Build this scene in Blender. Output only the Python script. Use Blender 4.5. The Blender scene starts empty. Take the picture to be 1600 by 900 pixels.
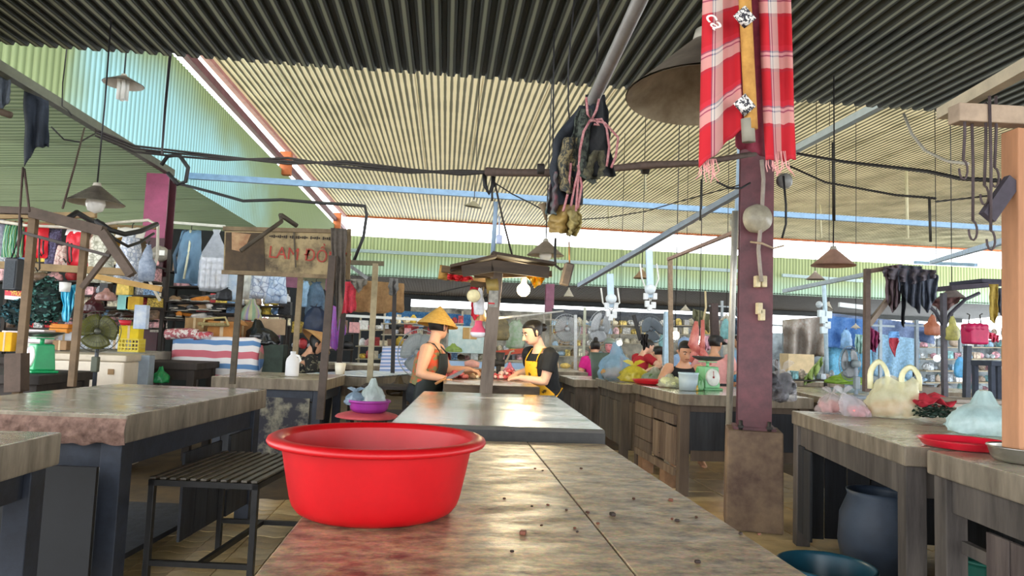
import bpy, bmesh, math, random
from math import sin, cos, pi, sqrt, atan2, radians
from mathutils import Vector, Matrix, noise
rnd = random.Random(7)
SC = bpy.context.scene
COL = SC.collection
# ------------------------------------------------------------------ camera
F = 1100.0
_d = Vector(((694 - 800) / F, (450 - 531) / F, -1.0)); _d.normalize()
_u = Vector((0.038, 1.0, 0.0)); _u.z = -(_u.x * _d.x + _u.y * _d.y) / _d.z; _u.normalize()
_r = _d.cross(_u)
ROT = Matrix((_r, _d, _u))
CAM = Vector((0, 0, 1.30))
cd = bpy.data.cameras.new('camera'); cam = bpy.data.objects.new('camera', cd); COL.objects.link(cam)
cam.matrix_world = Matrix.Translation(CAM) @ ROT.to_4x4()
cd.sensor_width = 36; cd.lens = F / 1600 * 36; cd.clip_start = 0.05; cd.clip_end = 300
SC.camera = cam
# ------------------------------------------------------------------ sky, sun, exposure
SC.view_settings.view_transform = 'Standard'; SC.view_settings.look = 'None'
SC.view_settings.gamma = 1; SC.view_settings.use_curve_mapping = False
SC.view_settings.exposure = 0.6
W = bpy.data.worlds.new('hazy_sky'); SC.world = W; W.use_nodes = True
_b = W.node_tree.nodes['Background']; _b.inputs[0].default_value = (0.93, 0.97, 1.0, 1); _b.inputs[1].default_value = 4.2
def sunlamp(name, rot, e, ang, col):
    l = bpy.data.lights.new(name, 'SUN'); l.energy = e; l.angle = radians(ang); l.color = col
    o = bpy.data.objects.new(name, l); COL.objects.link(o); o.rotation_euler = [radians(a) for a in rot]; o.location = (0, 10, 12)
sunlamp('sun', (18, 24, 0), 3.6, 3, (1.0, 0.95, 0.84))
# ------------------------------------------------------------------ pixel / space helpers (measured photo points turned into metres)
def ray(px, py): return ROT @ Vector(((px - 800) / F, (450 - py) / F, -1.0))
def P(px, py, y): r = ray(px, py); return CAM + r * (y / r.y)
def Pz(px, py, z): r = ray(px, py); return CAM + r * ((z - CAM.z) / r.z)
def Px(px, py, x): r = ray(px, py); return CAM + r * (x / r.x)
# ------------------------------------------------------------------ materials
_M = {}
def srgb(h):
    if isinstance(h, str):
        c = [int(h[i:i + 2], 16) / 255 for i in (0, 2, 4)]
        return tuple(((x / 12.92) if x <= .04045 else ((x + .055) / 1.055) ** 2.4) for x in c)
    return tuple(h)
def nd(t, k, **kw):
    n = t.nodes.new(k)
    for a, b in kw.items(): setattr(n, a, b)
    return n
def mat(col, rough=.6, var=.18, sc=18, bump=0., metal=0., col2=None, trans=0., alpha=1., stretch=(1, 1, 1), coat=0., spec=.5, gen=False, thr=None, tint=None):
    key = (str(col), rough, var, sc, bump, metal, str(col2), trans, alpha, stretch, coat, spec, thr, str(tint))
    if key in _M: return _M[key]
    m = bpy.data.materials.new('mat_%d' % len(_M)); m.use_nodes = True; _M[key] = m
    t = m.node_tree; b = t.nodes['Principled BSDF']; out = t.nodes['Material Output']; L = t.links.new
    c = srgb(col); c2 = srgb(col2) if col2 is not None else tuple(x * (1 - var) for x in c)
    c1 = c if col2 is not None else tuple(min(1, x * (1 + var)) for x in c)
    tc = nd(t, 'ShaderNodeTexCoord'); mp = nd(t, 'ShaderNodeMapping'); mp.inputs['Scale'].default_value = stretch
    L(tc.outputs['Object'], mp.inputs[0])
    n = nd(t, 'ShaderNodeTexNoise'); n.inputs['Scale'].default_value = sc; n.inputs['Detail'].default_value = 5; n.inputs['Roughness'].default_value = .65
    L(mp.outputs[0], n.inputs['Vector'])
    r = nd(t, 'ShaderNodeValToRGB'); lo, hi = thr if thr else (.3, .7)
    r.color_ramp.elements[0].position = lo; r.color_ramp.elements[1].position = hi
    r.color_ramp.elements[0].color = (*c2, 1); r.color_ramp.elements[1].color = (*c1, 1)
    L(n.outputs['Fac'], r.inputs[0]); L(r.outputs[0], b.inputs['Base Color'])
    b.inputs['Roughness'].default_value = rough; b.inputs['Metallic'].default_value = metal
    b.inputs['Specular IOR Level'].default_value = spec
    if coat: b.inputs['Coat Weight'].default_value = coat; b.inputs['Coat Roughness'].default_value = .12
    if bump:
        bp = nd(t, 'ShaderNodeBump'); bp.inputs['Strength'].default_value = bump; bp.inputs['Distance'].default_value = .01
        L(n.outputs['Fac'], bp.inputs['Height']); L(bp.outputs[0], b.inputs['Normal'])
    sh = b.outputs[0]
    if trans:
        tr = nd(t, 'ShaderNodeBsdfTranslucent'); mx = nd(t, 'ShaderNodeMixShader'); mx.inputs[0].default_value = trans
        if tint is not None: tr.inputs[0].default_value = (*srgb(tint), 1)
        else: L(r.outputs[0], tr.inputs[0])
        L(sh, mx.inputs[1]); L(tr.outputs[0], mx.inputs[2]); sh = mx.outputs[0]
    if alpha < 1:
        tp = nd(t, 'ShaderNodeBsdfTransparent'); mx = nd(t, 'ShaderNodeMixShader'); mx.inputs[0].default_value = alpha
        L(tp.outputs[0], mx.inputs[1]); L(sh, mx.inputs[2]); sh = mx.outputs[0]
    L(sh, out.inputs[0]); return m
def emis(col, e):
    key = ('e', col, e)
    if key in _M: return _M[key]
    m = bpy.data.materials.new('glow_%d' % len(_M)); m.use_nodes = True; _M[key] = m
    b = m.node_tree.nodes['Principled BSDF']; b.inputs['Base Color'].default_value = (*srgb(col), 1)
    b.inputs['Emission Color'].default_value = (*srgb(col), 1); b.inputs['Emission Strength'].default_value = e
    return m
def stripes(cols, axis='Z', freq=4., rough=.7, trans=0., check=None):
    """woven bands: cols is a list of (position, hex) on a repeating ramp; check = ramp for the second axis"""
    key = ('s', str(cols), axis, freq, str(check), trans)
    if key in _M: return _M[key]
    m = bpy.data.materials.new('weave_%d' % len(_M)); m.use_nodes = True; _M[key] = m
    t = m.node_tree; b = t.nodes['Principled BSDF']; L = t.links.new; b.inputs['Roughness'].default_value = rough
    uv = nd(t, 'ShaderNodeTexCoord'); sp = nd(t, 'ShaderNodeSeparateXYZ'); L(uv.outputs['UV'], sp.inputs[0])
    def ramp(ax, fr, cs):
        mu = nd(t, 'ShaderNodeMath', operation='MULTIPLY'); mu.inputs[1].default_value = fr; L(sp.outputs[ax], mu.inputs[0])
        fc = nd(t, 'ShaderNodeMath', operation='FRACT'); L(mu.outputs[0], fc.inputs[0])
        r = nd(t, 'ShaderNodeValToRGB'); r.color_ramp.interpolation = 'CONSTANT'
        while len(r.color_ramp.elements) < len(cs): r.color_ramp.elements.new(.5)
        for e, (p, c) in zip(r.color_ramp.elements, cs): e.position = p; e.color = (*srgb(c), 1)
        L(fc.outputs[0], r.inputs[0]); return r.outputs[0]
    o = ramp('Y' if axis == 'Z' else 'X', freq, cols)
    if check:
        o2 = ramp('X' if axis == 'Z' else 'Y', check[0], check[1])
        mx = nd(t, 'ShaderNodeMix', data_type='RGBA', blend_type='MIX'); mx.inputs[0].default_value = .5
        L(o, mx.inputs[6]); L(o2, mx.inputs[7]); o = mx.outputs[2]
    L(o, b.inputs['Base Color'])
    if trans:
        tr = nd(t, 'ShaderNodeBsdfTranslucent'); L(o, tr.inputs[0]); mx = nd(t, 'ShaderNodeMixShader'); mx.inputs[0].default_value = trans
        L(b.outputs[0], mx.inputs[1]); L(tr.outputs[0], mx.inputs[2]); L(mx.outputs[0], t.nodes['Material Output'].inputs[0])
    return m
def bagmat(col, a=.75, tr=.3): return mat(col, .16, .12, 22, .35, 0, None, min(tr, .3), a, spec=.8)
def cells(col, col2, sc=30, rough=.6, w=.12, stretch=(1, 1, 1), bump=.4):
    """quilted / packed look: voronoi cells with dark seams"""
    key = ('c', col, col2, sc, w, stretch)
    if key in _M: return _M[key]
    m = bpy.data.materials.new('cells_%d' % len(_M)); m.use_nodes = True; _M[key] = m
    t = m.node_tree; b = t.nodes['Principled BSDF']; L = t.links.new; b.inputs['Roughness'].default_value = rough
    tc = nd(t, 'ShaderNodeTexCoord'); mp = nd(t, 'ShaderNodeMapping'); mp.inputs['Scale'].default_value = stretch; L(tc.outputs['Object'], mp.inputs[0])
    v = nd(t, 'ShaderNodeTexVoronoi', feature='DISTANCE_TO_EDGE'); v.inputs['Scale'].default_value = sc; L(mp.outputs[0], v.inputs['Vector'])
    v2 = nd(t, 'ShaderNodeTexVoronoi'); v2.inputs['Scale'].default_value = sc; L(mp.outputs[0], v2.inputs['Vector'])
    r = nd(t, 'ShaderNodeMapRange'); r.inputs[2].default_value = w; L(v.outputs['Distance'], r.inputs[0])
    bw = nd(t, 'ShaderNodeRGBToBW'); L(v2.outputs['Color'], bw.inputs[0]); mu = nd(t, 'ShaderNodeMath', operation='MULTIPLY_ADD'); mu.inputs[1].default_value = .5; mu.inputs[2].default_value = .62; L(bw.outputs[0], mu.inputs[0])
    m3 = nd(t, 'ShaderNodeMath', operation='MULTIPLY'); L(mu.outputs[0], m3.inputs[0]); L(r.outputs[0], m3.inputs[1])
    mx = nd(t, 'ShaderNodeMix', data_type='RGBA'); L(m3.outputs[0], mx.inputs[0]); mx.inputs[6].default_value = (*srgb(col2), 1); mx.inputs[7].default_value = (*srgb(col), 1); L(mx.outputs[2], b.inputs['Base Color'])
    bp = nd(t, 'ShaderNodeBump'); bp.inputs['Strength'].default_value = bump; bp.inputs['Distance'].default_value = .01; L(r.outputs[0], bp.inputs['Height']); L(bp.outputs[0], b.inputs['Normal'])
    return m
# ------------------------------------------------------------------ mesh builder
class G:
    def __init__(s): s.v = []; s.f = []; s.m = []; s.s = []; s.uv = {}
    def add(s, vs, fs, m=0, sm=False, uvs=None):
        o = len(s.v); s.v += [Vector(p) for p in vs]
        if uvs:
            for i, u in enumerate(uvs): s.uv[o + i] = u
        for q in fs: s.f.append([i + o for i in q]); s.m.append(m); s.s.append(sm)
        return s
    def box(s, c, d, rz=0, m=0, M=None, tx=1, ty=1):
        x, y, z = d[0] / 2, d[1] / 2, d[2] / 2
        vs = [Vector(p) for p in ((-x, -y, -z), (x, -y, -z), (x, y, -z), (-x, y, -z), (-x * tx, -y * ty, z), (x * tx, -y * ty, z), (x * tx, y * ty, z), (-x * tx, y * ty, z))]
        R = M if M is not None else Matrix.Rotation(rz, 3, 'Z')
        return s.add([R @ p + Vector(c) for p in vs], [(3, 2, 1, 0), (4, 5, 6, 7), (0, 1, 5, 4), (1, 2, 6, 5), (2, 3, 7, 6), (3, 0, 4, 7)], m)
    def bar(s, a, b, w, h=None, m=0, up=(0, 0, 1)):
        a = Vector(a); b = Vector(b); h = h or w; d = b - a; l = d.length; d.normalize(); u = Vector(up)
        if abs(d.dot(u)) > .98: u = Vector((0, 1, 0))
        x = d.cross(u).normalized(); z = x.cross(d)
        return s.box((a + b) / 2, (w, l, h), m=m, M=Matrix((x, d, z)).transposed())
    def tube(s, pts, r, n=8, m=0, flat=1., side=None, cap=True):
        pts = [Vector(p) for p in pts]; k = len(pts); rs = r if isinstance(r, (list, tuple)) else [r] * k
        vs = []; px = None
        for i, p in enumerate(pts):
            d = (pts[min(i + 1, k - 1)] - pts[max(i - 1, 0)])
            d = d.normalized() if d.length > 1e-9 else Vector((0, 0, 1))
            if px is None:
                u = Vector(side) if side else (Vector((0, 0, 1)) if abs(d.z) < .9 else Vector((1, 0, 0)))
                px = u - d * u.dot(d); px.normalize()
            else:
                px = px - d * px.dot(d)
                px = px.normalized() if px.length > 1e-6 else Vector((1, 0, 0))
            py = d.cross(px); ra, rb = rs[i] if isinstance(rs[i], (tuple, list)) else (rs[i], rs[i] * flat)
            for j in range(n):
                a = 2 * pi * j / n; vs.append(p + px * (cos(a) * ra) + py * (sin(a) * rb))
        fs = [(i * n + j, i * n + (j + 1) % n, (i + 1) * n + (j + 1) % n, (i + 1) * n + j) for i in range(k - 1) for j in range(n)]
        if cap: fs += [tuple(range(n - 1, -1, -1)), tuple((k - 1) * n + j for j in range(n))]
        return s.add(vs, fs, m, True)
    def lathe(s, prof, n=24, c=(0, 0, 0), m=0, M=None, fn=None, sx=1, sy=1, cap=(False, False)):
        c = Vector(c); vs = []; uvs = []
        for i, (r, z) in enumerate(prof):
            for j in range(n):
                a = 2 * pi * j / n; p = Vector((cos(a) * r * sx, sin(a) * r * sy, z))
                if fn: p = fn(p, a, i / (len(prof) - 1))
                vs.append((M @ p if M is not None else p) + c); uvs.append((j / n, i / (len(prof) - 1)))
        k = len(prof)
        fs = [(i * n + j, i * n + (j + 1) % n, (i + 1) * n + (j + 1) % n, (i + 1) * n + j) for i in range(k - 1) for j in range(n)]
        if cap[0]: fs.append(tuple(range(n - 1, -1, -1)))
        if cap[1]: fs.append(tuple((k - 1) * n + j for j in range(n)))
        return s.add(vs, fs, m, True, uvs)
    def ball(s, c, r, n=10, m=0, sz=1., sx=1., sy=1., M=None, fn=None):
        k = max(5, n * 2 // 3)
        return s.lathe([(r * max(.001, sin(pi * i / (k - 1))), -r * sz * cos(pi * i / (k - 1))) for i in range(k)], n, c, m, M, fn, sx, sy)
    def grid(s, fn, nu, nv, m=0, sm=True):
        vs = [fn(i / nu, j / nv) for j in range(nv + 1) for i in range(nu + 1)]
        uvs = [(i / nu, j / nv) for j in range(nv + 1) for i in range(nu + 1)]
        w = nu + 1
        return s.add(vs, [(j * w + i, j * w + i + 1, (j + 1) * w + i + 1, (j + 1) * w + i) for j in range(nv) for i in range(nu)], m, sm, uvs)
    def ring(s, c, R, r, n=24, k=6, M=None, m=0, a0=0, a1=2 * pi):
        c = Vector(c); full = abs(a1 - a0) > 6.28; pts = []
        for i in range(n + 1):
            a = a0 + (a1 - a0) * i / n; p = Vector((cos(a) * R, sin(a) * R, 0)); pts.append((M @ p if M is not None else p) + c)
        return s.tube(pts, r, k, m, cap=not full)
    def xf(s, M, i0=0):
        for i in range(i0, len(s.v)): s.v[i] = M @ s.v[i]
        return s
    def mesh(s, name, inv=None):
        me = bpy.data.meshes.new(name); me.from_pydata([(inv @ p if inv else p)[:] for p in s.v], [], s.f)
        me.polygons.foreach_set('material_index', s.m); me.polygons.foreach_set('use_smooth', s.s)
        if s.uv:
            ul = me.uv_layers.new(name='uv').data
            for lp in me.loops:
                ul[lp.index].uv = s.uv.get(lp.vertex_index, (0, 0))
        me.update(); return me
_INV = {}
def props(o, label=None, cat=None, group=None, kind=None):
    if label: o['label'] = label
    if cat: o['category'] = cat
    if group: o['group'] = group
    if kind: o['kind'] = kind
    return o
def T(name, label, cat, loc=(0, 0, 0), rz=0., group=None, kind=None):
    o = bpy.data.objects.new(name, None); COL.objects.link(o); o.empty_display_size = .1
    o.location = loc; o.rotation_euler = (0, 0, rz)
    _INV[o.name] = (Matrix.Translation(Vector(loc)) @ Matrix.Rotation(rz, 4, 'Z')).inverted()
    return props(o, label, cat, group, kind)
def part(par, name, g, ms, world=False, bev=0, sol=0, sub=0, label=None, kind=None, loc=None):
    """a mesh of its own under par; world=True when g is in world metres"""
    inv = None
    if world:
        p = par
        while p.parent: p = p.parent
        inv = _INV.get(p.name)
        q = par
        if q.parent and q.type == 'MESH': inv = Matrix.Translation(-q.location) @ inv
    me = g if isinstance(g, bpy.types.Mesh) else g.mesh(name, inv)
    ms = ms if isinstance(ms, (list, tuple)) else [ms]
    if not me.materials:
        for m in ms: me.materials.append(m)
    o = bpy.data.objects.new(name, me); COL.objects.link(o); o.parent = par
    if loc is not None: o.location = loc
    mods(o, bev, sol, sub)
    return props(o, label, None, None, kind)
def mods(o, bev=0, sol=0, sub=0):
    if sol: md = o.modifiers.new('thick', 'SOLIDIFY'); md.thickness = sol; md.offset = 0
    if sub: md = o.modifiers.new('smooth', 'SUBSURF'); md.levels = sub; md.render_levels = sub
    if bev: md = o.modifiers.new('edge', 'BEVEL'); md.width = bev; md.segments = 2; md.limit_method = 'ANGLE'; md.angle_limit = radians(40)
def one(name, label, cat, g, ms, group=None, kind=None, bev=0, sol=0, sub=0, loc=None, rz=0.):
    """a thing that is one mesh; without loc the geometry is in world metres and the origin goes to its base"""
    if loc is None:
        xs = [p.x for p in g.v]; ys = [p.y for p in g.v]; zs = [p.z for p in g.v]
        loc = Vector(((min(xs) + max(xs)) / 2, (min(ys) + max(ys)) / 2, min(zs)))
        inv = Matrix.Translation(-loc)
    else: inv = None
    me = g.mesh(name, inv); o = bpy.data.objects.new(name, me); COL.objects.link(o); o.location = loc; o.rotation_euler = (0, 0, rz)
    for m in (ms if isinstance(ms, (list, tuple)) else [ms]): me.materials.append(m)
    _INV[o.name] = (Matrix.Translation(Vector(loc)) @ Matrix.Rotation(rz, 4, 'Z')).inverted()
    mods(o, bev, sol, sub); return props(o, label, cat, group, kind)
def dup(root, loc=None, rz=None, label=None, group=None):
    r = root.copy(); COL.objects.link(r)
    if loc is not None: r.location = loc
    if rz is not None: r.rotation_euler = (0, 0, rz)
    _INV[r.name] = (Matrix.Translation(Vector(r.location)) @ Matrix.Rotation(r.rotation_euler[2], 4, 'Z')).inverted()
    if label: r['label'] = label
    if group: r['group'] = group
    for ch in list(root.children):
        c = ch.copy(); COL.objects.link(c); c.parent = r
        for g in list(ch.children):
            d = g.copy(); COL.objects.link(d); d.parent = c
    return r
def remesh(g, vox, it=6):
    me = g.mesh('tmp'); o = bpy.data.objects.new('tmp', me); COL.objects.link(o)
    md = o.modifiers.new('r', 'REMESH'); md.mode = 'VOXEL'; md.voxel_size = vox; md.use_smooth_shade = True
    if it: sm = o.modifiers.new('s', 'SMOOTH'); sm.factor = .5; sm.iterations = it
    dg = bpy.context.evaluated_depsgraph_get(); e = o.evaluated_get(dg); em = e.to_mesh()
    out = G(); out.add([v.co.copy() for v in em.vertices], [tuple(p.vertices) for p in em.polygons], 0, True)
    e.to_mesh_clear(); bpy.data.objects.remove(o); bpy.data.meshes.remove(me); return out
def sag(a, b, s=.1, n=10):
    a = Vector(a); b = Vector(b)
    return [a.lerp(b, i / n) - Vector((0, 0, s * 4 * (i / n) * (1 - i / n))) for i in range(n + 1)]
def nz(p, s=1., o=0): return noise.noise(Vector(p) * s + Vector((o, o * 1.7, o * .3)))
# ------------------------------------------------------------------ common materials
WOOD = mat('5a4c40', .8, .3, 9, .5, stretch=(1, 1, .15))
WOODK = mat('332c28', .8, .35, 9, .5, stretch=(1, 1, .15))
WOODP = mat('7a6854', .8, .3, 9, .4, stretch=(1, 1, .15))
WOODL = mat('9c8260', .75, .25, 10, .3, stretch=(.3, 1, 1))
PAINTK = mat('262c38', .6, .3, 12, .3)
IRON = mat('3a3733', .6, .35, 25, .3, .3)
RUST = mat('5b4638', .75, .4, 18, .3, .2, col2='3a302a')
GALV = mat('8f9499', .45, .2, 20, .1, .5)
CONC = mat('9c9282', .75, .25, 6, .5, col2='5f564b')
DARK = mat('17171a', .7, .3, 20)
WHITE = mat('e8e6e0', .5, .08, 20)
CABLE = mat('1c1b1d', .6, .2, 20)
BLUEP = mat('7fa2c4', .5, .15, 10)
# ------------------------------------------------------------------ ground
g = G(); g.box((2, 17, -.06), (40, 60, .08)); floor = one('floor', 'yellow-brown stone paving of the market aisles', 'floor', g, mat('6b5638', .6, .3, 4, .3, col2='3c3224'), kind='structure', loc=(0, 0, 0))
FL = [mat(c, .28, .2, 5, .2, col2=d, spec=.7) for c, d in (('e6cd98', 'b89c68'), ('dcc08a', 'ac9060'), ('ecd6a6', 'bfa678'), ('d6ba84', 'a4885a'))]
tile = G(); tile.box((0, 0, -.012), (.392, .392, .024)); tme = [tile.mesh('floor_tile') for _ in FL]
for me, m in zip(tme, FL): me.materials.append(m)
for i in range(8):
    for j in range(17):
        o = part(floor, 'floor_tile', tme[rnd.randrange(4)], [], bev=.004, loc=(.75 + i * .4, 2.2 + j * .4 + (i % 2) * .2, rnd.uniform(-.002, .002)))
# wavy interlocking pavers beside the bench
pv = G()
def zz(t): return .035 * sin(2 * pi * t)
N = 12; top = [(-.11 + .22 * i / N, .055 + zz(i / N) * .6, 0) for i in range(N + 1)]; bot = [(-.11 + .22 * i / N, -.055 + zz(i / N) * .6, 0) for i in range(N + 1)]
vs = top + bot + [(x, y, -.02) for x, y, z in top] + [(x, y, -.02) for x, y, z in bot]; n1 = N + 1
pv.add(vs, [(n1 + i, n1 + i + 1, i + 1, i) for i in range(N)] + [(i, i + 1, 2 * n1 + i + 1, 2 * n1 + i) for i in range(N)] + [(3 * n1 + i, 3 * n1 + i + 1, n1 + i + 1, n1 + i) for i in range(N)] + [(0, 2 * n1, 3 * n1, n1), (N, n1 + N, 3 * n1 + N, 2 * n1 + N)])
pme = [pv.mesh('paver') for _ in FL]
for me, m in zip(pme, FL): me.materials.append(m)
for i in range(11):
    for j in range(22):
        part(floor, 'paver', pme[rnd.randrange(4)], [], loc=(-1.75 + i * .226, 3.3 + j * .116, rnd.uniform(-.002, .002)), bev=0)
# ------------------------------------------------------------------ corrugated sheets
def sheet_mesh(name, L, pitch=.115, n=10, d=.018, kind='sine'):
    g = G(); pr = []
    if kind == 'sine':
        for i in range(n * 6 + 2): pr.append((i / 6 * pitch, d * .5 * cos(2 * pi * i / 6)))
    else:
        for i in range(n):
            for a, b in ((0, 0), (.52, 0), (.62, 1), (.88, 1)): pr.append(((i + a) * pitch, b * d))
        pr += [(n * pitch, 0), ((n + .2) * pitch, 0)]
    vs = [(x, 0, z) for x, z in pr] + [(x, L, z) for x, z in pr]; k = len(pr)
    g.add(vs, [(i, i + 1, k + i + 1, k + i) for i in range(k - 1)], 0, kind == 'sine', [(x, 0) for x, z in pr] + [(x, L) for x, z in pr])
    return g.mesh(name)
def sheets(parent, L, n, org, xdir, ydir, m, **kw):
    w = kw.get('pitch', .115) * kw.get('n', 10); me = sheet_mesh('roof_sheet', L, **kw); me.materials.append(m)
    x = Vector(xdir).normalized(); y = Vector(ydir).normalized(); z = x.cross(y); R = Matrix((x, y, z)).transposed().to_4x4()
    for i in range(n):
        o = part(parent, 'roof_sheet', me, []); o.matrix_local = Matrix.Translation(Vector(org) + x * (w * i) + z * (.003 * (i % 2))) @ R
def sheetmat(pale, flute_shade, pitch, lo, hi, trans=.1, tint=None, rough=.55, phase=0., big=.35):
    """corrugated sheet: rib shading painted in as dim flutes and pale crests; follows the sheet's own metres"""
    m = bpy.data.materials.new('sheet'); m.use_nodes = True; t = m.node_tree; L = t.links.new; b = t.nodes['Principled BSDF']; b.inputs['Roughness'].default_value = rough
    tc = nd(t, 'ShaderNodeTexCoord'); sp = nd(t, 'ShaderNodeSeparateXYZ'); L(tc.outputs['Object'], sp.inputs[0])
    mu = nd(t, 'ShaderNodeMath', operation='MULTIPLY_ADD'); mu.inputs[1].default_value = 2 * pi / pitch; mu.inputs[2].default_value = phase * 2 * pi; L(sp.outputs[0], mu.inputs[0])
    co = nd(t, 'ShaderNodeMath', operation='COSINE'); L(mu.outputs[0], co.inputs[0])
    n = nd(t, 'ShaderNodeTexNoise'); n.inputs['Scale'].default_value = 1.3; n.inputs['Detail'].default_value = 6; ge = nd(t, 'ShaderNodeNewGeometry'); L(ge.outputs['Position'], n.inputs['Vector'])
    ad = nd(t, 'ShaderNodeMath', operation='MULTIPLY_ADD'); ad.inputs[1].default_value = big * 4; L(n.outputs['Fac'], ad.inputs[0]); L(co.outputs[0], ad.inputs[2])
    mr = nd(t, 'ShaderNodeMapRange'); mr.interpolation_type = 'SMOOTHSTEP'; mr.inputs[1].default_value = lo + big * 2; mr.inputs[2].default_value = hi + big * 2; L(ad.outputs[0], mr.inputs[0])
    mx = nd(t, 'ShaderNodeMix', data_type='RGBA'); L(mr.outputs[0], mx.inputs[0]); mx.inputs[6].default_value = (*srgb(flute_shade), 1); mx.inputs[7].default_value = (*srgb(pale), 1)
    L(mx.outputs[2], b.inputs['Base Color'])
    if trans:
        tr = nd(t, 'ShaderNodeBsdfTranslucent'); m2 = nd(t, 'ShaderNodeMix', data_type='RGBA', blend_type='MULTIPLY'); m2.inputs[0].default_value = 1; L(mx.outputs[2], m2.inputs[6]); m2.inputs[7].default_value = (*srgb(tint or 'ffffff'), 1); L(m2.outputs[2], tr.inputs[0])
        ms = nd(t, 'ShaderNodeMixShader'); ms.inputs[0].default_value = trans; L(b.outputs[0], ms.inputs[1]); L(tr.outputs[0], ms.inputs[2]); L(ms.outputs[0], t.nodes['Material Output'].inputs[0])
    return m
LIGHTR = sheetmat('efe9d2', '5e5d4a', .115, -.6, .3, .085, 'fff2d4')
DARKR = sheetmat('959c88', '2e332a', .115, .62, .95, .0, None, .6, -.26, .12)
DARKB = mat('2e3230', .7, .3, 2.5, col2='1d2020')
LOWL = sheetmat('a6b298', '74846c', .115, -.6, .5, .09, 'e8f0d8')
cf = T('ceiling_front', 'dark corrugated roof over the near tables', 'roof', (0, 0, 0), kind='structure')
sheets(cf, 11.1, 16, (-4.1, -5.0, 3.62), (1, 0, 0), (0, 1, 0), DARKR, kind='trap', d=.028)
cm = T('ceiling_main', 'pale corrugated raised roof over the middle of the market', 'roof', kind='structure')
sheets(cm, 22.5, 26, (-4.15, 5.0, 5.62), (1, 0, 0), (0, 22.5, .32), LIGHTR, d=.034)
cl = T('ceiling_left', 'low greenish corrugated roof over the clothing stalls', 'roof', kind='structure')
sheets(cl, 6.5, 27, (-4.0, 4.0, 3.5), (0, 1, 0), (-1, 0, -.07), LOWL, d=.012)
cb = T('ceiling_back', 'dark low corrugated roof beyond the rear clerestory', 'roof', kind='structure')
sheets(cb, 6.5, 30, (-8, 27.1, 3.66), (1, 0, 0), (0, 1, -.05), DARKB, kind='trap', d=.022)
# clerestory walls: painted translucent sheets, blue-green daylight patches are mixed into their colour
wl = T('wall_left', 'green and aqua corrugated clerestory wall', 'wall', kind='structure')
def walls(par, L, n, org, xd, mpick, pitch, k=10):
    ms = {}
    w = pitch * k; x = Vector(xd).normalized(); y = Vector((0, 0, 1)); z = x.cross(y); R = Matrix((x, y, z)).transposed().to_4x4()
    for i in range(n):
        m = mpick(i)
        if m not in ms: me = sheet_mesh('wall_sheet', L, pitch, k, .025); me.materials.append(m); ms[m] = me
        o = part(par, 'wall_sheet', ms[m], []); o.matrix_local = Matrix.Translation(Vector(org) + x * (w * i) + z * (.001 * (i % 2))) @ R
def daylight_wall(cg, ca, cond, pitch=.115, trans=.17):
    """green sheet with daylight painted in as blue-green areas fixed in world metres; cond(nodes) gives the mix"""
    m = bpy.data.materials.new('daylight_sheet'); m.use_nodes = True; t = m.node_tree; L = t.links.new; b = t.nodes['Principled BSDF']; b.inputs['Roughness'].default_value = .5
    ge = nd(t, 'ShaderNodeNewGeometry'); sp = nd(t, 'ShaderNodeSeparateXYZ'); L(ge.outputs['Position'], sp.inputs[0])
    n = nd(t, 'ShaderNodeTexNoise'); n.inputs['Scale'].default_value = .9; L(ge.outputs['Position'], n.inputs['Vector'])
    def mr(src, a, b_):
        r = nd(t, 'ShaderNodeMapRange'); r.interpolation_type = 'SMOOTHSTEP'; L(src, r.inputs[0]); r.inputs[1].default_value = a; r.inputs[2].default_value = b_; return r.outputs[0]
    def op(k, a, b_):
        q = nd(t, 'ShaderNodeMath', operation=k); L(a, q.inputs[0])
        if isinstance(b_, float): q.inputs[1].default_value = b_
        else: L(b_, q.inputs[1])
        return q.outputs[0]
    fac = cond(sp.outputs, n.outputs['Fac'], mr, op)
    mx = nd(t, 'ShaderNodeMix', data_type='RGBA'); L(fac, mx.inputs[0]); mx.inputs[6].default_value = (*srgb(cg), 1); mx.inputs[7].default_value = (*srgb(ca), 1)
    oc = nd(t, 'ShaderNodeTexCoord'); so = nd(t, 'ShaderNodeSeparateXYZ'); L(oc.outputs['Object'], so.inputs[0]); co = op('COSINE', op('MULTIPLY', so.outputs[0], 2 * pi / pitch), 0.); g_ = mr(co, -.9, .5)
    m2 = nd(t, 'ShaderNodeMix', data_type='RGBA', blend_type='MULTIPLY'); m2.inputs[0].default_value = 1; L(mx.outputs[2], m2.inputs[6]); dm = nd(t, 'ShaderNodeMix', data_type='RGBA'); L(g_, dm.inputs[0]); dm.inputs[6].default_value = (.52, .56, .5, 1); dm.inputs[7].default_value = (1, 1, 1, 1); L(dm.outputs[2], m2.inputs[7]); mx = m2  # flutes multiplied darker: rib shading put into the colour
    L(mx.outputs[2], b.inputs['Base Color']); tr = nd(t, 'ShaderNodeBsdfTranslucent'); L(mx.outputs[2], tr.inputs[0])
    ms = nd(t, 'ShaderNodeMixShader'); ms.inputs[0].default_value = trans; L(b.outputs[0], ms.inputs[1]); L(tr.outputs[0], ms.inputs[2]); L(ms.outputs[0], t.nodes['Material Output'].inputs[0])
    return m
LW = daylight_wall('87946a', '9cc8d2', lambda s, n, mr, op: op('MULTIPLY', op('MULTIPLY', mr(op('ADD', s[1], op('MULTIPLY', n, 1.2)), 8.0, 8.9), mr(op('ADD', s[2], op('MULTIPLY', n, .8)), 5.5, 4.6)), mr(op('ADD', s[1], op('MULTIPLY', n, 4.)), 19., 14.)))
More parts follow.
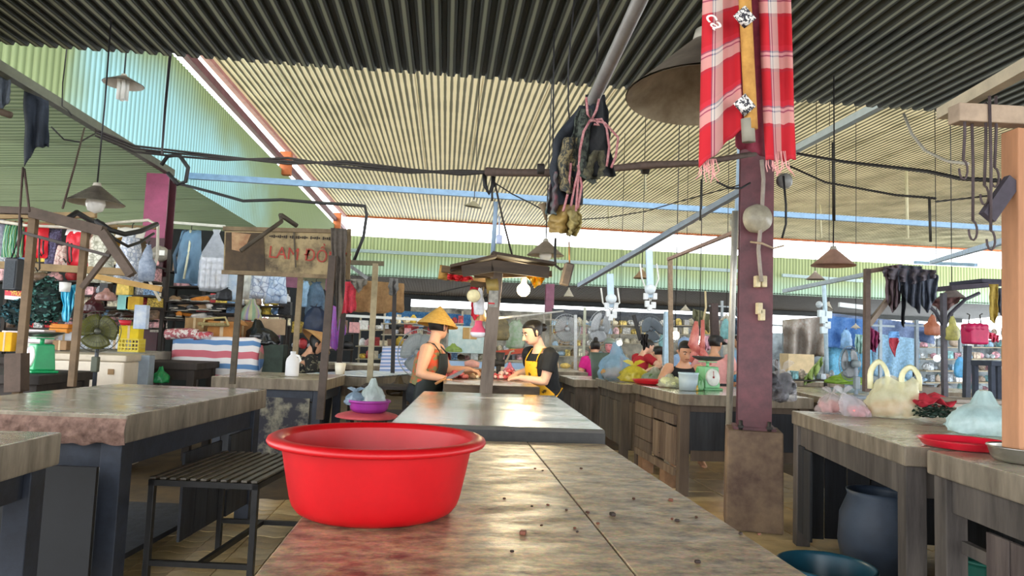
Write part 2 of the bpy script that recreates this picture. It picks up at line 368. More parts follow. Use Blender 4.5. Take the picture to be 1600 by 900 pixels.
BW = daylight_wall('a4b080', 'aac8b4', lambda s, n, mr, op: mr(op('ADD', s[2], op('MULTIPLY', n, .8)), 5.0, 4.0), .13, .2)  # rear wall turns blue-green downwards, the same painted-in daylight
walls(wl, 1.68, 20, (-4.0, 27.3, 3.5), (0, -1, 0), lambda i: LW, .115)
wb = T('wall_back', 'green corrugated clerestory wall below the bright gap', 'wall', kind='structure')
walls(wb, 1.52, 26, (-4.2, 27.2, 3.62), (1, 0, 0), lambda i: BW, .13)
PINKB = mat('b87c78', .6, .2, 6); ORNG = mat('c06a3a', .7, .2, 8); PURP = mat('6d3a44', .6, .25, 6)
def beam(name, label, a, b, w, h, m, group=None):
    g = G(); g.bar(a, b, w, h); return one(name, label, 'beam', g, m, kind='structure', group=group)
beam('trim_1', 'pink steel wall beam under the raised roof edge', (-3.97, 6, 5.36), (-3.97, 27.2, 5.36), .1, .13, PURP)
beam('trim_2', 'pale pink edge rail of the raised roof', (-3.98, 6, 5.58), (-3.98, 27.2, 5.88), .1, .07, PINKB)
beam('trim_3', 'rusty edge beam at the far end of the raised roof', (-4.1, 27.25, 5.90), (26, 27.25, 5.90), .08, .07, ORNG)
beam('trim_4', 'round eave pipe of the low clothing roof', (-3.93, 4.2, 3.50), (-3.93, 10.2, 3.50), .09, .09, mat('55584a', .6, .2, 8))
for y in (9.6, 16.9, 25.0): beam('trim_5', 'orange bracket post under the raised roof', (-3.93, y, 5.05), (-3.93, y, 5.6), .26, .2, ORNG)
beam('tie_beam', 'pale blue steel tie beam spanning under the raised roof', P(296, 275, 11), P(1575, 358, 11.6), .07, .09, BLUEP)
beam('trim_6', 'thin pale blue rail along the rear clerestory wall', P(530, 390, 26.9), P(1165, 424, 26.9), .12, .12, mat('b8cfd6', .5, .1, 9))
beam('trim_6', 'thin pale blue rail along the rear clerestory wall', P(1222, 430, 26.9), P(1360, 440, 26.9), .12, .12, mat('b8cfd6', .5, .1, 9))
beam('trim_7', 'dark fascia beam under the rear low roof', (-8, 33.4, 3.3), (26, 33.4, 3.3), .3, .3, DARKB)
beam('rafter', 'grey rafter pipe below the pale roof near the brick-red column', P(1225, 243, 9.5), P(1382, 160, 7.6), .09, .09, mat('a7b0ae', .5, .1, 8))
rod = mat('d8d2ae', .5, .1, 9)
for px, y0, y1, Y in ((1006, 236, 300, 17), (950, 300, 352, 22), (1281, 320, 372, 20), (1416, 258, 372, 15)):
    g = G(); g.tube([P(px, y0, Y), P(px + 2, y1, Y)], .035, 6); one('hanger_rod', 'pale rod hanging from the raised roof ' + {1006: 'above the cable trunk', 950: 'farthest away, beside the rag bundle', 1281: 'over the dusty pink-brown lamp', 1416: 'near the twin-wire clamp'}[px], 'rod', g, rod, group='roof hanger rods')
# ------------------------------------------------------------------ steel columns
def ibeam(g, x, y, z0, z1, w, d, rz=0, t=.02, m=0):
    R = Matrix.Rotation(rz, 3, 'Z')
    for off, sx, sy in (((0, -d / 2, 0), w, t), ((0, d / 2, 0), w, t), ((0, 0, 0), t, d)):
        p = R @ Vector(off); g.box((x + p.x, y + p.y, (z0 + z1) / 2), (sx, sy, z1 - z0), m=m, M=R)
    return g
RED = mat('733e44', .5, .3, 7, .15, col2='4c2a30')
c = T('steel_column', 'dark red steel column on a concrete plinth beside the aisle', 'column', (2.36, 5.2, 0), -.35, kind='thing')
g = ibeam(G(), 0, 0, .72, 3.6, .24, .22); g.box((0, 0, .73), (.3, .3, .02)); part(c, 'shaft', g, RED)
g = G(); g.box((0, 0, .36), (.40, .42, .72), tx=.97, ty=.97); part(c, 'plinth', g, mat('9a8268', .8, .3, 3.5, .6, col2='55403a'), bev=.012, label='stained concrete plinth')
g = G()
for x in (-.1, .1):
    for y in (-.16,): g.tube([(x, y, .72), (x, y, .79)], .014, 8); g.box((x, y, .745), (.04, .04, .018))
part(c, 'anchor_bolt', g, IRON)
c2 = T('steel_column', 'plum steel column beside the striped tarpaulin', 'column', (Px(262, 500, -4.05).x, 10.2, 0), 0, kind='thing')
g = ibeam(G(), 0, 0, .5, 3.45, .30, .26); part(c2, 'shaft', g, mat('4e2028', .5, .3, 3, .1, col2='381820'))
g = G(); g.box((0, -.145, 3.0), (.30, .02, .9)); part(c2, 'flange_plate', g, mat('9a4668', .5, .25, 4, .1), label='bright pink upper plate')
g = G(); g.box((0, 0, .25), (.5, .5, .5)); part(c2, 'plinth', g, CONC, bev=.01)
PK = mat('8f5a74', .55, .2, 5)
for px, y0, y1, Y, w, lb in ((452, 426, 545, 18.6, .42, 'mauve steel column between the clothing stalls'), (520, 440, 540, 24, .5, 'mauve column behind the sheer pink drape'), (559, 500, 540, 28, .4, 'mauve column in the gap left of the slanted pale pole'), (858, 442, 520, 26, .3, 'faded pink column behind the woman in the yellow apron')):
    b = P(px, (y0 + y1) / 2, Y); cc = T('steel_column', lb, 'column', (b.x, Y, 0), 0, kind='thing')
    part(cc, 'shaft', ibeam(G(), 0, 0, .1, 3.52, w, w, t=.03), PK)
    g = G(); g.box((0, 0, .1), (w * 1.8, w * 1.8, .2)); part(cc, 'plinth', g, CONC)
# ------------------------------------------------------------------ tables
def planks(par, a, b, z0, z1, n, m, gap=.006, skip=(), horizontal=False, th=.018):
    a = Vector(a); b = Vector(b); d = b - a; l = d.length; d.normalize(); nrm = Vector((d.y, -d.x, 0))
    R = Matrix((d, -nrm, Vector((0, 0, 1)))).transposed()
    for i in range(n):
        if i in skip: continue
        off = nrm * rnd.uniform(-.004, .004)
        if horizontal:
            h = (z1 - z0) / n; c = (a + b) / 2 + off; g = G(); g.box((c.x, c.y, z0 + h * (i + .5)), (l, th, h - gap), M=R)
        else:
            w = l / n; c = a + d * (w * (i + .5)) + off; j = rnd.uniform(-.008, .008); g = G(); g.box((c.x, c.y, (z0 + z1) / 2 + j), (w - gap, th, z1 - z0), M=R)
        part(par, 'plank', g, m[rnd.randrange(len(m))] if isinstance(m, list) else m, bev=.003)
PL = [mat(c_, .85, .4, 7, .6, stretch=(2, 2, .2), col2=d_) for c_, d_ in (('6b5f52', '3a322c'), ('7a6c5c', '453a30'), ('5c5046', '302a26'))]
PLB = [mat(c_, .85, .4, 7, .6, stretch=(2, 2, .2), col2=d_) for c_, d_ in (('82705f', '4c3a30'), ('78685a', '4a3c34'), ('8d7a66', '5a473a'))]
PLK = [mat(c_, .8, .4, 7, .5, stretch=(2, 2, .2), col2=d_) for c_, d_ in (('383a3e', '1d1e22'), ('30333a', '1a1b1f'))]
EDGE = mat('968a78', .85, .2, 5, .5, stretch=(2.5, 2.5, .5), col2='5e5346'); EDGEW = mat('6a5b48', .85, .3, 8, .4, stretch=(.3, 1, 1), col2='3c3228')
def table(label, cx, cy, rz, Wd, L, zt, t, mtop, mw, group=None, leg=.075, over=.03, rail=.1, edge=None, name='stall_table'):
    r = T(name, label, 'table', (cx, cy, 0), rz, group)
    nx = max(2, int(Wd / .08)); ny = max(2, int(L / .08)); g = G()
    g.box((0, 0, zt - t / 2), (Wd, L, t)); g.m = [1, 0, 1, 1, 1, 1]
    part(r, 'slab', g, [mtop, edge or EDGE], bev=.008)
    hx, hy = Wd / 2 - over - leg / 2, L / 2 - over - leg / 2
    for sx in (-1, 1):
        for sy in (-1, 1):
            g = G(); g.box((sx * hx, sy * hy, (zt - t) / 2), (leg, leg, zt - t)); part(r, 'leg', g, mw, bev=.004)
    zr = zt - t - rail / 2 - .002
    for sx in (-1, 1): g = G(); g.box((sx * hx, 0, zr), (leg * .5, L - 2 * over - leg * 2 - .01, rail)); part(r, 'side_rail', g, mw, bev=.003)
    for sy in (-1, 1): g = G(); g.box((0, sy * hy, zr), (Wd - 2 * over - leg * 2 - .01, leg * .5, rail)); part(r, 'end_rail', g, mw, bev=.003)
    return r, hx, hy, zt - t - rail
def stone(base, dark, wet, sx=.25, sc=14, rough=(.12, .5), coat=.6, bump=.25, speck=None, rsc=3.2):
    m = bpy.data.materials.new('stone_top'); m.use_nodes = True; t = m.node_tree; L = t.links.new; b = t.nodes['Principled BSDF']
    tc = nd(t, 'ShaderNodeTexCoord'); mp = nd(t, 'ShaderNodeMapping'); mp.inputs['Scale'].default_value = (sx, 1, 1); L(tc.outputs['Object'], mp.inputs[0])
    n = nd(t, 'ShaderNodeTexNoise'); n.inputs['Scale'].default_value = sc; n.inputs['Detail'].default_value = 8; n.inputs['Roughness'].default_value = .72; L(mp.outputs[0], n.inputs[0])
    r = nd(t, 'ShaderNodeValToRGB'); r.color_ramp.elements[0].position = .36; r.color_ramp.elements[1].position = .64
    r.color_ramp.elements[0].color = (*srgb(dark), 1); r.color_ramp.elements[1].color = (*srgb(base), 1); L(n.outputs['Fac'], r.inputs[0])
    n2 = nd(t, 'ShaderNodeTexNoise'); n2.inputs['Scale'].default_value = 110; n2.inputs['Detail'].default_value = 4; L(tc.outputs['Object'], n2.inputs[0])
    mx = nd(t, 'ShaderNodeMix', data_type='RGBA', blend_type='OVERLAY'); mx.inputs[0].default_value = .7; L(r.outputs[0], mx.inputs[6]); L(n2.outputs['Color'], mx.inputs[7])
    hs = nd(t, 'ShaderNodeHueSaturation'); hs.inputs['Saturation'].default_value = .9; L(mx.outputs[2], hs.inputs['Color']); L(hs.outputs[0], b.inputs['Base Color'])
    n3 = nd(t, 'ShaderNodeTexNoise'); n3.inputs['Scale'].default_value = rsc; n3.inputs['Detail'].default_value = 7; n3.inputs['Roughness'].default_value = .7; L(mp.outputs[0], n3.inputs[0])
    rr = nd(t, 'ShaderNodeMapRange'); rr.inputs[1].default_value = .35; rr.inputs[2].default_value = .65; rr.inputs[3].default_value = rough[0]; rr.inputs[4].default_value = rough[1]; L(n3.outputs['Fac'], rr.inputs[0])
    L(rr.outputs[0], b.inputs['Roughness']); b.inputs['Coat Weight'].default_value = coat; b.inputs['Coat IOR'].default_value = 1.6; L(rr.outputs[0], b.inputs['Coat Roughness'])
    bp = nd(t, 'ShaderNodeBump'); bp.inputs['Strength'].default_value = bump; bp.inputs['Distance'].default_value = .004; L(n.outputs['Fac'], bp.inputs['Height']); L(bp.outputs[0], b.inputs['Normal']); L(bp.outputs[0], b.inputs['Coat Normal'])
    return m
GRAN = stone('c0a274', '4c382a', 1, sx=.6, sc=24, rough=(.3, .62), coat=.75, bump=.5, rsc=13)
GRAN2 = stone('8b8878', '5c594e', 1, sx=.3, sc=9, rough=(.1, .3), coat=1., bump=.08)
CTOP = stone('857660', '544a3c', 1, sx=.3, sc=8, rough=(.2, .4), coat=.7, bump=.15)
CTOPR = stone('cfc4ac', '9a907c', 1, sx=.5, sc=7, rough=(.18, .45), coat=.5, bump=.15)
# nearest aisle table: two granite slabs side by side
nt = T('stone_table', 'long brown granite market table carrying the red basin', 'table', (.18, 1.45, 0))
for x0, x1 in ((-.46, .155), (.158, .46)):
    g = G(); g.box(((x0 + x1) / 2, 0, .895), (x1 - x0, 2.56, .05)); part(nt, 'granite_slab', g, GRAN, bev=.003)
for sx in (-.36, .36):
    for sy in (-1.1, 0, 1.1):
        g = G(); g.box((sx, sy, .435), (.08, .08, .87)); part(nt, 'leg', g, PAINTK, bev=.004)
for sx in (-.36, .36): g = G(); g.box((sx, 0, .82), (.05, 2.3, .09)); part(nt, 'side_rail', g, PAINTK)
g = G(); g.box((0, 0, .3), (.66, 2.3, .03)); part(nt, 'shelf', g, PLK[0])
# crumbs of meat scrap on the near table
crm = [mat('4a2a1c', .6, .3, 30), mat('6b3a26', .5, .3, 30), mat('2c1c14', .6, .2, 30)]
ORD = 'first second third fourth fifth sixth seventh eighth ninth tenth eleventh twelfth thirteenth fourteenth fifteenth sixteenth seventeenth eighteenth nineteenth twentieth twenty-first twenty-second twenty-third twenty-fourth'.split()
for i, (px, py, s) in enumerate(sorted([(957, 806, .011), (817, 835, .012), (856, 790, .006), (831, 792, .005), (885, 798, .006), (918, 802, .007), (934, 819, .006), (1048, 783, .009), (908, 733, .007), (836, 733, .006), (848, 736, .005), (1090, 880, .008), (1157, 835, .007), (800, 863, .006), (902, 832, .005), (898, 826, .005), (1088, 809, .006), (1058, 815, .008), (1050, 812, .006), (846, 822, .005), (1030, 708, .005), (990, 780, .006), (788, 780, .006), (1186, 836, .006)], key=lambda q: (Pz(q[0], q[1], .92) - Vector((-.134, 1.603, .92))).length)):
    p = Pz(px, py, .92); g = G(); g.box((0, 0, s * .35), (s * 1.3, s, s * .7), rz=i * 1.3)
    one('meat_scrap', 'tiny dark scrap of meat on the granite table, %s nearest the red basin' % ORD[i], 'scrap', g, crm[i % 3], group='meat scraps on the granite table', loc=p, bev=.002)
# second aisle table, smooth and higher
r, hx, hy, zr = table('long smooth grey stone table behind the red basin', .27, 3.72, -.045, .86, 1.78, .965, .06, GRAN2, PAINTK, edge=mat('4a4640', .6, .2, 9), name='stone_table')
g = G(); g.box((0, -.891, .925), (.86, .004, .05)); part(r, 'front_edge', g, mat('2c2a28', .6, .3, 20))
# butcher's table at the end of the row
r, hx, hy, zr = table('butcher table of brown wood and stone spread with pork', .41, 6.4, 0, .80, 1.1, .94, .09, CTOP, WOOD, edge=EDGEW)
# left tables
def quad(xr, yn, yf, wd, rz):
    """table whose aisle edge runs from (xr,yn) for length yf-yn at angle rz; wd<0: table lies to the left"""
    L = yf - yn; d = Vector((-sin(rz), cos(rz))); n = Vector((cos(rz), sin(rz))); c = Vector((xr, yn)) + d * L / 2 + n * wd / 2
    return c.x, c.y, abs(wd), L
BROK = stone('d4ccb6', '9c9480', 1, sx=.3, sc=8, rough=(.14, .34), coat=.9, bump=.15)
cx, cy, w_, l_ = quad(-1.43, 3.42, 5.22, -1.08, -.105)
r, hx, hy, zr = table('thick concrete-topped table with a slatted metal bench beside it', cx, cy, -.105, w_, l_, .9, .13, BROK, PAINTK, leg=.1, rail=.12)
planks(r, (hx + .03, .42, 0), (hx + .03, l_ / 2 - .06, 0), .12, .64, 3, PLK, horizontal=True)
planks(r, (hx - .02, -.1, 0), (hx - .02, .42, 0), .1, .6, 3, PLK)
g = G(); g.box((-.1, 0, .1), (w_ - .3, l_ - .3, .03)); part(r, 'shelf', g, PLK[1])
# broken red-brown mortar edge
def brk(u, v): x = -w_ / 2 + w_ * u; z = .765 + .118 * v; return Vector((x, -l_ / 2 - .004 - .014 * sin(v * pi) - .012 * nz((u * 22, v * 5, 1)) * sin(v * pi), z + (.02 * nz((u * 14, 0, 3)) if v < .1 else 0)))
g = G(); g.grid(brk, 90, 10)
part(r, 'broken_edge', g, mat('8c6e60', .9, .3, 22, .9, col2='523b32'), label='chipped reddish mortar along the slab edge')
cx, cy, w_, l_ = quad(-1.45, 1.55, 2.83, -1.0, -.03)
r, hx, hy, zr = table('thick concrete table corner nearest the camera beside the bench', cx, cy, -.03, w_, l_, .9, .12, BROK, PAINTK, leg=.09, rail=.1)
g = G(); g.box((hx, 0, .3), (.04, l_ - .3, .08)); part(r, 'stretcher', g, PAINTK)
# rear left table with jug, and the one after it
L2 = table('stone-topped cabinet table carrying the white jug', -1.52, 7.0, -.05, 1.0, 1.0, .9, .1, CTOPR, PAINTK)
r, hx, hy, zr = L2
planks(r, (-hx - .02, -hy - .02, 0), (hx + .02, -hy - .02, 0), .12, zr, 4, PLK)
g = G(); g.box((.12, -hy - .035, .45), (.5, .012, .56)); part(r, 'door_panel', g, mat('8a8574', .85, .5, 6, .4, col2='32323a', thr=(.45, .6)), bev=.004, label='peeling pale door panel')
L3 = table('table under a blue and white striped plastic cover', -.85, 8.1, -.35, .75, 1.2, .88, .1, CTOPR, PLB[0])
g = G(); g.grid(lambda u, v: Vector(((u - .5) * .78, (v - .5) * 1.24, .892 + .004 * nz((u * 9, v * 9, 0)))), 12, 12)
one('table_cover', 'blue and white striped plastic sheet over a stall table', 'tablecloth', g, stripes([(0, 'e8eef2'), (.45, '6ea6dc'), (.6, 'd6e6f2'), (.8, '4a86cc')], 'Z', 5, .35), loc=(-.85, 8.1, 0), rz=-.35, sol=.004)
# right tables
RW = mat('6e6660', .85, .4, 5, .6, stretch=(2, 2, .25), col2='3b3634')
cx, cy, w_, l_ = quad(2.09, 3.04, 4.80, 1.15, -.2)
r, hx, hy, zr = table('stone table carrying the pale yellow bag by the red column', cx, cy, -.2, w_, l_, .9, .09, CTOPR, RW, leg=.09, rail=.14, over=.01)
planks(r, (-hx - .03, hy - .3, 0), (-hx - .03, hy, 0), .1, zr, 2, PLK)
planks(r, (-hx, hy, 0), (hx, hy, 0), .05, zr, 7, PLK)
planks(r, (hx, -hy, 0), (hx, hy, 0), .05, zr, 7, PLK)
cx, cy, w_, l_ = quad(1.955, 1.715, 2.955, 1.15, -.14)
r, hx, hy, zr = table('stone table with the red tray and a weathered board front', cx, cy, -.13, w_, l_, .9, .1, CTOPR, RW, leg=.09, rail=.14, over=.02)
PLR = [mat(c_, .85, .4, 6, .6, stretch=(2, 2, .2), col2=d_) for c_, d_ in (('7c706c', '46393a'), ('70645f', '3d3334'))]
planks(r, (-hx - .01, -hy + .02, 0), (-hx - .01, hy - .26, 0), .04, zr - .02, 6, PLR)
g = G(); g.box((-hx + .03, hy - .14, .52), (.03, .26, .05)); part(r, 'shelf_ledge', g, RW)
planks(r, (hx, -hy, 0), (hx, hy, 0), .05, zr, 5, PLK); planks(r, (-hx, hy, 0), (hx, hy, 0), .05, zr - .3, 4, PLK)
# aisle row beyond the red column
A = table('stone table with plank front below the man in the black vest', 2.72, 6.9, 0, 1.26, 1.54, .9, .1, stone('a69b80', '6f6a5c', 1, sx=.5, sc=7, rough=(.12, .3), coat=.9), WOOD, leg=.09)
r, hx, hy, zr = A
planks(r, (-hx - .05, hy, 0), (-hx - .05, 0.08, 0), .22, zr + .02, 4, PLB, horizontal=True); planks(r, (-hx - .05, .02, 0), (-hx - .05, -hy + .03, 0), .26, zr - .1, 3, PLB)
g = G(); g.box((-hx - .06, 0, .2), (.03, 1.3, .07)); part(r, 'bottom_rail', g, PLB[2], bev=.004); g = G(); g.box((-hx - .06, -.34, zr - .04), (.03, .64, .09)); part(r, 'door_rail', g, PLB[1], bev=.004)
planks(r, (-hx, -hy - .03, 0), (hx, -hy - .03, 0), .38, zr + .05, 3, PLK); g = G(); g.box((0, -hy - .05, .36), (1.0, .03, .09)); part(r, 'front_rail', g, WOOD)
for y in (-.3, .45): g = G(); g.box((-hx, y, .08), (.12, .16, .16)); part(r, 'brick_foot', g, mat('8a6a50', .9, .3, 9, .5), bev=.006)
for (lb, x0, y0, l, w_, zt, md) in (('plank-sided stone table with a red tray on its corner', 1.98, 7.78, 1.3, .56, .88, PL), ('low dark stone table carrying the green basket of goods', 1.74, 9.3, 1.2, .9, .84, PL), ('dark open-framed table behind the yellow apron', 1.62, 10.8, 1.5, .62, .88, PLK)):
    r, hx, hy, zr = table(lb, x0 + w_ / 2, y0 + l / 2, 0, w_, l, zt, .1, CTOPR, md[0], leg=.09)
    planks(r, (-hx - .03, hy, 0), (-hx - .03, -hy, 0), .2, zr, 6, md); planks(r, (-hx, -hy - .03, 0), (hx, -hy - .03, 0), .15, zr, 5, md)
# tables further right and further left behind the front row
for (lb, x, y, rz, w_, l, zt) in (('grey stone table behind the bags, carrying a pedestal fan', 4.12, 6.45, -.2, 1.1, 1.2, .9), ('grey table under a pale cover behind the blue clear bag', 4.3, 4.9, -.2, 1.5, 1.0, .84), ('grey table with green cloth behind the silver fan', 4.6, 8.4, -.1, 1.6, 1.2, .86), ('grey trader table far beyond the right-hand posts', 7.4, 9.4, -.1, 1.8, 1.3, .86), ('grey trader table below the pink basket bag', 6.4, 7.2, -.1, 1.5, 1.2, .86), ('pale table behind the person in the pink shirt', 5.0, 10.6, 0, 2.0, 1.0, .88), ('pale table heaped with clear bags in the middle stalls', 4.3, 14.8, 0, 2.4, 1.0, .88), ('dark table in front of the cabinets with a green scale', -3.52, 5.85, -.02, 1.25, .8, .93), ('long dark counter holding the cartons and paper packets', -3.75, 7.72, 0, 2.6, .72, .97), ('trader table at the far clothing stall behind the hat seller', -1.6, 10.6, 0, 1.5, 1.0, .9), ('blue-sided counter behind the chopping board', .75, 10.2, 0, 1.7, .8, .9)):
    table(lb, x, y, rz, w_, l, zt, .07, WOODK if x < -2 else CTOPR, RW if x > 0 else WOODK, edge=WOODK if x < -2 else None)
# ------------------------------------------------------------------ the red basin
def basin_g(R, r, h, th=.004, lip=.02, n=64):
    """open tub: outer wall, rolled lip, inner wall, floor"""
    rr = R - lip
    pr = [(.001, 0), (r * .85, 0), (r * .97, .006), (r + .012, .022)]
    for i in range(1, 8): t = i / 8; pr.append((r + .014 + (rr - r - .014) * t ** .8, .022 + (h - .03) * t))
    pr += [(rr, h - .006)]
    lipc = (R - lip * .55, h - .004)
    for i in range(9): a = -pi * .62 + pi * 1.35 * i / 8; pr.append((lipc[0] + cos(a) * lip * .55, lipc[1] + sin(a) * .010))
    pr += [(rr - th, h - .012)]
    for i in range(7, 0, -1): t = i / 8; pr.append((r + .014 + (rr - r - .014) * t ** .8 - th, .022 + (h - .03) * t))
    pr += [(r, .02), (r * .9, .008), (.001, .007)]
    return pr
REDP = mat('cc0a16', .4, .06, 6, .03, trans=.14, col2='b80610')
b = T('plastic_basin', 'large bright red plastic basin standing on the granite table', 'basin', Pz(591, 787, .92), 0)
b.location = (-.134, 1.603, .92)
pr = [(.001, 0), (.14, 0), (.157, .002), (.170, .009), (.179, .021), (.1845, .037), (.1905, .065), (.1975, .1), (.2035, .132), (.207, .152)]
inn = [(.203, .155), (.1995, .132), (.1935, .1), (.1865, .065), (.1805, .04), (.174, .024), (.168, .012), (.145, .006), (.001, .006)]
g = G(); g.lathe(pr, 72); g.lathe(inn, 72); part(b, 'tub', g, REDP)
lip = [(.207, .152), (.215, .1505), (.228, .1475), (.2345, .149), (.2375, .1545), (.235, .161), (.227, .1655), (.218, .1665), (.209, .164), (.203, .155)]
g = G(); g.lathe(lip, 72); part(b, 'rim', g, REDP)
# ------------------------------------------------------------------ slatted bench
bn = T('slatted_bench', 'black metal bench with slatted top beside the concrete table', 'bench', (-1.085, 4.03, 0), -.12)
bx, by, bz = .27, .42, .575
for i in range(11):
    g = G(); x = -bx + .02 + i * (2 * bx - .04) / 10; g.box((x, 0, bz), (.030, 2 * by, .012)); part(bn, 'slat', g, mat('6f675c', .4, .3, 12, .2, .4, col2='3c3834'), bev=.003)
fr = mat('2b2a2a', .45, .25, 15, .1, .5)
for sx in (-1, 1):
    for sy in (-1, 1): g = G(); g.box((sx * (bx - .015), sy * (by - .015), (bz - .01) / 2), (.03, .03, bz - .01)); part(bn, 'leg', g, fr, bev=.003)
    g = G(); g.box((sx * (bx - .015), 0, bz - .022), (.03, 2 * by, .028)); part(bn, 'side_bar', g, fr)
    g = G(); g.box((0, sx * (by - .015), bz - .022), (2 * bx, .03, .028)); part(bn, 'end_bar', g, fr)
    g = G(); g.box((0, sx * (by - .015), .17), (2 * bx - .06, .025, .025)); part(bn, 'foot_bar', g, fr)
g = G(); g.box((0, 0, .17), (.025, 2 * by - .06, .025)); part(bn, 'stretcher', g, fr)
# ------------------------------------------------------------------ shelf below the near left table
g = G()
one('folded_board', 'black lettered board leaning below the chipped concrete table', 'board', G().box((0, 0, .27), (.56, .02, .54)), mat('101216', .5, .3, 9), loc=(-1.78, 3.36, .14), rz=-.1)
# ------------------------------------------------------------------ plastic bags
def bag_blob(rx, ry, h, seed, neck=.72, pinch=.16, ears=True, n=44, lean=(0, 0)):
    """tied carrier bag: sagging crumpled body, gathered neck, two ears"""
    def fn(p, a, t):
        w = .5 + .5 * sin(a * 7 + seed + t * 5) * .35 + .3 * nz((cos(a) * 2 + seed, sin(a) * 2, t * 4), 1.6) - 1.6 * abs(nz((cos(a) * 3 + seed, sin(a) * 3, t * 3.5), 1.)) - 1.1 * abs(nz((cos(a) * 7, sin(a) * 7, t * 8 + seed)))
        k = 1.05 + .2 * (w - .5) * (1 if t > .05 else .3) + .12 * nz((cos(a) * 1.1 + seed * 3, sin(a) * 1.1, t * 1.5))
        return Vector((p.x * k + lean[0] * t * t, p.y * k + lean[1] * t * t, p.z * (1 + .06 * nz((a, seed, t * 3)) * t)))
    pr = [(.001, .004), (.75, 0), (.93, .025), (.98, .07), (1.0, .15), (.99, .22), (.96, .3), (.92, .37), (.86, .44), (.77, .51), (.66, .58), (.5, .64), (.36, .685), (pinch * 1.2, neck), (pinch * .9, neck + .03)]
    g = G(); g.lathe([(r, z * h) for r, z in pr], n, sx=rx, sy=ry, fn=fn)
    if ears:
        for s in (-1, 1):
            def ear(u, v, s=s): return Vector((s * (pinch * rx * .3 + v * rx * .35) + (u - .5) * rx * (.2 + .5 * v) + lean[0], (u - .5) * ry * .2 + .03 * ry * sin(u * 9 + v * 4) + lean[1], (neck + v * (1 - neck) * (1 - .25 * abs(u - .5) * 2)) * h))
            g.grid(ear, 6, 6)
    return g
def content(g, rx, ry, h, n, r, seed, m=0):
    q = random.Random(seed)
    for i in range(n):
        a = q.uniform(0, 2 * pi); d = sqrt(q.random()) * .72; g.ball((cos(a) * d * rx, sin(a) * d * ry, r * .8 + q.random() * h), r * q.uniform(.7, 1.2), 7, m, sz=q.uniform(.6, 1), sx=q.uniform(.8, 1.4))
    return g
def bag(label, loc, rx, ry, h, col, seed, inner=None, group=None, a=.6, rz=0, ears=True, name='plastic_bag', neck=.72, cat='bag', lean=(0, 0), tr=.45):
    t = T(name, label, cat, loc, rz, group); part(t, 'film', bag_blob(rx, ry, h, seed, neck=neck, ears=ears, lean=lean), bagmat(col, a, tr))
    if inner: g = content(G(), rx * .9, ry * .9, h * inner[2], inner[1], inner[3] if len(inner) > 3 else min(rx, ry) * .28, seed); part(t, 'contents', g, mat(inner[0], .5, .25, 15, .1), kind='stuff')
    return t
def carrier(label, loc, w, d, h, col, seed, a=.7, rz=0, inner=None):
    """standing open carrier bag with two loop handles"""
    t = T('carrier_bag', label, 'bag', loc, rz)
    def fn(p, a_, t_):
        k = 1.06 + .12 * nz((cos(a_) * 2.5 + seed, sin(a_) * 2.5, t_ * 3)) - .28 * abs(nz((cos(a_) * 5 + seed, sin(a_) * 5, t_ * 6))) + .04 * sin(a_ * 9 + t_ * 7 + seed)
        return Vector((p.x * k + .1 * w * t_ * t_, p.y * k, p.z + (.05 * h * sin(a_ * 3 + seed) * t_)))
    g = G(); g.lathe([(.001, 0), (.8, 0), (1.02, .02 * h), (1.08, .06 * h), (1.1, .13 * h), (1.08, .2 * h), (1.0, .29 * h), (.92, .38 * h), (.84, .45 * h), (.78, .52 * h), (.76, .58 * h), (.72, .64 * h), (.55, .7 * h)], 56, sx=w / 2, sy=d / 2, fn=fn)
    part(t, 'film', g, bagmat(col, a))
    for s, hh in ((-.28, 1.0), (.30, .92)):
        pts = [(s * w + .16 * w * cos(pi - pi * i / 12) + .05 * w, .1 * d * sin(i) * .3, .66 * h + (hh - .66) * h * sin(pi * i / 12)) for i in range(13)]
        g = G(); g.tube([(pts[0][0], 0, .5 * h)] + pts + [(pts[-1][0], 0, .5 * h)], [(.028 * w * 2, .006)] * 15, 6, side=(1, 0, 0)); part(t, 'handle', g, bagmat(col, .9))
    if inner: g = content(G(), w / 2 * .95, d / 2 * .95, h * inner[2], inner[1], inner[3], seed); part(t, 'contents', g, mat(inner[0], .5, .25, 12, .1, col2=inner[4]), kind='stuff')
    return t
def at(px, py, z): return Pz(px, py, z)
carrier('pale yellow carrier bag of meat with looped handles on the stone table', at(1393, 652, .905), .34, .24, .36, 'fff8cc', 3, a=.5, rz=-.2, inner=('d8a48c', 40, .16, .035, 'b9826a'))
bag('clear tied bag of pink meat beside the wrapped bag of greens', at(1300, 645, .905), .11, .085, .18, 'e8dde0', 1, ('d9938c', 22, .22, .028), a=.35)
bag('clear bag tilting over, with pink meat in its corner, next to the yellow carrier', at(1338, 651, .905), .10, .08, .2, 'e6e2ec', 5, ('d48a88', 14, .15, .026), a=.35, lean=(-.09, 0))
bag('crumpled clear blue-tinted bag behind the red tray', at(1538, 678, .905), .19, .16, .235, 'd8f4f6', 9, None, a=.6, ears=False, neck=.95)
bag('clear bag stuffed with black cloth behind the red column', at(1238, 634, .905) + Vector((.1, .45, 0)), .16, .14, .34, 'dcdce6', 12, ('26242a', 26, .4, .06), a=.3, lean=(.04, 0))
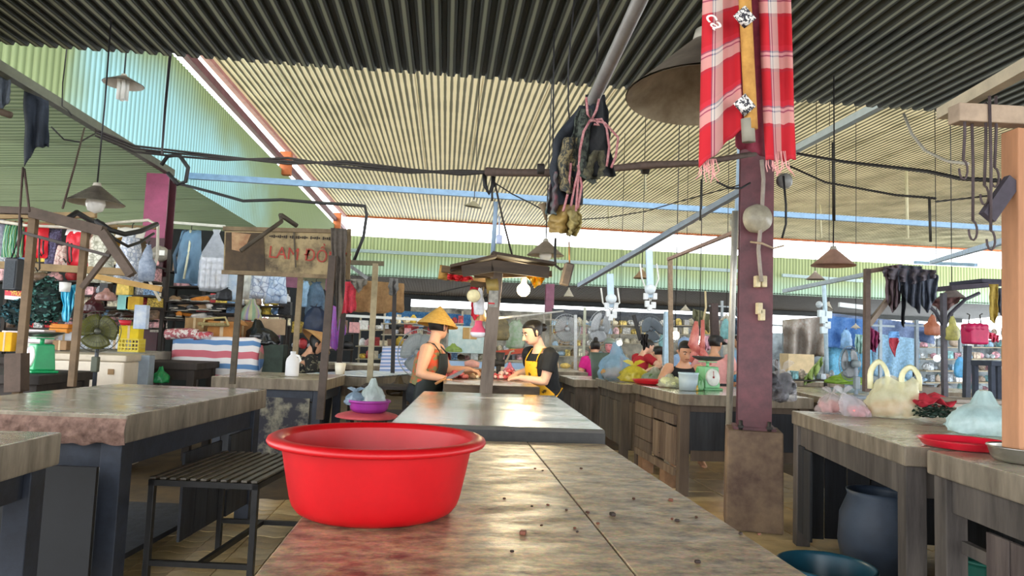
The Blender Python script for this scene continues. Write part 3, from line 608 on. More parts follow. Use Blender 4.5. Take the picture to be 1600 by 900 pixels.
# dark greens with a red tie
t = T('greens_bundle', 'bundle of dark leafy greens lying behind the yellow carrier bag', 'vegetables', at(1452, 656, .905), 0)
g = G(); q = random.Random(4)
for i in range(420):
    a = q.uniform(0, 2 * pi); e = q.uniform(0, 1); rr = sqrt(q.random()); c = Vector((cos(a) * rr * .15, sin(a) * rr * .1, .02 + e * .14 * (1 - rr * .6))); s = q.uniform(.010, .022)
    R = Matrix.Rotation(q.uniform(0, 6), 3, 'Z') @ Matrix.Rotation(q.uniform(-1.2, 1.2), 3, 'X')
    g.add([c + R @ Vector(p) for p in ((-s, 0, 0), (0, -s * .5, .004), (s * 1.3, 0, 0), (0, s * .5, .004))], [(0, 1, 2, 3)])
part(t, 'leaf_mass', g, mat('2f4a3c', .6, .4, 30, trans=.2, col2='17281f'), kind='stuff')
g = G(); g.grid(lambda u, v: Vector(((u - .5) * .26 + .02 * nz((u * 4, v * 4, 3)), (v - .5) * .12 - .02, .135 + .05 * nz((u * 3, v * 2, 1)) - .05 * abs(u - .5) + .02 * sin(u * 14 + v * 5))), 22, 10); part(t, 'tie_cloth', g, mat('b02434', .8, .2), label='red cloth tie', sol=.004)
# red tray, steel basin
def tray(label, loc, R, h, m, cat='tray', name='plastic_tray', group=None, n=40):
    t = T(name, label, cat, loc, 0, group); pr = [(.001, 0), (R * .84, 0), (R * .9, h * .2), (R * .97, h * .9), (R, h), (R + .004, h * .93), (R * .985, h * .86), (R * .915, h * .3), (R * .86, h * .16), (.001, h * .14)]
    g = G(); g.lathe(pr[:4], n); g.lathe(pr[6:], n); part(t, 'dish', g, m); g = G(); g.lathe(pr[3:7], n); part(t, 'rim', g, m); return t
tray('flat red plastic tray on the stone table below the clear blue bag', at(1508, 699, .905), .19, .035, mat('d81c34', .28, .08, 8, coat=.4))
tray('shallow stainless steel basin at the foot of the wooden post', at(1612, 722, .905), .15, .06, mat('b8b4ac', .28, .1, 20, 0, .9), 'basin', 'steel_basin')
tray('flat red tray on the corner of the plank-fronted table', at(1030, 602, .905) + Vector((0, .25, 0)), .22, .045, mat('d82434', .3, .08, 8), n=32)
# dark jar and blue basin under the right tables
g = G(); g.lathe([(.001, 0), (.17, 0), (.20, .06), (.225, .2), (.215, .36), (.17, .47), (.18, .5), (.165, .5), (.155, .47), (.2, .34), (.2, .1), (.001, .04)], 36)
one('water_jar', 'dark blue-grey plastic water jar under the stone table', 'jar', g, mat('3c4a5c', .5, .25, 4, .1, col2='2a3444'), loc=(2.62, 4.05, 0))
g = G(); g.lathe(basin_g(.25, .17, .2), 40); one('plastic_basin', 'dark teal plastic basin on the floor below the jar', 'basin', g, mat('1f5468', .35, .1, 8), loc=(2.05, 3.62, 0))
g = G(); g.lathe(basin_g(.16, .12, .2), 28); one('plastic_bucket', 'green plastic bucket tucked behind the dark jar', 'bucket', g, mat('2d7a6a', .4, .1, 8), loc=(3.05, 3.75, 0))
# wooden post and frame at the right edge
t = T('stall_post', 'orange-brown timber post standing on the table beside the steel basin', 'post', (0, 0, 0))
a = P(1594, 702, 2.62); g = G(); g.bar(a, P(1592, 205, 2.62), .085, .09); part(t, 'post', g, mat('b98460', .75, .25, 8, .3, stretch=(1, 1, .2)), bev=.005)
g = G(); g.bar(P(1490, 178, 2.62), P(1640, 186, 2.62), .07, .075); part(t, 'cross_beam', g, mat('b09a84', .8, .25, 8, .3), bev=.005)
g = G(); g.bar(P(1472, 178, 2.9), P(1620, 95, 2.3), .05, .05); part(t, 'top_pole', g, mat('c0b298', .7, .2, 8, .2))
g = G(); g.bar(P(1542, 340, 2.6), P(1582, 282, 2.6), .03, .06); part(t, 'brace', g, mat('4c4650', .8))
# hanging hooks and cords on that beam
def cord(name, label, pts, r, m, cat='cable', group=None, n=6, kind=None): g = G(); g.tube(pts, r, n); return one(name, label, cat, g, m, group, kind)
HK = mat('5a4e50', .7, .2, 20, 0, .3)
for i, (x, y0, y1, Y) in enumerate(((1507, 170, 250, 2.6), (1518, 170, 345, 2.62), (1540, 160, 290, 2.6), (1546, 150, 360, 2.58), (1556, 150, 262, 2.6))):
    t = T('hook_cord', ('short outermost', 'long outer', 'middle-length central', 'longest central', 'short innermost')[i] + ' hook cord on the timber cross beam, by the timber post', 'hook', P(x, y0, Y), 0, 'hook cords on the timber cross beam')
    a = P(x, y0, Y); b_ = P(x + (2 if i % 2 else -2), y1, Y); g = G(); g.tube([a, a.lerp(b_, .5) + Vector((.004, 0, 0)), b_], .006, 6); part(t, 'cord', g, HK, world=True)
    g = G(); s = .018; g.tube([b_ + Vector((s * sin(k * .6), 0, -s * 2.2 * (1 - cos(k * .6)))) for k in range(9)], .0045, 6); part(t, 'hook', g, HK, world=True)
cord('dangling_wire', 'pale thick wire drooping from the dark roof to the hook cords', [P(1412, 178, 4), P(1425, 210, 3.8), P(1445, 235, 3.5), P(1480, 252, 3.2), P(1512, 256, 2.9)], .008, mat('b8b2a4', .6))
# ------------------------------------------------------------------ checked towel
def hang(u, v, a, b, ph, amp): return 0
CHK = stripes([(0, 'c8222e'), (.52, 'd8384a'), (.62, '6b6a86'), (.65, 'e8dcd6'), (.70, '6b6a86'), (.73, 'e6d8cc'), (.94, 'b03444')], 'Z', 3.6, .85, .25, check=(1.15, [(0, 'dc2030'), (.30, '63607c'), (.33, 'ece2da'), (.37, '63607c'), (.40, 'e4d6cc'), (.62, 'd02838')]))
tw = T('checked_towel', 'red and white checked cloth with frayed ends hanging before the red column', 'towel', P(1165, 0, 1.62) + Vector((0, 0, .0)), 0)
def flap(pxl, pxr, topy, by, Y, seed, tilt=0):
    def fn(u, v):
        px = pxl[0] + (pxl[1] - pxl[0]) * v; px2 = pxr[0] + (pxr[1] - pxr[0]) * v; x = px + (px2 - px) * u
        bot = by + tilt * (u - .5) + 8 * nz((u * 4, seed, 0)); y = topy + (bot - topy) * v
        return P(x, y, Y + .014 * sin(u * 7 + seed + v * 1.5) + .02 * nz((u * 2, v * 2, seed)))
    return fn
g = G(); g.grid(flap((1100, 1092), (1152, 1160), -60, 232, 1.60, 2, -60), 14, 30); part(tw, 'folded_end', g, CHK, world=True, sol=.004)
g = G(); g.grid(flap((1146, 1150), (1196, 1200), -60, 238, 1.64, 5, 20), 12, 30); part(tw, 'middle_fold', g, mat('7e2a3c', .85, .25, 40), world=True, sol=.004)
g = G(); g.grid(flap((1184, 1196), (1233, 1243), -60, 250, 1.60, 9, 0), 12, 30); part(tw, 'outer_end', g, CHK, world=True, sol=.004)
g = G(); q = random.Random(3)
for (x0, x1, y, m_) in ((1092, 1118, 262, 0), (1198, 1232, 250, 0)):
    for i in range(14):
        x = x0 + (x1 - x0) * i / 13; k = q.uniform(6, 26); a = P(x, y - 14, 1.6); g.tube([a, P(x + q.uniform(-4, 6), y + k * .5, 1.6), P(x + q.uniform(-8, 10), y + k, 1.6)], .0012, 4)
part(tw, 'fringe', g, mat('e8a8a4', .9), world=True, kind='stuff')
# yellow cloth-wrapped stick between the flaps
g = G(); pts = [P(1162 + i * 1.1, -40 + i * 22, 1.58) for i in range(12)]; g.tube(pts, [(.016, .012)] * 12, 10)
st = T('cloth_strip', 'rolled ochre cloth strip hanging between the ends of the checked towel', 'cloth', P(1165, -40, 1.58), 0)
part(st, 'roll', g, mat('c8964a', .85, .2, 40, .2, col2='a87838'), world=True)
for y in (25, 162): g = G(); g.tube([P(1155, y - 8, 1.572), P(1172, y + 12, 1.572)], [(.020, .014)] * 2, 8, side=(1, 0, 0)); part(st, 'checked_tie', g, mat('e4e0da', .85, .1, 130, 0, col2='2e2c34', thr=(.48, .52)), world=True, label='black and white checked tie')
g = G(); g.tube([P(1168, 186, 1.58), P(1170, 222, 1.58)], [(.017, .012)] * 2, 8); part(st, 'grey_end', g, mat('8f8a7c', .9, .1), world=True)
def text(par, body, loc, size, m, rot=(pi / 2, 0, 0), ex=.0008, align='CENTER', shear=0, world=False, name='lettering', sx=1):
    c = bpy.data.curves.new(name, 'FONT'); c.body = body; c.size = size; c.extrude = ex; c.align_x = align; c.shear = shear
    c.materials.append(m); tmp = bpy.data.objects.new('tmp', c); COL.objects.link(tmp); dg = bpy.context.evaluated_depsgraph_get(); me = bpy.data.meshes.new_from_object(tmp.evaluated_get(dg)); me.name = name
    bpy.data.objects.remove(tmp); o = bpy.data.objects.new(name, me); COL.objects.link(o)
    if not me.materials: me.materials.append(m)
    o.parent = par; o.rotation_euler = rot; o.scale = (sx, 1, 1)
    p = Vector(loc)
    o.location = (_INV[par.name] @ p) if world else p
    return o
text(tw, 'ca', P(1108, 36, 1.56), .05, mat('ece6de', .8, .05), rot=(pi / 2, radians(55), 0), world=True, shear=.3)
# ------------------------------------------------------------------ lamps
ENAM = mat('6f665c', .5, .3, 9, .15, .2, col2='3e3832'); ENAML = mat('b4aea0', .5, .2, 9, .1)
def lamp(label, top, apex, R, h, m=None, bulb='ball', lit=0, inner=None, cone=1., cordm=None, group=None, tilt=(0, 0)):
    """pendant: cord from top (world) to the shade apex (world); shade radius R, height h"""
    apex = Vector(apex); top = Vector(apex) + Vector((0, 0, 0)); top.z = (3.45 + .07 * (apex.x + 4)) if apex.x < -4 else 3.6 if apex.y < 6.1 or apex.y > 27 else 5.62 + .0142 * (apex.y - 5); t = T('pendant_lamp', label, 'lamp', apex, 0, group); m = m or ENAM
    rt = Matrix.Rotation(tilt[0], 4, 'X') @ Matrix.Rotation(tilt[1], 4, 'Y')
    g = G(); g.tube([top - apex, (top - apex) * .5 + Vector((.006, 0, 0)), (0, 0, .0)], .004 + R * .012, 6); part(t, 'cord', g, cordm or CABLE)
    g = G(); g.lathe([(.001, .01), (R * .13, .005), (R * .17, -.03 * R / .2), (R * .16, -h * .18)], 16).xf(rt); part(t, 'socket', g, mat('a8a294', .5, .15, 12))
    pr = [(R * .16, -h * .14), (R * .3, -h * .28), (R * .62, -h * .62), (R * .98, -h * .99), (R, -h)]
    g = G(); g.lathe(pr, 36); g.lathe([(r - .003, z - .004) for r, z in reversed(pr)], 36, m=1).xf(rt); part(t, 'shade', g, [m, inner or m])
    if bulb == 'ball':
        g = G(); k = R * .34; g.lathe([(k * .45, -h * .3), (k * .5, -h * .55), (k * .95, -h * .62 - k * .6), (k, -h * .62 - k), (k * .75, -h * .62 - k * 1.7), (.001, -h * .62 - k * 2.0)], 18).xf(rt); part(t, 'bulb', g, emis('fff6dc', lit) if lit else mat('f2f0ea', .2, .03, 10, trans=.4))
    elif bulb == 'tube':
        g = G(); k = R * .32
        for i in range(4): a = i * pi / 2 + .5; c = Vector((cos(a) * k, sin(a) * k, 0)) * .6; g.tube([c + Vector((0, 0, -h * .4)), c + Vector((0, 0, -h * .4 - R * 1.15))], k * .32, 8)
        part(t, 'bulb', g, mat('f4f4f0', .2, .03, 10, trans=.3)); g = G(); g.lathe([(k, -h * .3), (k, -h * .62)], 14, cap=(True, True)); part(t, 'ballast', g, WHITE)
    return t
lamp('big rusty enamel lamp shade half hidden by the checked towel', P(1125, -60, 1.95), P(1102, 50, 1.95), .225, .20, mat('7d7264', .5, .35, 7, .2, .2, col2='4a4038'), None, inner=mat('c4b8a0', .45, .4, 6, .15, col2='7a6a54'), tilt=(-.05, .03))
lamp('rusty cone lamp with a round white bulb over the clothing stall', P(160, 232, 5.4), P(152, 287, 5.4), .195, .145, ENAM, 'ball', inner=ENAML)
lamp('small saucer lamp with a white compact tube bulb', P(195, 60, 6.3), P(194, 117, 6.3), .165, .085, mat('4e463e', .5, .2, 9), 'tube', inner=mat('d8d4cc', .4, .1))
lamp('tilted saucer lamp above the butcher table canopy', P(748, 250, 10.5), P(741, 313, 10.5), .14, .1, mat('8f8a74', .5, .2, 9), None, tilt=(.1, .12))
lamp('brown cone lamp with a round bulb right of the canopy', P(853, 300, 6.9), P(853, 374, 6.9), .185, .16, mat('7c7066', .5, .2, 9), 'ball', inner=ENAML)
lamp('small white lamp hanging below the dangling black box', P(889, 440, 14), P(889, 450, 14), .105, .17, ENAML, None)
lamp('brown bell lamp beside the blue meter conduit', P(1004, 300, 11.5), P(1003, 419, 11.5), .145, .17, mat('8d7458', .5, .2, 9), None)
lamp('dusty pink-brown cone lamp to the right of the red column', P(1302, 340, 5.4), P(1302, 386, 5.4), .172, .15, mat('b08a7a', .5, .2, 9, .1), None)
lamp('grey cone lamp just behind the dusty pink-brown lamp', P(1275, 400, 10), P(1274, 424, 10), .135, .12, mat('8a7c74', .5, .2, 9), None)
lamp('small white lamp on a long cord above the man in the black vest', P(1071, 452, 13), P(1071, 477, 13), .1, .1, ENAML, None)
lamp('white lamp hanging next to the coat hung by the pale pole', P(1135, 460, 11), P(1135, 491, 11), .11, .1, ENAML, None)
lamp('grey lamp on the switch pole below the rear roof', P(1293, 470, 11), P(1295, 472, 11), .12, .1, ENAML, None, tilt=(0, .5))
lamp('white lamp with lantern hanging by the blue tarpaulin', P(1337, 478, 10), P(1337, 506, 10), .07, .06, ENAML, 'ball')
lamp('dark lamp hanging over the dark clothes pile by the thin post', P(1488, 430, 8), P(1487, 448, 8), .16, .14, mat('5c5458', .5, .2), None)
# ------------------------------------------------------------------ pole with the bundle of rags
t = T('metal_pole', 'grey metal pole slanting down from overhead with rags tied to its end', 'pole', P(930, 150, 2.5))
g = G(); g.tube([P(1030, -70, 1.75), P(1000, 0, 1.9), P(926, 158, 2.5)], .023, 14, cap=False); g.tube([P(926, 158, 2.5), P(1000, 0, 1.9), P(1030, -70, 1.75)], .020, 14, cap=False); part(t, 'pipe', g, mat('a09c98', .42, .15, 12, .08, .5), world=True)
t = T('rag_bundle', 'bundle of dark rags and nets tied with pink string to the metal pole', 'rags', P(905, 180, 2.52))
def ragpanel(pts, m, seed, dy=0., name='rag'):
    """hanging strip through (px,py,halfwidth px) stations"""
    def fn(u, v):
        k = v * (len(pts) - 1); i = min(int(k), len(pts) - 2); f_ = k - i; x = pts[i][0] + (pts[i + 1][0] - pts[i][0]) * f_; y = pts[i][1] + (pts[i + 1][1] - pts[i][1]) * f_; w = pts[i][2] + (pts[i + 1][2] - pts[i][2]) * f_
        uu = (u - .5) * 2; rag = 5 * nz((u * 5, v * 7, seed)) * (1 if .02 < v else 0)
        return P(x + uu * w * 1.22 + rag, y + 6 * nz((u * 3, seed, 2)) * v, 2.52 + dy + .03 * sin(u * 8 + seed) * (.4 + v) - .03 * cos(uu * 1.5) + .02 * nz((u * 4, v * 5, seed)))
    g = G(); g.grid(fn, 16, 26); part(t, name, g, m, world=True, sol=.004)
BLK = mat('16181c', .85, .4, 40, .3)
ragpanel([(930, 148, 12), (932, 190, 16), (925, 230, 22), (936, 275, 22)], BLK, 1)
ragpanel([(918, 165, 10), (893, 215, 22), (885, 270, 22), (890, 320, 16)], mat('232830', .85, .4, 40, .3), 4, -.02)
ragpanel([(915, 170, 8), (905, 230, 14), (903, 275, 20), (916, 285, 14)], mat('4b5248', .9, .6, 60, .6, col2='1e2220', thr=(.45, .55)), 6, -.05, 'net')
ragpanel([(893, 215, 9), (884, 262, 12), (889, 300, 13)], mat('8a7c58', .9, .6, 70, .6, col2='2c3030', thr=(.45, .58)), 8, -.06, 'net')
ragpanel([(935, 235, 8), (925, 262, 16), (924, 280, 12)], mat('6c6850', .9, .5, 60, .5, col2='33322a'), 3, -.05, 'net')
ragpanel([(868, 268, 4), (866, 300, 7), (863, 335, 8)], mat('6a3a44', .8, .4, 15, .2, col2='3c6a66'), 12, -.03)
ragpanel([(890, 320, 14), (880, 345, 20), (878, 364, 16)], mat('b89a58', .5, .3, 20, .3, trans=.3, col2='8f7440'), 14, -.04, 'yellow_plastic')
ragpanel([(896, 328, 8), (898, 350, 9), (893, 368, 5)], mat('a89860', .5, .3, 20, .3, trans=.3), 15, -.06, 'yellow_plastic')
STR = stripes([(0, 'b86068'), (.5, 'd8c0bc')], 'Z', 30, .8); STRP = mat('a2505a', .8, .4, 90, .3, col2='c89a98')
for pts in ([(916, 152), (918, 178), (924, 188), (932, 172), (936, 155)], [(922, 188), (912, 206), (906, 235), (904, 270), (900, 330)], [(922, 188), (940, 186), (948, 200), (952, 230), (948, 260)], [(926, 188), (945, 192), (966, 215), (962, 245), (955, 262)], [(905, 262), (898, 290), (892, 322)], [(903, 258), (909, 290), (903, 325)], [(892, 255), (888, 300), (880, 330)], [(922, 190), (930, 187), (936, 196), (928, 194)]):
    g = G(); g.tube([P(x, y, 2.42 + .01 * nz((x, y, 1))) for x, y in pts], .0045, 6); part(t, 'string', g, STRP, world=True)
# spoon-like wooden clip and thin strings on the rags
g = G(); g.tube([P(853, 344, 2.5), P(850, 330, 2.5), P(847, 318, 2.5)], [.004, .006, .016], 8, flat=.4); part(t, 'wooden_spoon', g, mat('7c6a50', .7), world=True)
# ------------------------------------------------------------------ overhead cables
BND = mat('2a2422', .7, .3, 20)
def pcable(label, pts, r, m=CABLE, group=None, name='cable'): return cord(name, label, [P(*p) for p in pts], r, m, group=group)
wbn = T('wire_bundle', 'dark sagging bundle of wires crossing the hall below the pale roof', 'cable', P(262, 238, 9))
for k, dz in ((0, 0), (1, 5), (2, -4)):
    g = G(); g.tube([P(*p) for p in [(150, 207 + dz, 7.4), (210, 232 + dz, 8.3), (262, 238 + dz, 9), (350, 247 + dz * .6, 8.2), (450, 252 - dz, 7.6), (540, 256 + dz, 7), (640, 267 + dz * .5, 6.4), (720, 270 - dz * .6, 5.8), (765, 269, 5.4)]], .013, 6); part(wbn, 'wire', g, BND, world=True)
t = T('trunk_cable', 'brown taped trunk of cables running behind the rag bundle to the red column', 'cable', P(860, 270, 5)); g = G(); g.tube([P(760, 268, 5.4), P(800, 270, 5.3), P(868, 270, 5.1), P(950, 264, 5.0), P(1010, 258, 4.9), P(1090, 255, 4.8), P(1180, 240, 4.9)], [.035, .03, .03, .025, .03, .022, .02], 8); part(t, 'trunk', g, mat('54443c', .75, .3, 20, .3), world=True)
for x in (845, 1008): g = G(); g.tube([P(x - 5, 264, 5), P(x + 5, 264, 5)], .04, 8); part(t, 'tape', g, BND, world=True)
for lb, pts, r in (('thick black wire from the red column to the timber post', [(1246, 240, 5.0), (1320, 253, 4.4), (1400, 262, 3.9), (1450, 268, 3.5), (1500, 279, 3.2), (1575, 283, 2.8)], .010),
                   ('thinner twin wire drooping under the thick black wire', [(1230, 258, 5.0), (1290, 285, 4.6), (1340, 294, 4.3), (1400, 305, 4.0), (1440, 308, 3.8), (1462, 310, 3.7)], .007),
                   ('wire from the twin-wire clamp to the timber post', [(1462, 315, 3.7), (1510, 310, 3.3), (1575, 302, 2.8)], .005),
                   ('grey hose cable running from the plum column to the slanted pale pole', [(272, 285, 9.5), (330, 300, 9), (380, 314, 8.6), (440, 312, 8.3), (500, 317, 8), (550, 320, 7.8), (570, 322, 7.7), (573, 335, 7.7), (568, 370, 7.7), (552, 410, 7.7)], .018),
                   ('thin black wire from the canopy hook to the rag bundle', [(775, 287, 5.6), (800, 303, 5.4), (830, 318, 5.2), (852, 330, 4.8)], .005),
                   ('thin wire rising from the grey hose towards the tie beam', [(905, 343, 6.5), (950, 340, 6.2), (1010, 330, 6), (1050, 318, 5.8), (1170, 285, 5.3)], .005),
                   ('black wire looping down beside the brick-red column', [(1120, 284, 4.9), (1140, 294, 4.9), (1158, 294, 4.9), (1172, 286, 4.95)], .008),
                   ('cord dropping from the dark roof near the saucer lamp', [(105, 70, 6.4), (101, 105, 6.5), (98, 130, 6.6), (97, 166, 6.7), (106, 172, 6.7), (112, 180, 6.7)], .006),
                   ('braided cord dropping from the dark roof edge to the eave pipe', [(270, 60, 6), (265, 95, 6.2), (258, 170, 7), (253, 240, 8.6)], .014),
                   ('cord looping from the eave pipe behind the black cloth', [(80, 198, 6.8), (100, 218, 6.9), (125, 222, 7), (150, 208, 7.2)], .008),
                   ('brown cable lying along the underside of the low roof', [(0, 208, 8.5), (60, 216, 8.6), (120, 224, 8.8), (190, 230, 9), (255, 240, 9.4)], .02),
                   ('bent pipe loop around the top of the plum column', [(252, 258, 9.4), (262, 244, 9.4), (280, 242, 9.4), (294, 262, 9.4), (290, 284, 9.4), (278, 288, 9.4), (262, 270, 9.4)], .028),
                   ('long thin wire hanging before the pale roof near the rag bundle', [(900, -30, 3.2), (888, 100, 3.3), (888, 170, 3.35), (892, 205, 3.4)], .004),
                   ('second thin wire falling from the dark roof onto the cable trunk', [(867, -30, 5), (865, 100, 5.1), (864, 260, 5.1)], .006),
                   ('third thin wire falling beside the metal pole', [(935, -30, 3.2), (935, 60, 3.3), (930, 120, 3.4)], .005)):
    pcable(lb, pts, r)
for lb, pts, r in (('dark rod hanging above the dusty pink-brown lamp', [(1302, 222, 5.2), (1303, 345, 5.4)], .014), ('dark rod hanging down from the black wire loop', [(1096, 280, 5), (1094, 345, 5)], .007), ('short dark rod hanging from the twin-wire clamp', [(1452, 308, 3.7), (1454, 378, 3.7)], .008)):
    cord('hanging_rod', lb, [P(*p) for p in pts], r, IRON, cat='rod')
# eave pipe clutter: black cloths
def drape(label, topl, topr, Y, fall, col, seed, name='cloth', cat='cloth', amp=.03, taper=1., folds=3, sol=.006, trans=0., rough=.85, shape=None, var=.3, col2=None, group=None):
    """cloth hanging from a line between two photo points; fall = px drop at left, middle, right"""
    def fn(u, v):
        x = topl[0] + (topr[0] - topl[0]) * u; y = topl[1] + (topr[1] - topl[1]) * u
        f0 = fall[0] + (fall[1] - fall[0]) * min(1, u * 2) if u < .5 else fall[1] + (fall[2] - fall[1]) * (u - .5) * 2
        xm = (topl[0] + topr[0]) / 2; x = xm + (x - xm) * (1 + (taper - 1) * v) + 3 * nz((u * 3, v * 3, seed))
        return P(x, y + f0 * v + 3 * nz((u * 6, seed, 0)) * v, Y + amp * sin(u * 2 * pi * folds + seed + v) * (.35 + v) + amp * nz((u * 3, v * 3, seed)))
    g = G(); g.grid(fn, max(8, folds * 6), 12)
    return one(name, label, cat, g, mat(col, rough, var, 25, .2, trans=trans, col2=col2), group, sol=sol)
drape('black trousers hung over the eave pipe', (38, 142), (76, 158), 6.85, (118, 80, 72), '1a222e', 2, amp=.04, folds=2, cat='trousers', name='hung_trousers')
drape('dark grey cloth hung at the near end of the eave pipe', (-20, 112), (16, 124), 6.5, (70, 60, 32), '4b525c', 6, amp=.03)
one('wood_stub', 'short brown wooden stick end under the grey cloth', 'stick', G().tube([P(-20, 168, 6.4), P(17, 180, 6.4)], .03, 8), mat('54463a', .8))
for lb, pts in (('rope pair hanging below the black trousers', [(36, 262, 5.2), (31, 330, 5), (28, 402, 4.9)]), ('second rope hanging below the black trousers', [(38, 264, 5.2), (46, 330, 5)]), ('black cord from the eave pipe to the stall frame', [(132, 200, 7), (118, 255, 6.2), (98, 325, 5)])):
    cord('rope', lb, [P(*p) for p in pts], .008, mat('4c3c34', .8), cat='rope')
# ------------------------------------------------------------------ people
SKIN = mat('d9a483', .5, .06, 12, coat=.05); SKIN2 = mat('b98a6a', .5, .06, 12); SKIN3 = mat('e2b296', .5, .06, 12)
HAIR = mat('17120f', .45, .3, 60, .3, stretch=(1, 1, .2)); EYE = mat('120d0b', .3); EYEW = mat('e9e4de', .3); LIP = mat('a5574f', .5)
HEADR = [(-.50, .10, .22, .02), (-.47, .22, .30, .02), (-.40, .31, .36, .06), (-.30, .37, .385, .16), (-.18, .405, .39, .30), (-.05, .42, .385, .40), (.08, .43, .39, .46), (.20, .425, .385, .48), (.32, .38, .34, .46), (.42, .27, .24, .34), (.48, .14, .12, .18), (.505, .02, .02, .03)]
def head_g(g, c, R, h, infl=1., m=0, cut=None):
    """skull of height h, local +Y = face direction"""
    n = 20; vs = []
    for z, w, f, b in HEADR:
        for j in range(n):
            a = 2 * pi * j / n; x = cos(a); y = sin(a)
            p = Vector((x * w * .9 * abs(x) ** -.12 if abs(x) > .01 else 0, (y * f if y > 0 else y * b), z)) * h
            p.x *= infl; p.y *= infl; p.z *= infl; vs.append(Vector(c) + R @ p)
    k = len(HEADR); fs = [(i * n + j, i * n + (j + 1) % n, (i + 1) * n + (j + 1) % n, (i + 1) * n + j) for i in range(k - 1) for j in range(n)]
    fs += [tuple(range(n - 1, -1, -1)), tuple((k - 1) * n + j for j in range(n))]
    return g.add(vs, fs, m, True)
def ik(a, b, l1, l2, pole):
    d = b - a; L = min(d.length, (l1 + l2) * .999); u = d.normalized(); b = a + u * L
    x = (l1 * l1 - l2 * l2 + L * L) / (2 * L); y = sqrt(max(0, l1 * l1 - x * x)); q = pole - u * pole.dot(u); q.normalize()
    return a + u * x + q * y, b
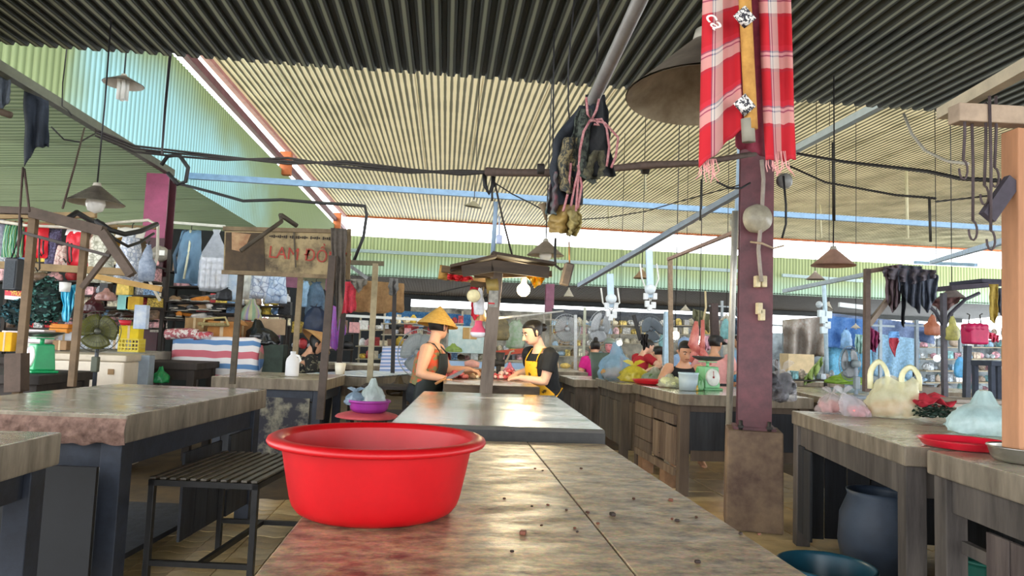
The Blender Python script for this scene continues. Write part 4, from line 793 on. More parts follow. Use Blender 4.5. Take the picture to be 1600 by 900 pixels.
def person(label, x, y, yaw, H, lean=8, head=(0, 10), wr=None, wl=None, top=None, sleeve=.5, pants=None, skin=SKIN, vox=.0085, sit=None, hair='bun', z0=0., fat=1., face=True, group=None, tuck=True, vest=False):
    yw = radians(yaw); t = T('person', label, 'person', (x, y, z0), yw, group)
    inv = _INV[t.name]; Lz = lambda p: inv @ Vector(p)
    s = H; hip = Vector((0, 0, .52 * s)) if sit is None else Vector((0, 0, sit + .08)); ln = radians(lean); sp = Vector((0, sin(ln), cos(ln)))
    chest = hip + sp * (.19 * s); nb = hip + sp * (.295 * s); hy, hp = radians(head[0]), radians(head[1])
    R = Matrix.Rotation(hy, 3, 'Z') @ Matrix.Rotation(-hp, 3, 'X'); hh = .142 * s
    hc = nb + sp * (.045 * s) + R @ Vector((0, .018 * s, .075 * s))
    sh = {k: nb - sp * (.022 * s) + Vector((k * .112 * s * fat, 0, 0)) for k in (-1, 1)}
    arms = {}
    for k, w in ((1, wr), (-1, wl)):
        tgt = Lz(w) if w is not None else sh[k] + Vector((k * .05 * s, .06 * s, -.31 * s))
        el, wv = ik(sh[k], tgt, .172 * s, .158 * s, Vector((k * .7, -.5, -.8))); arms[k] = (sh[k], el, wv)
    legs = {}
    for k in (-1, 1):
        hj = hip + Vector((k * .055 * s, 0, -.02 * s))
        if sit is None: kn = Vector((k * .06 * s, .015 * s, .28 * s)); an = Vector((k * .065 * s, -.01 * s, .045 * s))
        else: kn = hj + Vector((k * .05 * s, .24 * s, .01 * s)); an = Vector((kn.x, kn.y - .02 * s, .05 * s))
        legs[k] = (hj, kn, an)
    def torso(g, e=0., lo=0., hi=1., up=None):
        st = [(hip - sp * .05 * s, .105, .085), (hip + sp * .0 * s, .108, .085), (hip + sp * .08 * s, .094, .078), (hip + sp * .14 * s, .098, .08), (chest, .102, .082), (hip + sp * .245 * s, .098, .068), (nb - sp * .012 * s, .062, .045), (nb + sp * .02 * s, .04, .036)]
        st = [q for i, q in enumerate(st) if lo <= i / 7 <= hi]
        g.tube([q[0] for q in st], [(q[1] * s * fat + e, q[2] * s * fat + e) for q in st], 18, side=(1, 0, 0))
    def limb(g, pts, rs, e=0., n=12):
        P2 = []; R2 = []
        for i in range(len(pts) - 1):
            for q in range(4): f_ = q / 4; P2.append(pts[i].lerp(pts[i + 1], f_)); R2.append(rs[i] + (rs[i + 1] - rs[i]) * f_ + e)
        P2.append(pts[-1]); R2.append(rs[-1] + e); g.tube(P2, R2, n)
    g = G(); torso(g)
    g.tube([nb - sp * .03 * s, nb + sp * .02 * s, hc + R @ Vector((0, -.012 * s, -.04 * s))], [.042 * s, .035 * s, .034 * s], 12)
    head_g(g, hc, R, hh)
    g.tube([hc + R @ Vector((0, .385, .06)) * hh, hc + R @ Vector((0, .45, -.06)) * hh, hc + R @ Vector((0, .49, -.15)) * hh, hc + R @ Vector((0, .40, -.19)) * hh], [.035 * hh, .055 * hh, .085 * hh, .05 * hh], 8)   # nose
    for k in (-1, 1):
        g.tube([hc + R @ Vector((k * .40, -.03, -.15)) * hh, hc + R @ Vector((k * .45, -.06, .0)) * hh, hc + R @ Vector((k * .43, -.07, .10)) * hh], [.05 * hh, .08 * hh, .05 * hh], 8, flat=.5)
        a, e, w = arms[k]
        limb(g, [a + Vector((-k * .03 * s, 0, -.005 * s)), a, a.lerp(e, .45), e, e.lerp(w, .4), w], [.036 * s, .040 * s * fat, .034 * s * fat, .027 * s, .026 * s, .0185 * s])
        d = (w - e).normalized(); dn = (d + Vector((0, .1, -.35))).normalized(); sd = dn.cross(Vector((0, 0, 1))); sd = sd.normalized() if sd.length > .1 else Vector((1, 0, 0))
        nrm = sd.cross(dn); pc = w + dn * .05 * s; g.tube([w - d * .01, w + dn * .02 * s, pc, w + dn * .062 * s], [(.018 * s, .014 * s), (.024 * s, .013 * s), (.026 * s, .012 * s), (.022 * s, .010 * s)], 10, side=sd)
        for i, (o_, l_) in enumerate(((-.019, .040), (-.0065, .047), (.0065, .044), (.018, .034))):
            b0 = w + dn * .052 * s + sd * o_ * s; p1 = b0 + (dn * .8 - nrm * .4) * l_ * .5 * s; p2 = p1 + (dn * .35 - nrm * .9) * l_ * .5 * s
            if nrm.z < 0: p1 = b0 + (dn * .8 + nrm * .4) * l_ * .5 * s; p2 = p1 + (dn * .35 + nrm * .9) * l_ * .5 * s
            g.tube([b0 - dn * .012 * s, b0, p1, p2], [.0062 * s, .0062 * s, .0056 * s, .0045 * s], 7)
        ts = sd * (-k if sd.dot(Vector((1, 0, 0))) > 0 else k); b0 = w + dn * .018 * s + ts * .016 * s
        g.tube([b0, b0 + (ts * .7 + dn * .6) * .024 * s, b0 + (ts * .5 + dn * .9) * .045 * s], [.0085 * s, .0072 * s, .005 * s], 7)
        hj, kn, an = legs[k]
        limb(g, [hj, hj.lerp(kn, .3), kn, kn.lerp(an, .35), an], [.062 * s, .056 * s, .036 * s, .034 * s, .022 * s])
        g.tube([an + Vector((0, -.03 * s, -.02 * s)), an + Vector((0, .04 * s, -.022 * s)), an + Vector((0, .10 * s, -.035 * s))], [(.022 * s, .022 * s), (.026 * s, .02 * s), (.024 * s, .010 * s)], 10, side=(1, 0, 0))
    body = remesh(g, vox, 5)
    if face:
        fy = lambda x_, z_: .385 - .55 * x_ * x_
        for k in (-1, 1):
            c = hc + R @ Vector((k * .17, fy(.17, 0) - .01, .03)) * hh; i0 = len(body.v)
            body.ball(c, .055 * hh, 10, 1, sz=.45, sx=1.15, sy=.6); i1 = len(body.v); body.ball(c + R @ Vector((0, .025, -.003)) * hh, .03 * hh, 8, 2)
            body.tube([hc + R @ Vector((k * .08, fy(.08, 0) + .015, .125)) * hh, hc + R @ Vector((k * .18, fy(.18, 0) + .015, .15)) * hh, hc + R @ Vector((k * .29, fy(.29, 0) + .01, .12)) * hh], [.014 * hh, .02 * hh, .01 * hh], 6, 2)
        body.tube([hc + R @ Vector((q, fy(q, 0) - .005 - .02 * abs(q) * 5, -.285)) * hh for q in (-.12, -.05, 0, .05, .12)], [.012 * hh, .028 * hh, .024 * hh, .028 * hh, .012 * hh], 8, 3)
    part(t, 'body', body, [skin, EYEW, EYE, LIP])
    if hair:
        g = G(); n = 20; i0 = 0; q = []
        g2 = G(); head_g(g2, (0, 0, 0), Matrix.Identity(3), hh, 1.09)
        keep = [];
        for v in g2.v:
            # hair line: push the face side of the cap inside the skull
            yy = v.y / hh; zz_ = v.z / hh
            if yy > .02 + .25 * max(0, zz_ - .12) * 3 and zz_ < .30: v.y *= .72; v.x *= .93
            if zz_ < -.22 and hair != 'long': v.x *= .7; v.y *= .7; v.z = v.z * .6
        g.add([hc + R @ (v + Vector((0, -.015 * hh, .012 * hh))) for v in g2.v], g2.f, 0, True)
        if hair == 'bun': g.ball(hc + R @ Vector((0, -.56, .05)) * hh, .19 * hh, 12); g.tube([hc + R @ Vector((0, -.40, .05)) * hh, hc + R @ Vector((0, -.52, .05)) * hh], [.16 * hh, .14 * hh], 10)
        if hair == 'topbun': g.ball(hc + R @ Vector((0, -.25, .62)) * hh, .2 * hh, 12); g.tube([hc + R @ Vector((0, -.2, .4)) * hh, hc + R @ Vector((0, -.24, .56)) * hh], [.2 * hh, .15 * hh], 10)
        part(t, 'hair', remesh(g, max(.006, vox * .8), 3), HAIR)
    if top is not None:
        g = G(); torso(g, .016 if vest else .008, 0 if not tuck else .1, .9 if not vest else .93)
        for k in (-1, 1):
            a, e, w = arms[k]
            if sleeve > 0:
                m_ = a.lerp(e, min(1, sleeve)); pts = [a + Vector((-k * .035 * s, 0, -.004 * s)), a, m_]; rs = [.042 * s, .047 * s * fat, .042 * s * fat]
                if sleeve > 1: pts.append(e.lerp(w, sleeve - 1)); rs.append(.033 * s)
                limb(g, pts, rs, .004)
        part(t, 'shirt', remesh(g, max(.008, vox), 4), top)
    if pants is not None:
        g = G(); g.tube([hip + sp * .05 * s, hip, hip - Vector((0, 0, .05 * s))], [(.108 * s * fat, .086 * s * fat), (.116 * s * fat, .093 * s * fat), (.112 * s * fat, .09 * s * fat)], 16, side=(1, 0, 0))
        for k in (-1, 1): hj, kn, an = legs[k]; limb(g, [hj, hj.lerp(kn, .3), kn, kn.lerp(an, .4), an + (kn - an) * .1], [.066 * s, .064 * s, .05 * s, .045 * s, .038 * s], .008)
        part(t, 'trousers', remesh(g, max(.009, vox), 4), pants)
    return dict(root=t, hip=hip, sp=sp, nb=nb, chest=chest, hc=hc, R=R, hh=hh, s=s, arms=arms, fat=fat)
def apron(p, m, w=.9, top=.24, bottom=-.22, straps=True):
    """bib apron hugging the front of the torso"""
    s, hip, sp, fat = p['s'], p['hip'], p['sp'], p['fat']
    def fn(u, v):
        h = top + (bottom - top) * v; bib = max(0., min(1., (v - .22) / .16)); half = (.55 + (1.35 - .55) * bib) * w; a = (u - .5) * 2 * half
        rx, ry = (.108 * fat + .018 / s, .092 * fat + .018 / s)
        if h < 0: rx += -h * .10; ry += -h * .12
        if h > .17: ry -= (h - .17) * .25
        base = hip + (sp * (h * s) if h > 0 else Vector((0, 0, h * s)))
        return base + Vector((sin(a) * rx * s, cos(a) * ry * s + .004 * sin(u * 22) * max(0, v - .4), 0))
    g = G(); g.grid(fn, 20, 24); ap = part(p['root'], 'apron', g, m, sol=.004)
    g = G(); a0 = fn(.04, 0); a1 = fn(.96, 0); nb = p['nb']
    for q in (a0, a1):
        k = 1 if q.x > 0 else -1; sh = nb + Vector((k * .055 * s, 0, -.012 * s)); bk = nb + Vector((0, -.05 * s, .002 * s))
        g.tube([q, q.lerp(sh, .5) + Vector((0, .022 * s, 0)), sh + Vector((0, .02 * s, .022 * s)), sh + Vector((-k * .02 * s, -.03 * s, .03 * s)), bk], [(.008, .003)] * 5, 6)
    part(ap, 'strap', g, m)
    g = G(); g.tube([fn(0, .42), hip + sp * .06 * s + Vector((-.09 * s * fat, -.06 * s, 0)), hip + sp * .06 * s + Vector((0, -.098 * s * fat, 0)), hip + sp * .06 * s + Vector((.09 * s * fat, -.06 * s, 0)), fn(1, .42)], [(.004, .009)] * 5, 6)
    part(ap, 'waist_tie', g, m)
    return ap
def conical_hat(p, m, R=.215, h=.165, tilt=(0, 0), off=(0, -.02, .02)):
    M = p['R'].to_4x4() @ Matrix.Rotation(tilt[0], 4, 'X') @ Matrix.Rotation(tilt[1], 4, 'Y'); M.translation = p['hc'] + p['R'] @ (Vector(off) * 1.0)
    pr = [(.001, h)] + [(R * i / 9, h * (1 - i / 9) + .006 * sin(i * pi / 9)) for i in range(1, 10)]
    g = G(); g.lathe(pr, 48); g.lathe([(r, z - .006) for r, z in reversed(pr)], 48); g.xf(M); hat = part(p['root'], 'conical_hat', g, m)
    g = G()
    for i in range(2, 10): g.ring((0, 0, h * (1 - i / 9) + .004), R * i / 9, .0016, 40, 5)
    g.xf(M); part(hat, 'hoop', g, mat('d8b878', .7, .1), kind=None)
    return hat
STRAW = mat('e0b85e', .65, .12, 30, .2, col2='c99a44', trans=.2)
# woman with the knife
floral = mat('b23a2c', .8, .5, 16, 0, col2='6d6a3c', thr=(.44, .5)); BLACKC = mat('14171c', .8, .3, 20)
floral = mat('d8512f', .8, .5, 14, 0, col2='7d7b52', thr=(.45, .54))
hw = P(688, 545, 6.75)
w1 = person('person in a conical straw hat and black apron, holding a knife over meat', -.175, 6.75, -104, 1.53, lean=10, head=(58, 8), wr=P(697, 592, 6.45), wl=P(735, 577, 6.95), top=floral, sleeve=0, pants=mat('1c2026', .8, .3, 20), vox=.0075, fat=1.12, hair='short')
apron(w1, mat('16201f', .6, .2, 12), w=1.32, top=.25, bottom=-.24); conical_hat(w1, STRAW, R=.195, h=.19, off=(0, -.02, .015))
# woman in the yellow apron
APY = mat('ecb424', .6, .3, 17, 0, col2='5a3e10', thr=(.39, .43))
w2 = person('person in a yellow patterned apron and black T-shirt sorting meat beside the lit bulb', 1.0, 6.72, 118, 1.53, lean=13, head=(-14, 22), wr=P(806, 585, 6.85), wl=P(812, 590, 6.6), top=BLACKC, sleeve=.62, pants=mat('191b20', .8, .2), skin=SKIN3, vox=.0075, hair='bun', tuck=False, fat=1.03)
apron(w2, APY, w=1.0, top=.225, bottom=-.30)
# others
TANK = mat('161a20', .85, .2, 20)
b = P(1070, 600, 8.15)
person('person in a black sleeveless vest leaning on the counter with dark hair', P(1066, 560, 8.1).x, 8.1, 172, 1.56, lean=13, head=(5, 24), wr=P(1040, 592, 7.6), wl=P(1108, 590, 7.75), top=TANK, sleeve=0, pants=BLACKC, skin=SKIN, hair='short', vox=.011, vest=True, sit=.58)
p_ = person('person in a dusty pink shirt and black cap seen from behind', P(1115, 560, 9.4).x, 9.4, -28, 1.49, lean=6, head=(-25, 4), top=mat('c98f8c', .85, .12, 14), sleeve=.7, pants=BLACKC, skin=SKIN2, hair='short', vox=.012, face=False, fat=1.18)
g = G(); g.lathe([(p_['hh'] * r, p_['hh'] * z) for r, z in ((.50, .12), (.50, .25), (.42, .45), (.2, .56), (.001, .58))], 20); g.tube([Vector((0, .44, .16)) * p_['hh'], Vector((0, .8, .08)) * p_['hh']], [(.4 * p_['hh'], .02)] * 2, 12, side=(1, 0, 0)); M = p_['R'].to_4x4(); M.translation = p_['hc']; g.xf(M); part(p_['root'], 'cap', g, mat('17181c', .8))
MAG = mat('d81f8a', .8, .1, 12)
p_ = person('person with a high hair bun in a magenta T-shirt, back turned', P(931, 560, 11.5).x, 11.5, 4, 1.48, lean=4, head=(0, 6), top=MAG, sleeve=.6, pants=BLACKC, hair='topbun', vox=.013, face=False, sit=.58, fat=1.05)
g = G(); g.grid(lambda u, v: p_['chest'] + Vector(((u - .5) * .17, -.082 * 1.48 * 1.05 - .018, .02 + v * .09)), 4, 4); part(p_['root'], 'back_print', g, mat('b8a0e8', .7, .5, 22, col2='e86ac0', thr=(.45, .5)), label='lilac print on the back')
p_ = person('person in a grey-green motorcycle helmet and grey jacket', P(953, 560, 12.7).x, 12.7, 165, 1.5, lean=3, head=(-12, 10), top=mat('5a5c60', .8, .3), sleeve=1.9, pants=BLACKC, skin=mat('e08a90', .5), hair=None, vox=.014, sit=.6)
g = G(); head_g(g, (0, 0, 0), Matrix.Identity(3), p_['hh'], 1.28)
for v in g.v:
    if v.y > .0 and v.z < .2 * p_['hh']: v.y *= .6
    v.z = max(v.z, -.3 * p_['hh'])
M = p_['R'].to_4x4(); M.translation = p_['hc'] + p_['R'] @ Vector((0, -.01, .02)); g.xf(M); part(p_['root'], 'helmet', g, mat('7d8a80', .25, .1, 8, coat=.5))
p_ = person('person in a dark red T-shirt bending over produce', P(993, 570, 11).x, 11.0, -70, 1.46, lean=18, head=(-8, 30), wr=P(1012, 578, 10.7), wl=P(1015, 577, 11.3), top=mat('b01f2c', .8, .15), sleeve=.55, pants=BLACKC, skin=SKIN3, hair='bun', vox=.013)
person('person in a teal shirt sitting low among the stalls, facing the camera', P(1015, 570, 13.5).x, 13.5, 176, 1.55, lean=6, head=(0, 12), top=mat('5a7f90', .8, .15), sleeve=.8, pants=BLACKC, hair='short', vox=.014, sit=.45)
person('person in black with back turned next to the teal shirt', P(1032, 570, 12).x, 12, 20, 1.55, sit=.5, lean=5, head=(0, 8), top=mat('1f242c', .85), sleeve=1.6, pants=BLACKC, hair='short', vox=.014, face=False)
p_ = person('person wrapped in a pale blue hood and jacket beside the hanging meat', P(1074, 545, 10.5).x, 10.5, 20, 1.46, lean=4, head=(0, 6), top=mat('8fa9cc', .85, .12), sleeve=1.9, pants=BLACKC, hair=None, vox=.014, face=False, fat=1.1)
g = G(); head_g(g, p_['hc'], p_['R'], p_['hh'], 1.2); g.tube([p_['nb'] - Vector((0, 0, .02)), p_['hc'] - Vector((0, 0, .05))], [.13, .1], 14); part(p_['root'], 'hood', remesh(g, .014, 4), mat('86a0c6', .85, .12))
person('person in a dark collar with grey hair beyond the pale pole', P(1158, 540, 12.7).x, 12.7, 40, 1.58, lean=3, head=(20, 4), top=mat('8db4d4', .8, .1), sleeve=1.6, pants=BLACKC, skin=SKIN2, hair='short', vox=.014)
w3 = person('person in a black blouse under a tilted conical hat, sitting behind the white jug', P(458, 560, 8.3).x, 8.3, -60, 1.48, lean=22, head=(-15, 28), wr=P(478, 567, 8.2), wl=P(483, 566, 8.5), top=mat('1d1c1c', .85, .5, 20, col2='7d7864', thr=(.4, .42)), sleeve=1.2, pants=BLACKC, skin=SKIN, hair='long', vox=.011, sit=.56, fat=1.05)
conical_hat(w3, mat('b98a58', .7, .15, 30, .2), R=.21, h=.15, tilt=(-.25, -.15))
# ------------------------------------------------------------------ generic goods
def px2(Y): return Y / F
def carton(label, px, py, Y, w, h, col, depth=None, rz=0., col2=None, group=None, flaps=False, tape=True, name='carton', cat='box'):
    """box whose base centre is seen at (px,py); w,h in photo px at depth Y"""
    k = px2(Y); w_, h_ = w * k, h * k; d = depth or w_ * .7; b = P(px, py, Y); t = T(name, label, cat, (b.x, b.y + d / 2, b.z), rz, group)
    m = mat(col, .8, .15, 9, .1, col2=col2); g = G(); g.box((0, 0, h_ / 2), (w_, d, h_)); part(t, 'body', g, m, bev=min(.006, h_ * .1))
    if tape: g = G(); g.box((0, -.001, h_ / 2), (w_ * .12, d + .004, h_ + .004)); part(t, 'tape', g, mat('c8b088', .4, .1))
    if flaps:
        for s in (-1, 1): g = G(); g.box((s * (w_ / 2 + w_ * .12), 0, h_ - .01), (w_ * .3, d, .008), M=Matrix.Rotation(s * .7, 3, 'Y')); part(t, 'flap', g, m)
    return t
def stack(label, px, py, Y, w, h, col, n, col2='c8c4bc', group=None):
    k = px2(Y); w_, h_ = w * k, h * k; b = P(px, py, Y); t = T('packet_stack', label, 'packets', (b.x, b.y, b.z), 0, group)
    for i in range(n): g = G(); g.box((rnd.uniform(-.01, .01), 0, h_ * (i + .5) / n), (w_ * rnd.uniform(.94, 1), .3, h_ / n * .92)); part(t, 'packet', g, mat((col, col2)[i % 2], .6, .12, 14), bev=.006)
    return t
def crate(label, px, py, Y, w, h, col):
    k = px2(Y); w_, h_ = w * k, h * k; d = w_ * .8; b = P(px, py, Y); t = T('plastic_crate', label, 'crate', (b.x, b.y + d / 2, b.z), 0); m = mat(col, .4, .1, 8)
    n = 6
    for sy in (-1, 1):
        g = G()
        for i in range(n + 1): x = -w_ / 2 + w_ * i / n; g.box((x, sy * d / 2, h_ / 2), (w_ * .05, .012, h_))
        for z in (0, .33, .66, 1): g.box((0, sy * d / 2, h_ * z), (w_, .014, h_ * .1))
        part(t, 'lattice', g, m)
    for sx in (-1, 1):
        g = G()
        for i in range(n): y = -d / 2 + d * i / n; g.box((sx * w_ / 2, y, h_ / 2), (.012, w_ * .05, h_))
        for z in (0, .33, .66, 1): g.box((sx * w_ / 2, 0, h_ * z), (.014, d, h_ * .1))
        part(t, 'lattice', g, m)
    g = G(); g.box((0, 0, .01), (w_, d, .015)); part(t, 'base', g, m); return t
def hbag(label, px, py0, py1, Y, w, col, seed, top=.25, name='hung_bag', cat='bag', col2=None, trans=.2, alpha=1., thick=.5, card=None, hook=True, group=None, var=.3, sc=14, inner=None, bulge=1.):
    """pack hanging from a hook: narrow neck, full belly; py0 top, py1 bottom"""
    k = px2(Y); h = (py1 - py0) * k; R = w * k / 2; t_ = P(px, py0, Y); b = P(px, py1, Y); t = T(name, label, cat, (t_.x, Y, b.z), 0, group)
    def fn(p, a, q):
        kk = 1 + .22 * nz((cos(a) * 1.6 + seed, sin(a) * 1.6, q * 3)) + .3 * abs(nz((cos(a) * 4 + seed, sin(a) * 4, q * 7))) + .03 * sin(a * 8 + seed); return Vector((p.x * kk + .12 * R * nz((seed, q * 3, 0)), p.y * kk, p.z * (1 + .05 * nz((cos(a) * 2, seed, 1)))))
    e_ = min(1, .35 + top); pr = [(.001, 0), (.6 * bulge, .004), (.88, .03), (.96, .1), (1, .22), (1, .36), (.98, .5), (.95 * e_ + .05, .64), (.88 * e_, .76), (.72 * e_, .86), (.5 * e_, .93), (.34 * e_ + .1 * top, .97), (.4 * e_ + .3 * top, 1)]
    g = G(); g.lathe([(r * R, z * h) for r, z in pr], 32, sy=thick, fn=fn); part(t, 'pack', g, mat(col, .4, var, sc, .2, trans=trans, alpha=alpha, col2=col2))
    if inner: part(t, 'contents', content(G(), R * .9, R * thick * .9, h * .6, 24, R * .25, seed), mat(inner, .5, .2), kind='stuff')
    if card: g = G(); g.box((0, -.01, h * 1.0), (R * 1.1, .006, h * .14)); part(t, 'header_card', g, mat(card, .7, .1))
    if hook: g = G(); g.tube([(0, 0, h * .97), (0, 0, h * 1.06), (.01, 0, h * 1.1)], .005, 5); part(t, 'hook', g, IRON)
    return t
def flatbag(label, px, py0, py1, Y, w, m, seed, d=.07, handles=False, collar=None, name='hung_bag', cat='bag', taper=.9):
    """flat pack or shopping bag hanging from its top edge: wrinkled pillow with square corners"""
    k = px2(Y); h = (py1 - py0) * k; W_ = w * k / 2; b = P(px, py1, Y); t = T(name, label, cat, (b.x, Y, b.z), 0)
    def fn(s_):
        def f(u, v):
            x = (u - .5) * 2; wr = .35 * nz((u * 5, v * 5, seed)) - .5 * abs(nz((u * 4 + seed, v * 3, 2))); e = (1 - abs(x) ** 4) * (1 - abs(v * 2 - 1) ** 4)
            return Vector((x * W_ * (1 - (1 - taper) * v) * (1 + .05 * nz((v * 4, seed, 0))), s_ * d * e * (1 + wr), h * v * (1 + .03 * nz((u * 3, seed, 5)))))
        return f
    g = G(); g.grid(fn(-1), 18, 18); g.grid(fn(1), 18, 18); part(t, 'pack', g, m)
    if handles:
        for s_ in (-.4, .4): g = G(); g.tube([(s_ * W_ - .03, 0, h * .98), (s_ * W_ - .02, 0, h * 1.08), (s_ * W_ + .02, 0, h * 1.08), (s_ * W_ + .03, 0, h * .98)], .006, 6); part(t, 'handle', g, m)
    if collar: g = G(); g.grid(lambda u, v: Vector(((u - .5) * 2 * W_ * .9, -d * .5 * (1 - v), h * (.84 + .2 * v) + .01 * nz((u * 5, v, seed)))), 12, 5); part(t, 'collar', g, mat(collar, .6, .1), sol=.004)
    g = G(); g.tube([(0, 0, h * .98), (0, 0, h * 1.1), (.012, 0, h * 1.13)], .005, 5); part(t, 'hook', g, IRON); return t
# ------------------------------------------------------------------ fans
def fan(label, c, R, yaw, pitch, zfloor, guard, blade, motor, base=True, pole=None, wall=None, name='pedestal_fan'):
    c = Vector(c); t = T(name, label, 'fan', (c.x, c.y, zfloor), 0); o = Vector((0, 0, c.z - zfloor))
    M = Matrix.Translation(o) @ Matrix.Rotation(radians(yaw), 4, 'Z') @ Matrix.Rotation(radians(pitch), 4, 'X') @ Matrix.Rotation(pi / 2, 4, 'X')   # local +z -> facing -Y
    g = G(); th = R * .0075
    for q in (.3, .55, .78): g.ring((0, 0, R * .18 * sqrt(1 - q * q) + R * .03), R * q, th, 32, 4); g.ring((0, 0, -R * .18 * sqrt(1 - q * q) - R * .02), R * q, th, 32, 4)
    g.ring((0, 0, 0), R, R * .022, 40, 6)
    for i in range(32):
        a = 2 * pi * i / 32
        for s in (1, -1): g.tube([(cos(a) * R * q, sin(a) * R * q, s * (R * .2 * sqrt(max(0, 1 - q * q)) + R * .01)) for q in (.12, .4, .7, .9, 1)], th * .8, 4)
    g.lathe([(.001, R * .22), (R * .14, R * .215), (R * .15, R * .19)], 16); g.xf(M); part(t, 'guard', g, guard)
    g = G()
    for i in range(3):
        a0 = i * 2 * pi / 3 + .4
        def bl(u, v, a0=a0): r = R * (.12 + .74 * u); a = a0 + (v - .5) * (1.75 + .4 * sin(u * pi)) ; return Vector((cos(a) * r, sin(a) * r, (v - .5) * R * .16))
        g.grid(bl, 6, 8)
    g.lathe([(.001, R * .12), (R * .11, R * .1), (R * .13, -R * .05)], 16); g.xf(M); part(t, 'blades', g, blade, sol=.003)
    g = G(); g.lathe([(.001, -R * .62), (R * .16, -R * .6), (R * .22, -R * .45), (R * .22, -R * .2), (R * .1, -R * .14)], 20); g.xf(M); part(t, 'motor', g, motor)
    if base:
        b = M @ Vector((0, 0, -R * .38)); g = G(); g.tube([(b.x, b.y, .03), (b.x, b.y, b.z)], [.016, .014], 10); part(t, 'stand', g, pole or motor)
        g = G(); g.lathe([(.001, .035), (R * .12, .035), (R * .7, .02), (R * .75, 0), (.001, 0)], 28, (b.x, b.y, 0)); part(t, 'base', g, pole or motor)
        g = G(); g.box((b.x, b.y - .01, b.z * .45), (.05, .05, .12)); part(t, 'control_box', g, motor, bev=.008)
    elif wall is not None:
        b = M @ Vector((0, 0, -R * .4)); w_ = Vector(wall) - Vector((c.x, c.y, zfloor)); g = G(); g.tube([b, b.lerp(w_, .5), w_], .014, 8); part(t, 'bracket', g, pole or motor)
    return t
GRN = mat('6a6a2c', .25, .1, 6, 0, trans=.35, alpha=.85); GRY = mat('9aa2a6', .45, .1, 12)
fan('old stand fan with olive translucent blades behind the concrete table', P(153, 518, 5.75), .158, 20, -3, P(160, 600, 5.75).z - .06, mat('4a4a40', .4, .2, 10, 0, .4), GRN, mat('4f5444', .45, .2, 10), pole=mat('3c4046', .5, .2))
fan('grey stand fan behind the woman in the conical hat', P(655, 552, 7.9), .265, -24, 0, 0, mat('8c9498', .4, .1, 10, 0, .4), mat('a8b0b2', .3, .1, 8, trans=.3, alpha=.8), GRY)
fan('grey stand fan seen from behind on the table past the bags', P(1328, 568, 6.4), .165, 205, 0, .9, mat('7c868e', .4, .1, 10, 0, .4), mat('6e7478', .3, .1, 8), mat('8a979e', .45, .1), pole=mat('9aa6b4', .45, .1))
fan('silver wall fan mounted beside the pale green post', P(938, 512, 13), .33, 35, 10, 1.6, mat('9aa0a6', .4, .1, 10, 0, .4), mat('b0b4b8', .3, .1, 8), mat('88b0d8', .4, .1), base=False, wall=P(914, 505, 13.2))
fan('round wall fan with an orange hub beside the pink column', P(885, 514, 14), .30, 10, 0, 1.4, mat('b4bac0', .4, .1, 10, 0, .4), mat('c8ccd0', .3, .1, 8, trans=.4, alpha=.5), mat('c86a4a', .5, .1), base=False, wall=P(866, 520, 14.2))
fan('dark blue wall fan tilted down beside the pale blue conduit', P(1019, 514, 12), .25, -50, 18, 1.5, mat('6d7680', .4, .1, 10, 0, .4), mat('78828c', .3, .1, 8), mat('6fa8d0', .4, .1), base=False, wall=P(1040, 514, 12.2))
# ------------------------------------------------------------------ green spring scale
def scale(label, loc, s, rz, m, pan_m, tilt=0):
    t = T('spring_scale', label, 'scale', loc, rz); g = G(); g.box((0, 0, .012 * s), (.26 * s, .22 * s, .024 * s)); g.box((0, 0, .14 * s), (.21 * s, .18 * s, .23 * s), tx=.9, ty=.8); part(t, 'housing', g, m, bev=.012)
    g = G(); M = Matrix.Translation((0, -.085 * s, .14 * s)) @ Matrix.Rotation(pi / 2 - .09, 4, 'X'); g.lathe([(.001, .012 * s), (.085 * s, .012 * s), (.095 * s, .004 * s), (.095 * s, -.006 * s)], 28); g.xf(M); d = part(t, 'dial', g, mat('dfe2d8', .4, .1, 20))
    g = G(); g.box((0, .03 * s, .016 * s), (.006 * s, .075 * s, .002)); g.lathe([(.001, .02 * s), (.012 * s, .018 * s), (.012 * s, .01 * s)], 10); g.xf(M); part(d, 'needle', g, mat('b02828', .4))
    g = G(); g.tube([(0, 0, .25 * s), (0, 0, .31 * s)], .018 * s, 10); g.box((0, 0, .305 * s), (.14 * s, .14 * s, .012 * s)); part(t, 'post', g, m)
    g = G(); g.lathe([(.001, .315 * s), (.10 * s, .318 * s), (.155 * s, .345 * s), (.17 * s, .36 * s), (.168 * s, .364 * s), (.15 * s, .352 * s), (.10 * s, .325 * s), (.001, .322 * s)], 32); part(t, 'pan', g, pan_m); return t
sc_ = scale('green spring scale with a round steel pan on the dark table', P(62, 580, 5.75), .86, -.75, mat('1f9a5e', .4, .15, 8, .1), mat('8a8c88', .3, .2, 14, 0, .85)); sc_.location.z = .932
scale('pale green spring scale with a white dial at the end of the counter', Pz(1120, 612, .9) + Vector((0, .25, 0)), .92, .35, mat('7fc08a', .45, .1, 8), mat('3a3c40', .4, .1))
